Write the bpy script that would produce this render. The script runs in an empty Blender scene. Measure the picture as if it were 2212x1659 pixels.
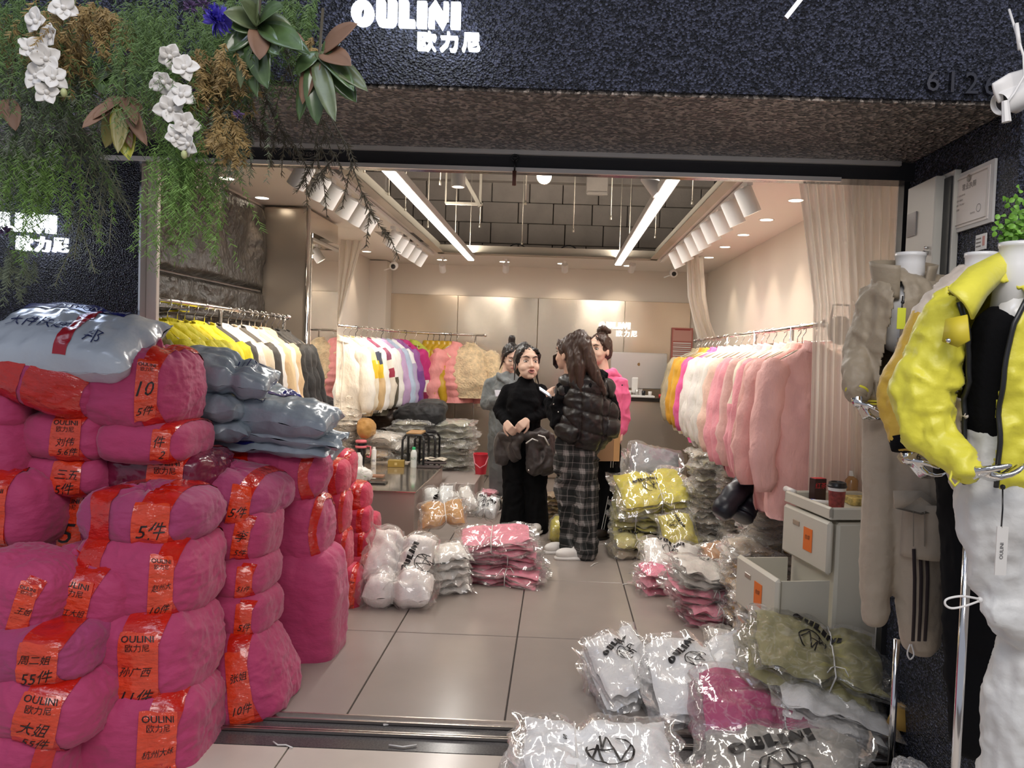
import bpy, bmesh, math, random
import numpy as np
from mathutils import Matrix, Vector, Euler
random.seed(7)
SC = bpy.context.scene; COL = SC.collection
PI = math.pi
# ------------------------------------------------------------------ camera
F = 1671.0; H = 1.48
YAW, PITCH, ROLL = math.radians(0.9), math.radians(2.15), math.radians(1.95)
PCX, PCY = 1180.0, 829.5
def _rot():
    # camera looks along +y, z up ; yaw turns left, pitch tips down, roll leans the picture
    R = Matrix.Rotation(YAW, 3, 'Z') @ Matrix.Rotation(PI/2 - PITCH, 3, 'X') @ Matrix.Rotation(ROLL, 3, 'Z')
    return R
CR = _rot()
def P(px, py, d):
    v = CR @ Vector(((px-PCX)/F, -(py-PCY)/F, -1.0))
    t = d / v.y
    return Vector((v.x*t, d, H + v.z*t))
def FL(px, py, z=0.0):
    v = CR @ Vector(((px-PCX)/F, -(py-PCY)/F, -1.0))
    t = (z-H)/v.z
    return Vector((v.x*t, v.y*t, z))
cam = bpy.data.cameras.new('camera'); co = bpy.data.objects.new('camera', cam); COL.objects.link(co)
co.location = (0, 0, H); co.rotation_euler = CR.to_euler()
cam.sensor_width = 36; cam.lens = 36*F/2212; cam.shift_x = -(PCX-1106)/2212; cam.clip_start = .05
SC.camera = co
SC.view_settings.view_transform = 'Standard'; SC.view_settings.look = 'None'
SC.view_settings.gamma = 1; SC.view_settings.use_curve_mapping = False
SC.view_settings.exposure = 0.0
# world : the dim bluish hall of the market around the shop
W = bpy.data.worlds.new('hall'); SC.world = W; W.use_nodes = True
W.node_tree.nodes['Background'].inputs[0].default_value = (.62, .66, .78, 1)
W.node_tree.nodes['Background'].inputs[1].default_value = .50
def area(name, loc, rot, sx, sy, power, col, parent=None, spread=PI):
    l = bpy.data.lights.new(name, 'AREA'); l.shape = 'RECTANGLE'; l.size = sx; l.size_y = sy; l.energy = power; l.color = col; l.spread = spread
    o = bpy.data.objects.new(name, l); COL.objects.link(o); o.location = loc; o.rotation_euler = rot; o.parent = parent
    return o
WARM = (1, .80, .60)
# panel lamps of the hall ceiling behind and above the viewer
area('hall_lamp', (0.6, -0.6, 3.6), (math.radians(28), 0, 0), 3.0, 1.2, 92, (1, .94, .90))
area('hall_lamp', (-1.2, 0.9, 3.9), (math.radians(35), 0, 0), 2.5, .5, 16, (.68, .78, 1))
# the two linear ceiling lamps' own downward light, with an added upward fill (the fittings are built below)
for x in (-.96, .58):
    area('linear_lamp_and_fill_light', (x, 6.0, 2.425), (0, 0, 0), .06, 4.2, 40, (1, .95, .88))
    area('linear_lamp_and_fill_light', (x, 6.0, 2.52), (PI, 0, 0), .08, 4.2, 42, (1, .92, .82))  # added uplight that brightens the open void above the ceiling
# ------------------------------------------------------------------ helpers
def _h(ix, iy, iz, s):
    h = (ix*374761393 + iy*668265263 + iz*1274126177 + s*974634777) & 0xffffffff
    h = ((h ^ (h >> 13)) * 1274126177) & 0xffffffff
    h = h ^ (h >> 16)
    return (h & 0xffff)/32767.5 - 1
def noise(Q, s=0):
    Q = np.asarray(Q, float); i = np.floor(Q).astype(np.int64); f = Q-i; f = f*f*(3-2*f)
    r = 0
    for a in (0, 1):
        wa = f[..., 0] if a else 1-f[..., 0]
        for b in (0, 1):
            wb = f[..., 1] if b else 1-f[..., 1]
            for c in (0, 1):
                wc = f[..., 2] if c else 1-f[..., 2]
                r = r + wa*wb*wc*_h(i[..., 0]+a, i[..., 1]+b, i[..., 2]+c, s)
    return r
def fbm(Q, s=0, o=3):
    Q = np.asarray(Q, float); r = 0; a = 1
    for k in range(o): r = r + a*noise(Q*(2**k), s+k*17); a *= .5
    return r
def ridge(Q, s=0, o=2):
    Q = np.asarray(Q, float); r = 0; a = 1
    for k in range(o): r = r + a*(1-2*np.abs(noise(Q*(2**k), s+k*31))); a *= .5
    return r
MATS = {}
def rgb(c):
    if isinstance(c, str):
        c = [int(c[i:i+2], 16)/255 for i in (0, 2, 4)]
        c = [x/12.92 if x < .04045 else ((x+.055)/1.055)**2.4 for x in c]
    return (c[0], c[1], c[2], 1)
def mat(name, col, rough=.6, metal=0, bump=0, bscale=60, var=0, vscale=8, spec=.5, em=None, es=0, trans=0, coat=0, sheen=0, stretch=(1, 1, 1), obj=True, detail=3):
    if name in MATS: return MATS[name]
    m = bpy.data.materials.new(name); m.use_nodes = True; MATS[name] = m
    nt = m.node_tree; n = nt.nodes; L = nt.links; b = n['Principled BSDF']
    c = rgb(col)
    b.inputs['Base Color'].default_value = c; b.inputs['Roughness'].default_value = rough; b.inputs['Metallic'].default_value = metal
    b.inputs['Specular IOR Level'].default_value = spec; b.inputs['Coat Weight'].default_value = coat; b.inputs['Coat Roughness'].default_value = .12
    b.inputs['Sheen Weight'].default_value = sheen; b.inputs['Alpha'].default_value = 1-trans
    if em: b.inputs['Emission Color'].default_value = rgb(em); b.inputs['Emission Strength'].default_value = es
    if bump or var:
        tc = n.new('ShaderNodeTexCoord'); mp = n.new('ShaderNodeMapping'); L.new(tc.outputs['Object'], mp.inputs[0]); mp.inputs['Scale'].default_value = stretch
    if bump:
        t = n.new('ShaderNodeTexNoise'); t.inputs['Scale'].default_value = bscale; t.inputs['Detail'].default_value = detail; L.new(mp.outputs[0], t.inputs['Vector'])
        bp = n.new('ShaderNodeBump'); bp.inputs['Strength'].default_value = min(1, bump); bp.inputs['Distance'].default_value = .01*max(1, bump); L.new(t.outputs[0], bp.inputs['Height']); L.new(bp.outputs[0], b.inputs['Normal'])
    if var:
        t = n.new('ShaderNodeTexNoise'); t.inputs['Scale'].default_value = vscale; t.inputs['Detail'].default_value = 4; L.new(mp.outputs[0], t.inputs['Vector'])
        r = n.new('ShaderNodeValToRGB'); r.color_ramp.elements[0].position = .3; r.color_ramp.elements[1].position = .7
        r.color_ramp.elements[0].color = tuple(x*(1-var) for x in c[:3])+(1,); r.color_ramp.elements[1].color = tuple(min(1, x*(1+var)) for x in c[:3])+(1,)
        L.new(t.outputs[0], r.inputs[0]); L.new(r.outputs[0], b.inputs['Base Color'])
    return m
def cloth(name, col, rough=.75, bump=.25, bscale=18, sheen=.1, var=.06, **k):
    return mat(name, col, rough, bump=bump, bscale=bscale, sheen=sheen, var=var, **k)
def film(name='clear_film', tint=(.95, .93, .9), haze=.13, rough=.10, bump=.55, bscale=9):
    """thin polythene : mostly see-through, crease highlights painted as white veins, glossy"""
    if name in MATS: return MATS[name]
    m = bpy.data.materials.new(name); m.use_nodes = True; MATS[name] = m
    nt = m.node_tree; n = nt.nodes; L = nt.links; n.remove(n['Principled BSDF']); out = n['Material Output']
    tr = n.new('ShaderNodeBsdfTransparent'); df = n.new('ShaderNodeBsdfDiffuse'); gl = n.new('ShaderNodeBsdfGlossy')
    df.inputs[0].default_value = (*tint, 1); gl.inputs['Roughness'].default_value = rough; gl.inputs[0].default_value = (1, 1, 1, 1)
    tc = n.new('ShaderNodeTexCoord'); t = n.new('ShaderNodeTexNoise'); t.inputs['Scale'].default_value = bscale; t.inputs['Detail'].default_value = 3; t.inputs['Distortion'].default_value = 1.2; L.new(tc.outputs['Object'], t.inputs['Vector'])
    bp = n.new('ShaderNodeBump'); bp.inputs['Strength'].default_value = bump; bp.inputs['Distance'].default_value = .012; L.new(t.outputs[0], bp.inputs['Height'])
    for x in (df, gl): L.new(bp.outputs[0], x.inputs['Normal'])
    r = n.new('ShaderNodeValToRGB'); E_ = r.color_ramp.elements; E_[0].position = .0; E_[1].position = 1
    E_[0].color = (haze*.45,)*3+(1,); E_[1].color = (haze*.8,)*3+(1,)
    for p_, v_ in ((.40, .5), (.43, 1.5), (.455, .5), (.535, .5), (.56, 1.7), (.58, .6)):  # thin white veins paint crease highlights into the film colour
        e_ = E_.new(p_); e_.color = (min(1, haze*v_),)*3+(1,)
    L.new(t.outputs[0], r.inputs[0])
    m1 = n.new('ShaderNodeMixShader'); L.new(r.outputs[0], m1.inputs[0]); L.new(tr.outputs[0], m1.inputs[1]); L.new(df.outputs[0], m1.inputs[2])
    lw = n.new('ShaderNodeLayerWeight'); lw.inputs[0].default_value = .35; L.new(bp.outputs[0], lw.inputs['Normal'])
    mm = n.new('ShaderNodeMath'); mm.operation = 'MULTIPLY_ADD'; mm.inputs[1].default_value = .45; mm.inputs[2].default_value = .045; mm.use_clamp = True; L.new(lw.outputs['Fresnel'], mm.inputs[0])
    m2 = n.new('ShaderNodeMixShader'); L.new(mm.outputs[0], m2.inputs[0]); L.new(m1.outputs[0], m2.inputs[1]); L.new(gl.outputs[0], m2.inputs[2])
    L.new(m2.outputs[0], out.inputs[0]); return m
def emis(name, col, s):
    return mat(name, (0, 0, 0), em=col, es=s)
def sm(pts, n=5):
    pts = [Vector(p) for p in pts]; out = []
    for i in range(len(pts)-1):
        a, b, c, d = pts[max(i-1, 0)], pts[i], pts[i+1], pts[min(i+2, len(pts)-1)]
        for k in range(n): t = k/n; out.append(.5*((2*b)+(c-a)*t+(2*a-5*b+4*c-d)*t*t+(3*b-a-3*c+d)*t**3))
    return out+[pts[-1]]
class MB:
    def __init__(s): s.v = []; s.f = []; s.m = []; s.n = 0
    def add(s, v, f, mi=0):
        v = np.asarray(v, float).reshape(-1, 3); s.v.append(v); k = s.n
        s.f += [tuple(i+k for i in q) for q in f]; s.m += ([mi]*len(f) if isinstance(mi, int) else list(mi)); s.n += len(v); return s
    def box(s, c, d, mi=0, rz=0, bev=0, R=None):
        x, y, z = [e/2 for e in d]; b = min(bev, x*.9, y*.9, z*.9)
        if b > 0:
            V = []; idx = {}
            for sx in (-1, 1):
                for sy in (-1, 1):
                    for sz in (-1, 1):
                        for ax in range(3):
                            q = [sx*(x-b), sy*(y-b), sz*(z-b)]; q[ax] = (sx*x, sy*y, sz*z)[ax]; idx[sx, sy, sz, ax] = len(V); V.append(q)
            Fc = []
            for ax in range(3):
                o1, o2 = [a for a in range(3) if a != ax]
                for sg in (-1, 1):
                    q = []
                    for s1, s2 in ((-1, -1), (1, -1), (1, 1), (-1, 1)):
                        k = [0, 0, 0]; k[ax] = sg; k[o1] = s1; k[o2] = s2; q.append(idx[k[0], k[1], k[2], ax])
                    Fc.append(tuple(q))
                for s1 in (-1, 1):
                    for s2 in (-1, 1):
                        q = []
                        for sg, a2 in ((-1, o1), (1, o1), (1, o2), (-1, o2)):
                            k = [0, 0, 0]; k[ax] = sg; k[o1] = s1; k[o2] = s2; q.append(idx[k[0], k[1], k[2], a2])
                        Fc.append(tuple(q))
            for sx in (-1, 1):
                for sy in (-1, 1):
                    for sz in (-1, 1): Fc.append(tuple(idx[sx, sy, sz, a] for a in range(3)))
            V = np.array(V)
        else:
            V = np.array([(sx*x, sy*y, sz*z) for sx in (-1, 1) for sy in (-1, 1) for sz in (-1, 1)])
            Fc = [(0, 1, 3, 2), (4, 6, 7, 5), (0, 4, 5, 1), (2, 3, 7, 6), (0, 2, 6, 4), (1, 5, 7, 3)]
        if R is not None: V = V @ np.array(R).T
        if rz: cc, ss = math.cos(rz), math.sin(rz); V = V @ np.array([[cc, ss, 0], [-ss, cc, 0], [0, 0, 1]])
        return s.add(V+np.array(c), Fc, mi)
    def bar(s, a, b, w, h=None, mi=0):
        a, b = Vector(a), Vector(b); d = b-a; h = h or w
        R = np.array(d.to_track_quat('Z', 'Y').to_matrix())
        return s.box((a+b)/2, (w, h, d.length), mi, R=R)
    def tube(s, pts, r, n=8, mi=0, cap=True, ry=None, ref=None, close=False, wr=None):
        """sweep an ellipse r x ry along pts ; wr(t, ang)->radius factor"""
        pts = [Vector(p) for p in pts]; m = len(pts); rs = r if hasattr(r, '__len__') else [r]*m
        rys = rs if ry is None else (ry if hasattr(ry, '__len__') else [ry]*m)
        V = []; prev = None
        for i, p in enumerate(pts):
            t = (pts[(i+1) % m] - pts[i-1]) if close else (pts[min(i+1, m-1)]-pts[max(i-1, 0)])
            if t.length < 1e-9: t = Vector((0, 0, 1))
            t.normalize()
            u = Vector(ref) if ref is not None else (prev if prev is not None else (Vector((0, 0, 1)) if abs(t.z) < .9 else Vector((1, 0, 0))))
            u = u - t*u.dot(t)
            if u.length < 1e-6: u = t.orthogonal()
            u.normalize(); w = t.cross(u); prev = u
            for k in range(n):
                a = 2*PI*k/n; q = wr(i/(max(1, m-1)), a) if wr else 1
                V.append(p+u*(math.cos(a)*rs[i]*q)+w*(math.sin(a)*rys[i]*q))
        Fc = []
        for i in range(m if close else m-1):
            j = (i+1) % m
            for k in range(n):
                l = (k+1) % n; Fc.append((i*n+k, i*n+l, j*n+l, j*n+k))
        if cap and not close: Fc.append(tuple(range(n-1, -1, -1))); Fc.append(tuple((m-1)*n+k for k in range(n)))
        return s.add([tuple(v) for v in V], Fc, mi)
    def cyl(s, a, b, r, n=16, mi=0, r2=None): return s.tube([a, b], [r, r if r2 is None else r2], n, mi)
    def lathe(s, prof, c=(0, 0, 0), n=20, mi=0, R=None):
        V = []; Fc = []; m = len(prof)
        for r, z in prof:
            for k in range(n): a = 2*PI*k/n; V.append((r*math.cos(a), r*math.sin(a), z))
        for i in range(m-1):
            for k in range(n): l = (k+1) % n; Fc.append((i*n+k, i*n+l, (i+1)*n+l, (i+1)*n+k))
        V = np.array(V)
        if R is not None: V = V @ np.array(R).T
        return s.add(V+np.array(c), Fc, mi)
    def sph(s, c, r, n=12, mi=0, R=None):
        r = r if hasattr(r, '__len__') else (r, r, r); V = []; Fc = []; m = max(4, n//2)
        for i in range(m+1):
            t = PI*i/m
            for k in range(n): a = 2*PI*k/n; V.append((r[0]*math.sin(t)*math.cos(a), r[1]*math.sin(t)*math.sin(a), -r[2]*math.cos(t)))
        for i in range(m):
            for k in range(n): l = (k+1) % n; Fc.append((i*n+k, i*n+l, (i+1)*n+l, (i+1)*n+k))
        V = np.array(V)
        if R is not None: V = V @ np.array(R).T
        return s.add(V+np.array(c), Fc, mi)
    def grid(s, fn, nu, nv, mi=0, wrapu=False):
        u, v = np.meshgrid(np.linspace(0, 1, nu+1), np.linspace(0, 1, nv+1), indexing='ij'); V = fn(u, v).reshape(-1, 3)
        Fc = [(i*(nv+1)+j, (i+1)*(nv+1)+j, (i+1)*(nv+1)+j+1, i*(nv+1)+j+1) for i in range(nu) for j in range(nv)]
        return s.add(V, Fc, mi)
    def build(s, name, mats, parent=None, smooth=True, loc=None, rot=None, label=None, cat=None, group=None, kind=None, solid=0, weld=False):
        me = bpy.data.meshes.new(name); V = np.concatenate(s.v) if s.v else np.zeros((0, 3))
        me.from_pydata([tuple(x) for x in V.tolist()], [], s.f); mats = mats if isinstance(mats, (list, tuple)) else [mats]
        for m in mats: me.materials.append(m)
        if len(mats) > 1: me.polygons.foreach_set('material_index', s.m)
        me.polygons.foreach_set('use_smooth', [bool(smooth)]*len(me.polygons))
        if weld:
            bm = bmesh.new(); bm.from_mesh(me); bmesh.ops.remove_doubles(bm, verts=bm.verts, dist=1e-5); bmesh.ops.recalc_face_normals(bm, faces=bm.faces); bm.to_mesh(me); bm.free()
        me.update()
        if smooth and smooth is not True:
            me.set_sharp_from_angle(angle=math.radians(smooth))
        o = bpy.data.objects.new(name, me); COL.objects.link(o)
        if parent is not None: o.parent = parent
        if loc is not None: o.location = loc
        if rot is not None: o.rotation_euler = rot
        if solid:
            md = o.modifiers.new('thick', 'SOLIDIFY'); md.thickness = solid; md.offset = 0
        tag(o, label, cat, group, kind); return o
def tag(o, label=None, cat=None, group=None, kind=None):
    if label: o['label'] = label
    if cat: o['category'] = cat
    if group: o['group'] = group
    if kind: o['kind'] = kind
    return o
def thing(name, label, cat, loc=(0, 0, 0), rot=(0, 0, 0), group=None):
    o = bpy.data.objects.new(name, None); COL.objects.link(o); o.location = loc; o.rotation_euler = rot; o.empty_display_size = .05
    return tag(o, label, cat, group)
def struct(name, mb, m, smooth=False, parent=None, **k):
    return mb.build(name, m, parent, smooth=smooth, kind=None if parent else 'structure', **k)
ORD = ['', 'second', 'third', 'fourth', 'fifth', 'sixth', 'seventh', 'eighth', 'ninth', 'tenth', 'eleventh', 'twelfth', 'thirteenth', 'fourteenth', 'fifteenth', 'sixteenth', 'seventeenth', 'eighteenth', 'nineteenth', 'twentieth', 'twenty-first', 'twenty-second', 'twenty-third', 'twenty-fourth', 'twenty-fifth']
# ---- writing : flat triangles of text, in units of letter height
_TX = {}
def text2d(body, shear=0):
    k = (body, shear)
    if k in _TX: return _TX[k]
    c = bpy.data.curves.new('txt', 'FONT'); c.body = body; c.shear = shear; c.align_x = 'CENTER'; c.align_y = 'CENTER'; c.resolution_u = 2; c.fill_mode = 'FRONT'
    o = bpy.data.objects.new('txt', c); COL.objects.link(o); bpy.context.view_layer.update()
    m = o.evaluated_get(bpy.context.evaluated_depsgraph_get()).to_mesh()
    V = np.array([(v.co.x, v.co.y) for v in m.vertices]).reshape(-1, 2); Fc = [tuple(p.vertices) for p in m.polygons]
    bpy.data.objects.remove(o); bpy.data.curves.remove(c)
    if len(V): V = V-(V.max(0)+V.min(0))/2
    _TX[k] = (V, Fc); return _TX[k]
def logo2d():
    """the six heavy letters of the shop name, height 1, each a set of polygons"""
    L = []; x = 0
    def poly(p): L.append([(a+x, b) for a, b in p])
    n = 20
    for k in range(n):
        a, b = 2*PI*k/n, 2*PI*(k+1)/n
        poly([(.6+.6*math.cos(a), .5+.5*math.sin(a)), (.6+.6*math.cos(b), .5+.5*math.sin(b)), (.6+.12*math.cos(b), .5+.22*math.sin(b)), (.6+.12*math.cos(a), .5+.22*math.sin(a))])
    x += 1.36
    poly([(0, .25), (.46, .25), (.46, 1), (0, 1)]); poly([(0, .25), (.12, .05), (.3, 0), (.46, .25)])
    poly([(.62, .25), (1.08, .25), (1.08, 1), (.62, 1)]); poly([(.3, 0), (.86, 0), (1.0, .08), (1.08, .25), (.46, .25)])
    x += 1.22
    poly([(0, 0), (.5, 0), (.5, 1), (0, 1)]); poly([(.5, 0), (.86, 0), (.86, .26), (.5, .26)])
    x += .98
    poly([(0, 0), (.5, 0), (.5, 1), (0, 1)])
    x += .62
    poly([(0, 0), (.3, 0), (.3, .7), (0, .7)]); poly([(0, .7), (.36, 1.08), (1.0, .36), (.74, -.06), (.3, .42)]); poly([(.8, .3), (1.05, .3), (1.05, 1), (.8, 1)])
    x += 1.2
    poly([(0, 0), (.5, 0), (.5, 1), (0, 1)])
    x += .5
    V = []; Fc = []
    for p in L: Fc.append(tuple(range(len(V), len(V)+len(p)))); V += p
    V = np.array(V); V[:, 0] -= x/2; V[:, 1] -= .5
    return V, Fc
def ring2d(r=1, w=.07, n=28, a0=0, a1=2*PI):
    V = []; Fc = []
    for k in range(n+1):
        a = a0+(a1-a0)*k/n; V += [(math.cos(a)*r, math.sin(a)*r), (math.cos(a)*(r-w), math.sin(a)*(r-w))]
    for k in range(n): Fc.append((2*k, 2*k+2, 2*k+3, 2*k+1))
    return np.array(V), Fc
def line2d(pts, w):
    V = []; Fc = []
    for a, b in zip(pts[:-1], pts[1:]):
        a, b = np.array(a, float), np.array(b, float); d = (b-a)/np.linalg.norm(b-a); nrm = np.array((-d[1], d[0]))*w/2
        k = len(V); m = max(1, int(np.linalg.norm(b-a)/.25))
        for j in range(m+1): q = a+(b-a)*j/m; V += [q+nrm, q-nrm]
        Fc += [(k+2*j, k+2*j+1, k+2*j+3, k+2*j+2) for j in range(m)]
    return np.array(V), Fc
def merge2d(items):
    V = []; Fc = []
    for v, f in items:
        k = sum(len(x) for x in V); V.append(np.asarray(v)); Fc += [tuple(i+k for i in q) for q in f]
    return np.concatenate(V), Fc
def xf2d(t, s, dx=0, dy=0, rot=0, sx=1):
    v, f = t; c, q = math.cos(rot), math.sin(rot); v = v*np.array([s*sx, s]); v = v @ np.array([[c, q], [-q, c]]); return v+np.array([dx, dy]), f
def flat_print(name, t2d, m, parent, fn, thick=0):
    V, Fc = t2d; mb = MB(); mb.add([fn(x, y) for x, y in V], Fc); return mb.build(name, m, parent, smooth=False)
def extrude2d(t, d, M):
    """solid letters: front at -y*d ; M maps local (x,y,z)"""
    V, Fc = t; n = len(V); pts = [(x, -d, z) for x, z in V]+[(x, 0, z) for x, z in V]
    from collections import Counter
    ec = {}
    for q in Fc:
        for a, b in zip(q, q[1:]+q[:1]): ec[(a, b)] = 1
    side = [(a, b, b+n, a+n) for (a, b) in ec if (b, a) not in ec]
    mb = MB(); mb.add([tuple(M @ Vector(p)) for p in pts], list(Fc)+side); return mb
# ------------------------------------------------------------------ materials of the shell
def stone_black(name, base, rough, s1, b1, spark):
    if name in MATS: return MATS[name]
    m = mat(name, base, rough, obj=True); nt = m.node_tree; n = nt.nodes; L = nt.links; b = n['Principled BSDF']
    tc = n.new('ShaderNodeTexCoord'); v = n.new('ShaderNodeTexVoronoi'); v.inputs['Scale'].default_value = s1; L.new(tc.outputs['Object'], v.inputs['Vector'])
    t = n.new('ShaderNodeTexNoise'); t.inputs['Scale'].default_value = s1*.45; t.inputs['Detail'].default_value = 5; L.new(tc.outputs['Object'], t.inputs['Vector'])
    a = n.new('ShaderNodeMath'); a.operation = 'ADD'; L.new(v.outputs['Distance'], a.inputs[0]); L.new(t.outputs[0], a.inputs[1])
    bp = n.new('ShaderNodeBump'); bp.inputs['Strength'].default_value = 1; bp.inputs['Distance'].default_value = b1; L.new(a.outputs[0], bp.inputs['Height']); L.new(bp.outputs[0], b.inputs['Normal'])
    r = n.new('ShaderNodeValToRGB'); r.color_ramp.elements[0].position = .45; r.color_ramp.elements[1].position = .95
    c = rgb(base); r.color_ramp.elements[0].color = tuple(x*.45 for x in c[:3])+(1,); r.color_ramp.elements[1].color = tuple(min(1, x*spark) for x in c[:3])+(1,)  # pale cells paint the granules' sparkle into the base colour
    L.new(v.outputs['Color'], r.inputs[0]); L.new(r.outputs[0], b.inputs['Base Color']); return m
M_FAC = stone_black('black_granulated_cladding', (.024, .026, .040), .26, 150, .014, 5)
M_SOF = stone_black('warm_lit_granulated_soffit', (.20, .172, .15), .28, 80, .022, 3)  # same black granules, with warm reflected light put into the base colour
M_WALL = mat('cream_wall_paint', (.80, .74, .66), .7, bump=.05, bscale=30)
M_CEIL = mat('white_ceiling_paint', (.80, .75, .69), .75)
M_TRIM = mat('cream_trim', (.78, .70, .62), .5)
M_STRIP = mat('bright_trim_strip', (.85, .80, .74), .32, .55)
M_CHR = mat('chrome', (.78, .77, .76), .12, 1)
M_STEEL = mat('brushed_steel', (.70, .61, .50), .26, .8, bump=4, bscale=1.6, stretch=(1, 1, .6), detail=1)
M_STEEL2 = mat('column_steel', (.66, .58, .49), .24, .7, bump=.4, bscale=1.4, detail=1, stretch=(1, 1, 3))
M_MIR = mat('mirror', (.88, .88, .86), .02, 1)
M_TILE = mat('greige_floor_tile', (.33, .285, .255), .22, var=.05, vscale=3, bump=.03, bscale=40, spec=.4)
M_TILE2 = mat('beige_hall_tile', (.60, .53, .46), .22, var=.06, vscale=4)
M_GROUT = mat('dark_grout', (.12, .10, .09), .8)
M_GRAN = mat('dark_granite_sill', (.075, .07, .07), .2, var=.3, vscale=150)
M_BLOCK = mat('aerated_block', (.42, .37, .32), .9, bump=.3, bscale=40, var=.10, vscale=5)
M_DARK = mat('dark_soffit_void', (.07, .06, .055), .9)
M_ROCK = mat('black_split_stone', (.055, .048, .042), .22, bump=2.2, bscale=24, detail=6)
M_BLK = mat('black_plastic', (.015, .015, .016), .35)
M_BLKG = mat('black_gloss_metal', (.03, .03, .033), .18, bump=.1, bscale=25)
M_WHT = mat('white_paint', (.80, .78, .75), .4)
M_GALV = mat('beige_metal_stud', (.52, .47, .38), .4, .4)
M_LED = emis('led_diffuser', (1, .96, .90), 7)
M_LAMP = emis('lamp_face', (1, .86, .66), 9)
M_SIGN = emis('sign_light', (.86, .92, 1), 5)
# ------------------------------------------------------------------ floor
mb = MB(); mb.box((-.2, 6.1, -.03), (4.2, 6.5, .03)); floor = struct('floor', mb, M_GROUT)
xs = [-2.21, -1.45, -.81, -.17, .47, 1.11, 1.75]; ys = [3.06, 4.0, 5.04, 6.08, 7.12, 8.16, 9.22]
for i in range(6):
    for j in range(6):
        g = .0035; mb = MB(); x0, x1, y0, y1 = xs[i]+g, xs[i+1]-g, ys[j]+g, ys[j+1]-g
        mb.box(((x0+x1)/2, (y0+y1)/2, -.0085), (x1-x0, y1-y0, .017), bev=.002); mb.build('tile', M_TILE, floor, smooth=False)
mb = MB(); mb.box((-.2, 2.925, -.012), (5.4, .25, .022)); sill = struct('trim_1', mb, M_GRAN)
for y, w in ((3.015, .055), (2.905, .022)):
    mb = MB(); mb.box((-.16, y-w/2+.004, .004), (3.0, .008, .016)); mb.box((-.16, y+w/2-.004, .004), (3.0, .008, .016)); mb.box((-.16, y, -.001), (3.0, w, .004)); mb.build('track_rail', mat('worn_aluminium', (.55, .50, .46), .28, 1, bump=.1), sill, smooth=False)
mb = MB(); mb.box((0, .4, -.03), (7.4, 4.8, .03)); hall = struct('floor_2', mb, M_GROUT)
for i in range(5):
    for j in range(3):
        x0 = -3.0+i*1.2+.25; y1 = 2.797-j*.8
        mb = MB(); mb.box((x0, y1-.4, -.0085), (1.194, .794, .017), bev=.002); mb.build('tile', M_TILE2, hall, smooth=False)
# ------------------------------------------------------------------ facade
ZS = 2.268
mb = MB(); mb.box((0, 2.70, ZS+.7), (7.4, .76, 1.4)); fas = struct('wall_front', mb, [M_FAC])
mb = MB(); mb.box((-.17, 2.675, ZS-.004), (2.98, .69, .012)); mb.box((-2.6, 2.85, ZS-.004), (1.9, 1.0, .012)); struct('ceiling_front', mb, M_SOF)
mb = MB(); mb.box((-2.86, 3.35, ZS/2+.1), (2.06, .04, ZS+.2)); struct('wall_front_left', mb, M_FAC)
mb = MB(); mb.box((2.50, 2.72, ZS/2), (2.34, .80, ZS)); struct('wall_front_right', mb, M_FAC)
mb = MB(); mb.box((-.36, 3.05, 2.228), (3.39, .10, .075), 0); struct('trim_2', mb, M_BLKG)
for z, y, x0, x1 in ((2.250, 2.988, -1.5, 1.27), (2.186, 2.998, -1.80, 1.05)):
    mb = MB(); mb.bar((x0, y, z), (x1, y, z), .016, .016); struct('trim_3' if z > 2.2 else 'trim_4', mb, M_STRIP)
mb = MB(); mb.box((-1.826, 3.352, 1.15), (.008, .05, 2.3)); struct('trim_5', mb, M_CHR)
mb = MB(); mb.box((-1.80, 3.39, 1.15), (.046, .03, 2.3), bev=.003); struct('trim_6', mb, M_TRIM)
mb = MB(); mb.box((1.318, 3.06, 1.10), (.02, .05, 2.19)); struct('trim_7', mb, M_BLK)
# recessed maker's plate on the shutter box
q = P(665, 333, 2.99); t = thing('name_plate', 'small silver framed plate with scratched lettering on the black shutter beam', 'plate', q)
mb = MB()
for a, b in (((-.055, -.018), (.055, -.018)), ((.055, -.018), (.055, .018)), ((.055, .018), (-.055, .018)), ((-.055, .018), (-.055, -.018))): mb.bar((a[0], 0, a[1]), (b[0], 0, b[1]), .003)
mb.build('frame', M_CHR, t, False); mb = MB(); mb.box((0, .005, 0), (.106, .004, .034)); mb.build('plate', M_BLK, t, False)
flat_print('lettering', xf2d(text2d('NIKESHA'), .022, sx=.95), M_CHR, t, lambda x, y: (x, .002, y))
# ------------------------------------------------------------------ room shell
CZ = 2.51; XL, XR, YB = -2.22, 1.72, 9.22
mb = MB(); mb.box((XL-.05, 6.38, 1.3), (.1, 5.8, 2.6)); struct('wall_left', mb, M_WALL)
mb = MB(); mb.box((XR+.05, 6.2, 1.3), (.1, 6.2, 2.6)); struct('wall_right', mb, M_WALL)
mb = MB(); mb.box((-.25, YB+.05, 1.26), (4.1, .1, 2.52)); struct('wall_back', mb, M_WALL)
mb = MB(); mb.box((XL+.10, YB-.16, 1.25), (.2, .3, 2.5)); struct('trim_8', mb, M_WALL)
mb = MB(); mb.box((1.53, 3.14, 1.25), (.38, .06, 2.5)); struct('wall_inner', mb, M_WALL)
mb = MB()                                   # the dropped plaster ceiling around the open middle
def cb(x0, x1, y0, y1): mb.box(((x0+x1)/2, (y0+y1)/2, CZ+.02), (x1-x0, y1-y0, .04))
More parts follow.
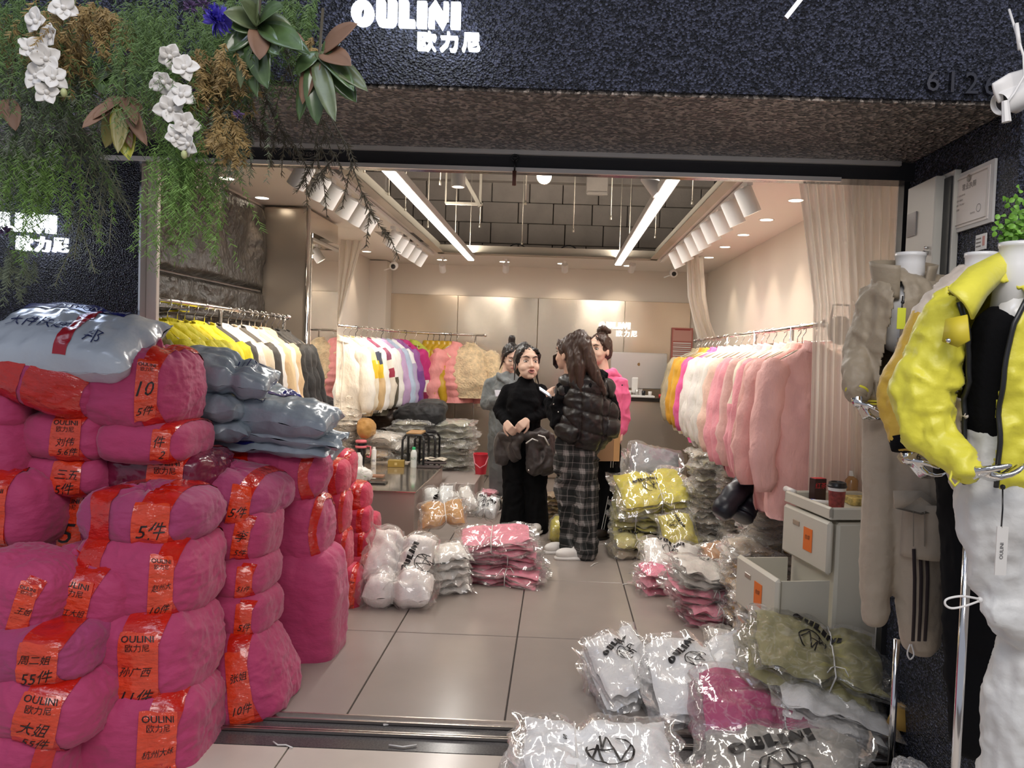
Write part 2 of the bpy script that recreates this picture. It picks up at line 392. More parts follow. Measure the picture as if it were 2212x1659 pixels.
cb(XL, -1.3, 4.62, 6.8); cb(XL, -1.62, 3.15, 4.62); cb(XL, -1.66, 6.8, 7.65); cb(XL, -1.3, 7.65, YB); cb(.97, XR, 3.15, YB); cb(-1.3, .97, 8.1, YB); cb(-1.62, .97, 3.15, 3.5)
struct('ceiling', mb, M_CEIL)
mb = MB()                                   # folded metal rim of the opening
mb.box((-1.30, 6.0, CZ+.05), (.02, 4.3, .11)); mb.box((.97, 6.0, CZ+.05), (.02, 4.3, .11)); mb.box((-.16, 8.1, CZ+.035), (2.28, .02, .10)); mb.box((-1.27, 6.0, CZ-.004), (.07, 4.2, .008)); mb.box((.94, 6.0, CZ-.004), (.07, 4.2, .008)); mb.box((-.16, 8.07, CZ-.004), (2.28, .07, .008))
rim = struct('trim_9', mb, M_GALV)
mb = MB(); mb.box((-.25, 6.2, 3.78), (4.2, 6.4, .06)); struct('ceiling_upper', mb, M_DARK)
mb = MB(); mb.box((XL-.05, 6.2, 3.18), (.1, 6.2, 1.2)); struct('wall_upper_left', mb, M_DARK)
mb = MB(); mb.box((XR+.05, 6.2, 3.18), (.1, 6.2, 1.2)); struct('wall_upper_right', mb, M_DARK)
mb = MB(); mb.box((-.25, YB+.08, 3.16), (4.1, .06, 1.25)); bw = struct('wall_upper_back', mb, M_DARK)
for r in range(4):                          # block wall seen through the open ceiling
    x = -2.25-(r % 2)*.22; r_ = random.Random(r)
    while x < 1.7:
        w = .43+r_.uniform(-.05, .03); mb = MB(); o = r_.uniform(-.012, .006); hh = .238
        mb.box((x+w/2, YB+.03+o, 2.66+r*.243), (w-.010, .09, hh-.004*r_.random()), bev=.006); mb.build('block', M_BLOCK, bw, False); x += w
mb = MB(); mb.box((-.25, YB-.02, 3.57), (4.0, .26, .16), bev=.01); struct('trim_10', mb, M_BLOCK)
# services in the void : junction boxes, pipe, hanging rods, cable loops
for k, (px, py, d, w, h, lab) in enumerate(((1290, 400, 8.6, .24, .22, 'beige junction panel hanging under the slab right of the bright bare lamp'), (810, 392, 8.4, .26, .20, 'grey cable tray end hanging beside the left linear lamp'))):
    q = P(px, py, d); mb = MB(); mb.box((0, 0, 0), (w, .08, h), bev=.008); mb.box((0, -.045, -h*.42), (w*.9, .01, .02)); mb.bar((0, 0, h/2), (0, 0, 3.75-q.z), .02); mb.build('junction_box', M_BLOCK, loc=q, smooth=False, label=lab, cat='box')
rods = [(783, 4.9), (822, 5.6), (855, 6.2), (925, 7.0), (950, 5.2), (985, 7.6), (1038, 6.9), (1130, 7.9), (1135, 5.8), (1240, 7.0), (1320, 6.3), (1418, 7.2), (1455, 5.0), (1362, 7.8), (1495, 5.6)]
for i, (px, d) in enumerate(sorted(rods)):
    x = P(px, 450, d).x; x = max(-1.27, min(.93, x)); mb = MB(); mb.cyl((0, 0, 0), (0, 0, 1.15), .004, 6); mb.cyl((0, 0, -.01), (0, 0, .02), .009, 6)
    mb.build('hanging_rod', M_GALV, loc=(x, d, 2.60), label='thin steel ceiling rod in the dark void, %s from the left' % (ORD[i] or 'first'), cat='rod', group='ceiling hanger rods')
for px, lab in ((1118, 'black cable loop standing over the rear ceiling rim, the left one'), (1228, 'black cable loop standing over the rear ceiling rim, the right one')):
    q = P(px, 548, 8.3); mb = MB(); mb.tube([(math.cos(a)*.10, 0, math.sin(a)*.09) for a in np.linspace(0, PI, 12)], .007, 6)
    mb.build('cable_loop', M_BLK, loc=(q.x, 8.2, CZ+.04), label=lab, cat='cable')
q = P(1000, 440, 6.3); mb = MB(); mb.bar((-.12, 0, .42), (.14, 0, -.02), .03); mb.bar((-.14, 0, 0), (.16, 0, 0), .02); mb.bar((.14, 0, 0), (.14, 0, 1.0), .02); mb.bar((-.14, 0, 0), (-.14, 0, 1.0), .012)
mb.build('angle_bracket', M_GALV, loc=q, smooth=False, label='white angle bracket with diagonal brace hanging behind the small round spotlight', cat='bracket')
# rough stone slabs on the left wall
lw = bpy.data.objects['wall_left']
def rock(y0, y1, z0, z1, seed):
    def fn(u, v):
        y = y0+u*(y1-y0); z = z0+v*(z1-z0)
        e = np.minimum(np.minimum(u, 1-u)*(y1-y0), np.minimum(v, 1-v)*(z1-z0)); e = np.clip(e/.03, 0, 1)
        Q = np.stack([y*5, z*5, y*0+seed], -1); n_ = .5*fbm(Q, seed, 5)+.5*ridge(Q*.6, seed+5, 3)
        y = y+.012*noise(np.stack([z*22, y*0, y*0+seed], -1), 3)*(u > .97)
        return np.stack([XL+.015+(.028+.035*n_)*e, y, z], -1)
    mb = MB(); mb.grid(fn, 90, 70); mb.build('stone_slab', M_ROCK, lw, True)
rock(3.50, 4.02, 1.86, CZ-.02, 1); rock(4.03, 5.66, 1.88, CZ-.02, 2); rock(3.50, 4.02, 1.1, 1.85, 3); rock(4.03, 5.66, 1.1, 1.87, 4); rock(3.50, 4.02, .02, 1.09, 5); rock(4.03, 5.66, .02, 1.09, 6)
# steel-clad column with a mirror on its shop side
col = thing('steel_column', 'square column clad in brushed stainless steel at the left wall', 'column', (-2.0, 6.05, 0))
mb = MB(); mb.box((-.035, 0, 1.25), (.33, .78, 2.49), bev=.012); mb.build('cladding', M_STEEL2, col, False)
mb = MB(); mb.cyl((.133, -.385, .01), (.133, -.385, 2.49), .016, 10); mb.build('corner_bead', M_CHR, col)
mb = MB(); mb.box((.138, .03, 1.18), (.012, .68, 2.30), bev=.003); mb.build('mirror', M_MIR, col, False)
# steel panels on the back wall
bwall = bpy.data.objects['wall_back']
jx = [P(px, 800, YB-.03).x for px in (815, 985, 1158, 1345, 1487)]
for a, b in zip(jx, jx[1:]):
    mb = MB(); mb.box(((a+b)/2, YB-.018, 1.085), (b-a-.006, .03, 2.13), bev=.004); mb.build('steel_panel', M_STEEL, bwall, False)
# ------------------------------------------------------------------ lamps
for n_, x, lab in ((0, -.96, 'long white linear lamp of the open ceiling, the left one'), (1, .58, 'long white linear lamp of the open ceiling, the right one')):
    t = thing('linear_lamp', lab, 'lamp', (x, 6.0, 2.46)); mb = MB(); mb.box((0, 0, .012), (.085, 4.3, .05), bev=.003); mb.build('housing', M_WHT, t, False)
    mb = MB(); mb.box((0, 0, -.0165), (.06, 4.26, .008)); mb.build('diffuser', M_LED, t, False)
    for y in (-2.0, 2.0): mb = MB(); mb.cyl((0, y, .04), (0, y, 1.28), .003, 6); mb.build('suspension_wire', M_GALV, t)
def spot(loc, target, power, lab, size=.75, blend=.6, group=None, r=.042, L=.13, emit=True, stem_z=None, hot=None, drop=.06):
    t = thing('spotlight', lab, 'spotlight', loc, group=group)
    d = (Vector(target)-Vector(loc)).normalized(); R = np.array(d.to_track_quat('Z', 'Y').to_matrix())
    mb = MB(); mb.lathe([(0, -L/2), (r*.9, -L/2), (r, -L/2+.008), (r, L/2), (r*.86, L/2), (r*.80, L/2-.012)], R=R); mb.build('head', M_WHT, t, 35)
    mb = MB(); mb.lathe([(r*.80, L/2-.012), (0, L/2-.008)], R=R); mb.build('lens', hot or M_LAMP, t)
    top = stem_z-loc[2] if stem_z else .10
    mb = MB(); mb.bar((0, 0, 0), (0, 0, top), .016, .010); mb.box((0, 0, top-.012), (.03, .09, .024)); mb.build('arm', M_WHT, t, False)
    if power:
        l = bpy.data.lights.new('spot_beam', 'SPOT'); l.energy = power; l.color = WARM; l.spot_size = size; l.spot_blend = blend; l.shadow_soft_size = .03
        o = bpy.data.objects.new('spot_beam', l); COL.objects.link(o); o.parent = t; o.location = d*(L/2+.01); o.rotation_euler = (-d).to_track_quat('Z', 'Y').to_euler()
    return t
for n_, x, lab in ((0, -1.36, 'white lighting track along the left ceiling edge'), (1, 1.03, 'white lighting track along the right ceiling edge')):
    mb = MB(); mb.box((0, 0, 0), (.035, 4.2, .026), bev=.003); mb.build('lighting_track', M_WHT, loc=(x, 6.0, CZ-.018), smooth=False, label=lab, cat='track')
sd = [4.0, 4.28, 4.52, 4.85, 5.12, 5.42, 6.2, 6.48, 6.76, 7.08, 7.42]
for i, d in enumerate(sd):
    spot((-1.36, d, 2.36), (-1.95, d+.2, 1.45), 36 if i < 6 else 44, 'white cylindrical track spotlight on the left, %s' % ((ORD[i]+' ' if i else '')+'nearest to the entrance' if i < 6 else (ORD[i-6]+' ' if i > 6 else 'first ')+'of the rear cluster'), group='left track spotlights', hot=M_LED if i == 0 else None, r=.048)
rd = [4.29, 4.64, 4.98, 5.33, 5.68, 6.0, 6.42, 6.85]
for i, d in enumerate(rd):
    spot((1.0, d, 2.36), (1.45, d+.05, 1.45), 46, 'white cylindrical track spotlight on the right, %snearest to the entrance' % (ORD[i]+' ' if i else ''), group='right track spotlights', r=.05, L=.15)
for i, px in enumerate((956, 1093, 1220, 1365)):
    q = P(px, 578, 8.5); spot((q.x, 8.5, q.z), (q.x+random.uniform(-.1, .1), 9.2, 1.9), 9, 'small white spotlight by the rear wall, %s from the left' % (ORD[i] or 'first'), group='rear wall spotlights', r=.036, L=.11, stem_z=CZ, size=1.0)
    x = P(px-5, 564, 8.6).x; t = thing('downlight', 'round recessed downlight over the rear wall, %s from the left' % (ORD[i] or 'first'), 'downlight', (x, 8.72, CZ), group='rear downlights')
    mb = MB(); mb.lathe([(.055, -.003), (.062, -.004), (.062, .0)]); mb.build('bezel', M_WHT, t); mb = MB(); mb.lathe([(0, -.002), (.055, -.003)]); mb.build('lamp_face', M_LAMP, t)
def down(x, y, lab, group, p=10, tgt=None):
    t = thing('downlight', lab, 'downlight', (x, y, CZ), group=group)
    mb = MB(); mb.lathe([(.045, -.003), (.054, -.005), (.056, .0)]); mb.build('bezel', M_WHT, t); mb = MB(); mb.lathe([(0, -.002), (.045, -.003)]); mb.build('lamp_face', M_LAMP, t)
    l = bpy.data.lights.new('downlight_beam', 'SPOT'); l.energy = p; l.color = WARM; l.spot_size = 1.15; l.spot_blend = .7; l.shadow_soft_size = .04
    o = bpy.data.objects.new('downlight_beam', l); COL.objects.link(o); o.parent = t; o.location = (0, 0, -.02)
    if tgt: o.rotation_euler = (-(Vector(tgt)-Vector((x, y, CZ))).normalized()).to_track_quat('Z', 'Y').to_euler()
for i, y in enumerate((4.25, 4.95, 5.65, 6.35, 7.05, 7.8)):
    down(1.46, y, 'round recessed downlight in the right ceiling strip, %snearest to the entrance' % (ORD[i]+' ' if i else ''), 'right downlights', 9, (1.72, y, 1.2))
for i, (px, py) in enumerate(((489, 385), (566, 427), (792, 543))):
    q = P(px, py, 4); s = (CZ-H)/(q.z-H); down(q.x*s, 4*s, 'round recessed downlight in the left ceiling strip, %snearest to the entrance' % (ORD[i]+' ' if i else ''), 'left downlights', 12)
# three single lamps under the front beam
q = P(990, 384, 4.6); spot(tuple(q), (q.x, q.y, 0), 10, 'small white spotlight hanging straight down left of the bare bright lamp', stem_z=2.62, r=.042, L=.11)
q = P(1176, 383, 4.6); t = thing('spotlight', 'dazzling lamp facing the entrance under the middle of the ceiling', 'spotlight', q)
mb = MB(); mb.lathe([(0, -.06), (.04, -.06), (.043, .05)], R=np.array(Vector((0, -1, -.15)).to_track_quat('Z', 'Y').to_matrix())); mb.build('head', M_WHT, t); mb = MB(); mb.sph((0, -.045, 0), (.043, .02, .043), 14); mb.build('bulb', emis('bright_bulb', (1, .9, .7), 40), t)
mb = MB(); mb.bar((-.55, .02, .05), (.12, .02, .05), .03); mb.bar((0, .02, .05), (0, .02, 3.75-q.z), .02); mb.build('mounting_rail', M_WHT, t, False)
q = P(1410, 398, 4.6); spot(tuple(q), (q.x+.3, q.y-.05, q.z-.4), 10, 'white spotlight tilted to the right in front of the right linear lamp', stem_z=2.62, r=.045, L=.13)
# extra downlight glow at the entrance
q = P(1705, 388, 3.6); 
# padlock-like latch hanging from the beam
q = P(1112, 352, 2.98); t = thing('shutter_latch', 'brown tag hanging by a dark wire hook from the shutter beam', 'latch', q)
mb = MB(); mb.tube([(math.cos(a)*.012, 0, .02+math.sin(a)*.012) for a in np.linspace(0, 2*PI, 12)], .003, 6); mb.bar((0, 0, .01), (0, 0, -.03), .006); mb.bar((-.02, 0, .02), (.02, 0, .02), .004); mb.build('hook', M_BLK, t)
mb = MB(); mb.cyl((0, 0, -.03), (0, 0, -.085), .008, 8); mb.build('tag', mat('brown_tag', (.16, .06, .04), .5), t)
# cameras
def dome(px, py, d, lab):
    q = P(px, py, d); t = thing('security_camera', lab, 'camera', q); mb = MB(); mb.lathe([(0, -.05), (.03, -.045), (.042, -.02), (.042, .03), (.03, .04), (0, .04)], R=np.array(Vector((0, -1, -.3)).to_track_quat('Z', 'Y').to_matrix())); mb.build('camera_body', M_WHT, t)
    mb = MB(); mb.sph((0, -.03, -.01), .027, 12); mb.build('lens', M_BLK, t); mb = MB(); mb.cyl((0, 0, .02), (.0, .03, CZ-q.z), .012, 8); mb.cyl((0, .03, CZ-q.z-.01), (0, .03, CZ-q.z), .035, 12); mb.bar((-.02, 0, -.02), (-.10, 0, -.05), .012); mb.build('mount', M_WHT, t)
dome(851, 574, 8.0, 'white dome security camera under the left end of the rear ceiling'); dome(1455, 590, 8.4, 'white dome security camera under the right end of the rear ceiling')
# ------------------------------------------------------------------ signs
def sign(name, lab, O, R, h, hz, x1, hx, cat='sign', em=M_SIGN, deep=.02):
    t = thing(name, lab, cat, O); t.rotation_euler = R
    V, Fc = logo2d(); w = V[:, 0].max()-V[:, 0].min()
    mb = extrude2d((V*np.array([x1/w, h]), Fc), deep, Matrix.Translation((0, -.01, 0))); mb.build('latin_lettering', em, t, False)
    for k, ch in enumerate('欧力尼'):
        T = text2d(ch); v = T[0]*hz; w = v[:, 0].max()-v[:, 0].min(); 
        # heavy strokes : the glyph is doubled a little sideways
        T2 = merge2d([(v+np.array([dx, dy]), T[1]) for dx in (-.014*hz, .014*hz) for dy in (-.009*hz, .009*hz)])
        mb = extrude2d(T2, deep, Matrix.Translation((hx+k*hz*1.12, -.01, -h*.5-hz*.68))); mb.build('chinese_character', em, t, False)
    return t
yf = 2.318
q = P(880, 38, yf); q2 = P(765, 38, yf); q3 = P(998, 38, yf)
sign('wall_sign', 'glowing white shop name letters on the dark fascia above the entrance', (q.x, yf, q.z), (0, 0, 0), .073, .058, q3.x-q2.x, P(925, 92, yf).x-q.x)
yl = 3.325
q = P(20, 480, yl); q2 = P(-85, 480, yl); q3 = P(128, 480, yl)
sign('wall_sign', 'glowing white shop name letters half behind fern on the left pillar', (q.x, yl, q.z), (0, math.radians(2), 0), .078, .070, q3.x-q2.x, P(62, 500, yl).x-q.x)
for (px, py, y0, p) in ((880, 60, yf-.10, 1.6), (60, 500, yl-.1, 1.6)):
    q = P(px, py, y0); area('sign_glow', (q.x, y0+.065, q.z), (math.radians(90), 0, PI), .42, .16, 1.3, (.6, .72, 1))
q = P(1328, 703, YB-.06); q2 = P(1293, 703, YB-.06); q3 = P(1361, 703, YB-.06)
sign('wall_sign', 'small glowing shop name letters on the rear steel wall', (q.x, YB-.036, q.z), (0, 0, 0), .078, .078, q3.x-q2.x, P(1338, 718, YB-.06).x-q.x, em=emis('sign_warm', (1, .95, .88), 2.2))
# house number
t = thing('house_number', 'black raised digits at the right end of the dark fascia', 'sign', P(2068, 180, 2.318))
for k, ch in enumerate('6126'):
    T = text2d(ch); v = T[0]*.088; mb = extrude2d((v, T[1]), .016, Matrix.Translation((-.078+k*.056, -.002, -.002*k))); mb.build('digit', mat('dark_nickel', (.10, .10, .115), .16, .9), t, False)
# ------------------------------------------------------------------ soft sacks
_CS = {}
def csphere(n):
    if n in _CS: return _CS[n]
    g = np.tan(np.linspace(-1, 1, n+1)*PI/4); V = []; Fc = []; k = 0
    for ax in range(3):
        for sg in (-1, 1):
            A, B = np.meshgrid(g, g, indexing='ij'); C = np.full_like(A, sg)
            q = [None]*3; q[ax] = C; q[(ax+1) % 3] = A*sg; q[(ax+2) % 3] = B; V.append(np.stack(q, -1).reshape(-1, 3))
            Fc += [(k+i*(n+1)+j, k+(i+1)*(n+1)+j, k+(i+1)*(n+1)+j+1, k+i*(n+1)+j+1) for i in range(n) for j in range(n)]; k += (n+1)**2
    V = np.concatenate(V); key = np.round(V*1e5).astype(np.int64); _, ix, inv = np.unique(key, axis=0, return_index=True, return_inverse=True); inv = inv.reshape(-1)
    V = V[ix]; V = V/np.linalg.norm(V, axis=1, keepdims=True); Fc = [tuple(int(inv[i]) for i in q) for q in Fc]
    _CS[n] = (V, Fc); return _CS[n]
def sackfn(a, b, c, p, seed, tie=None, lump=.05, wr=.012, taper=0, belt=None):
    sc = 1/max(a, b, c)
    T = None if tie is None else np.array(tie, float)/np.linalg.norm(tie)
    def r(D):
        D = np.asarray(D, float); D = D/np.linalg.norm(D, axis=-1, keepdims=True)
        z = D[..., 2]; k = 1+taper*z
        R = (np.abs(D[..., 0]/(a*k))**p+np.abs(D[..., 1]/(b*k))**p+np.abs(z/c)**p)**(-1/p)
        Q = D*R[..., None]*sc
        f = 1+lump*fbm(Q*1.7, seed, 2)
        f = f+wr*1.4*ridge(np.stack([Q[..., 0]*2.2, Q[..., 1]*2.2, Q[..., 2]*9+1.5*noise(Q*2, seed+3)], -1), seed+9, 2)*np.clip(.35+.9*noise(Q*1.6, seed+4), 0, 1)
        f = f+wr*.7*ridge(Q*5+noise(Q*3, seed)[..., None], seed+2, 2)*.6
        ez = np.clip((np.abs(z*R)/c-.45)/.5, 0, 1); ex = np.clip((np.abs(D[..., 0]*R)/a-.5)/.5, 0, 1)
        f = f+.020*ez*ridge(np.stack([Q[..., 0]*7, Q[..., 1]*7, Q[..., 2]*1.6], -1), seed+21, 2)+.016*ex*ridge(np.stack([Q[..., 0]*1.6, Q[..., 1]*6, Q[..., 2]*7], -1), seed+23, 2)
        f = f+.010*np.maximum(0, ridge(np.stack([Q[..., 0]*3+2*noise(Q*1.3, seed+31), Q[..., 1]*3, Q[..., 2]*5], -1), seed+33, 1)-.35)*2
        if T is not None:
            ct = np.clip((D*T).sum(-1), -1, 1); th = np.arccos(ct); u = np.cross(T, [0.3, .9, .2]); u /= np.linalg.norm(u); w = np.cross(T, u)
            ph = np.arctan2((D*w).sum(-1), (D*u).sum(-1)); e = np.exp(-(th/.75)**2)
            f = f+.055*e*np.sin(9*ph+3*noise(np.stack([np.cos(ph)*2, np.sin(ph)*2, th*2], -1), seed+6))*np.clip(th/.25, 0, 1)
            f = f-.16*np.exp(-(th/.33)**2)+.34*np.exp(-(th/.11)**2)
        if belt is not None: f = f-.09*np.exp(-((D[..., 0]*R-belt)/(.05))**2)
        return D*(R*f)[..., None]
    return r
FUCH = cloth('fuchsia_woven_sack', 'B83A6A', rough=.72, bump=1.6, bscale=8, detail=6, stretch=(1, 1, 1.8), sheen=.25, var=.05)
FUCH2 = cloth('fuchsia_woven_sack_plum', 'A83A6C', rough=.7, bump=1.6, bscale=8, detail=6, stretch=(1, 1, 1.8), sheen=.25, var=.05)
FUCH3 = cloth('rose_red_woven_sack', 'C22F50', rough=.72, bump=1.6, bscale=8, detail=6, stretch=(1, 1, 1.8), sheen=.2, var=.05)
MARO = mat('maroon_plastic_film', '6E1A38', .22, bump=.8, bscale=16, coat=.6, var=.2)
TAPE = mat('red_packing_tape', 'C8200F', .16, bump=1.0, bscale=26, coat=.8, var=.10, vscale=20, stretch=(1, 1, 2))
TAPE2 = mat('orange_red_label_tape', 'E0431F', .15, bump=1.2, bscale=24, coat=.9, var=.12, vscale=16, stretch=(1, 1, 2.2))
INK = mat('black_ink', (.012, .010, .010), .5)
def sack(lab, box, d, seed, b=None, roll=0, yaw=0, tie=None, p=3.5, tapes=((.5, 1),), note=None, m=None, taper=0, group='fuchsia sacks', n=30, tlen=1.25, side=0, wrap=2.7, lump=.05, cat='sack', brand=True, wr=.013):
    x0, y0, x1, y1 = box; q = P((x0+x1)/2, (y0+y1)/2, d); a = (x1-x0)*d/F/2*1.05; c = (y1-y0)*d/F/2*1.10
    b = b or max(.12, min(.24, a*1.0))
    t = thing('sack', lab, cat, (q.x, q.y, q.z-c), (0, math.radians(roll), math.radians(yaw)), group)
    fn = sackfn(a, b, c, p, seed, tie, lump, wr, taper)
    off = np.array([0, 0, c]); V, Fc = csphere(n); mb = MB(); mb.add(fn(V)+off, Fc); mb.build('bag', m or FUCH, t)
    for k, (tx, full) in enumerate(tapes):
        xx = tx*2*a-a; wt = min(.048, a*.22)*(1 if full != 2 else 1.45); al = wrap if full else .8
        def g(u, v, xx=xx, wt=wt, al=al):
            al_ = (v*2-1)*al; X = xx+(u*2-1)*wt*(.9+.12*noise(np.stack([v*6, v*0, v*0], -1), seed+k))
            D = np.stack([X, -b*np.cos(al_), c*np.sin(al_)], -1); return fn(D)*1.020+.002*noise(np.stack([u*9, v*60, v*0], -1), seed)[..., None]*np.array([0, 1, 0])+off
        mb = MB(); mb.grid(g, 7, 60); mb.build('tape', TAPE, t)
        if k == 0 and note is not None:
            h = min(.115, c*.60)*tlen; zc = 0
            def g2(u, v, xx=xx, wt=wt):
                X = xx+(u*2-1)*wt*1.04+.010*(v-.5); Z = zc+(v*2-1)*h+.004*np.sin(u*9)
                return fn(np.stack([X, np.full_like(X, -b), Z], -1))*1.030+off
            mb = MB(); mb.grid(g2, 10, 26); mb.build('label_tape', TAPE2, t)
            def cf(x, y, xx=xx): return fn(np.array([xx+x, -b, zc+y]))*1.038+off
            W_ = wt*2*.84; items = []
            if brand:
                T = text2d('OULINI'); s = W_/(T[0][:, 0].max()*2); items.append(xf2d(T, s, 0, h*.80)); items.append(xf2d(T, s, .0009, h*.80))
                T = text2d('欧力尼'); s2 = W_*.72/(T[0][:, 0].max()*2); items.append(xf2d(T, s2, 0, h*.80-s*.9))
                top = h*.80-s*1.7
            else: top = h*.75
            rn = random.Random(seed)
            for j, ln in enumerate(note):
                T = text2d(ln, .35); s3 = min(W_*1.0/(T[0][:, 0].max()*2), (top+h*.8)/len(note)*.95); items.append(xf2d(T, s3, rn.uniform(-.1, .1)*W_, top-(j+.65)*(top+h*.85)/len(note), rn.uniform(-.12, .12), 1.0))
            V_, F_ = merge2d(items); mb = MB(); mb.add(np.array([cf(x, y) for x, y in V_]), F_); mb.build('lettering', INK, t, False)
    return t
UP = (0, -.35, 1); UPL = (-.4, -.3, 1); UPR = (.35, -.35, 1)
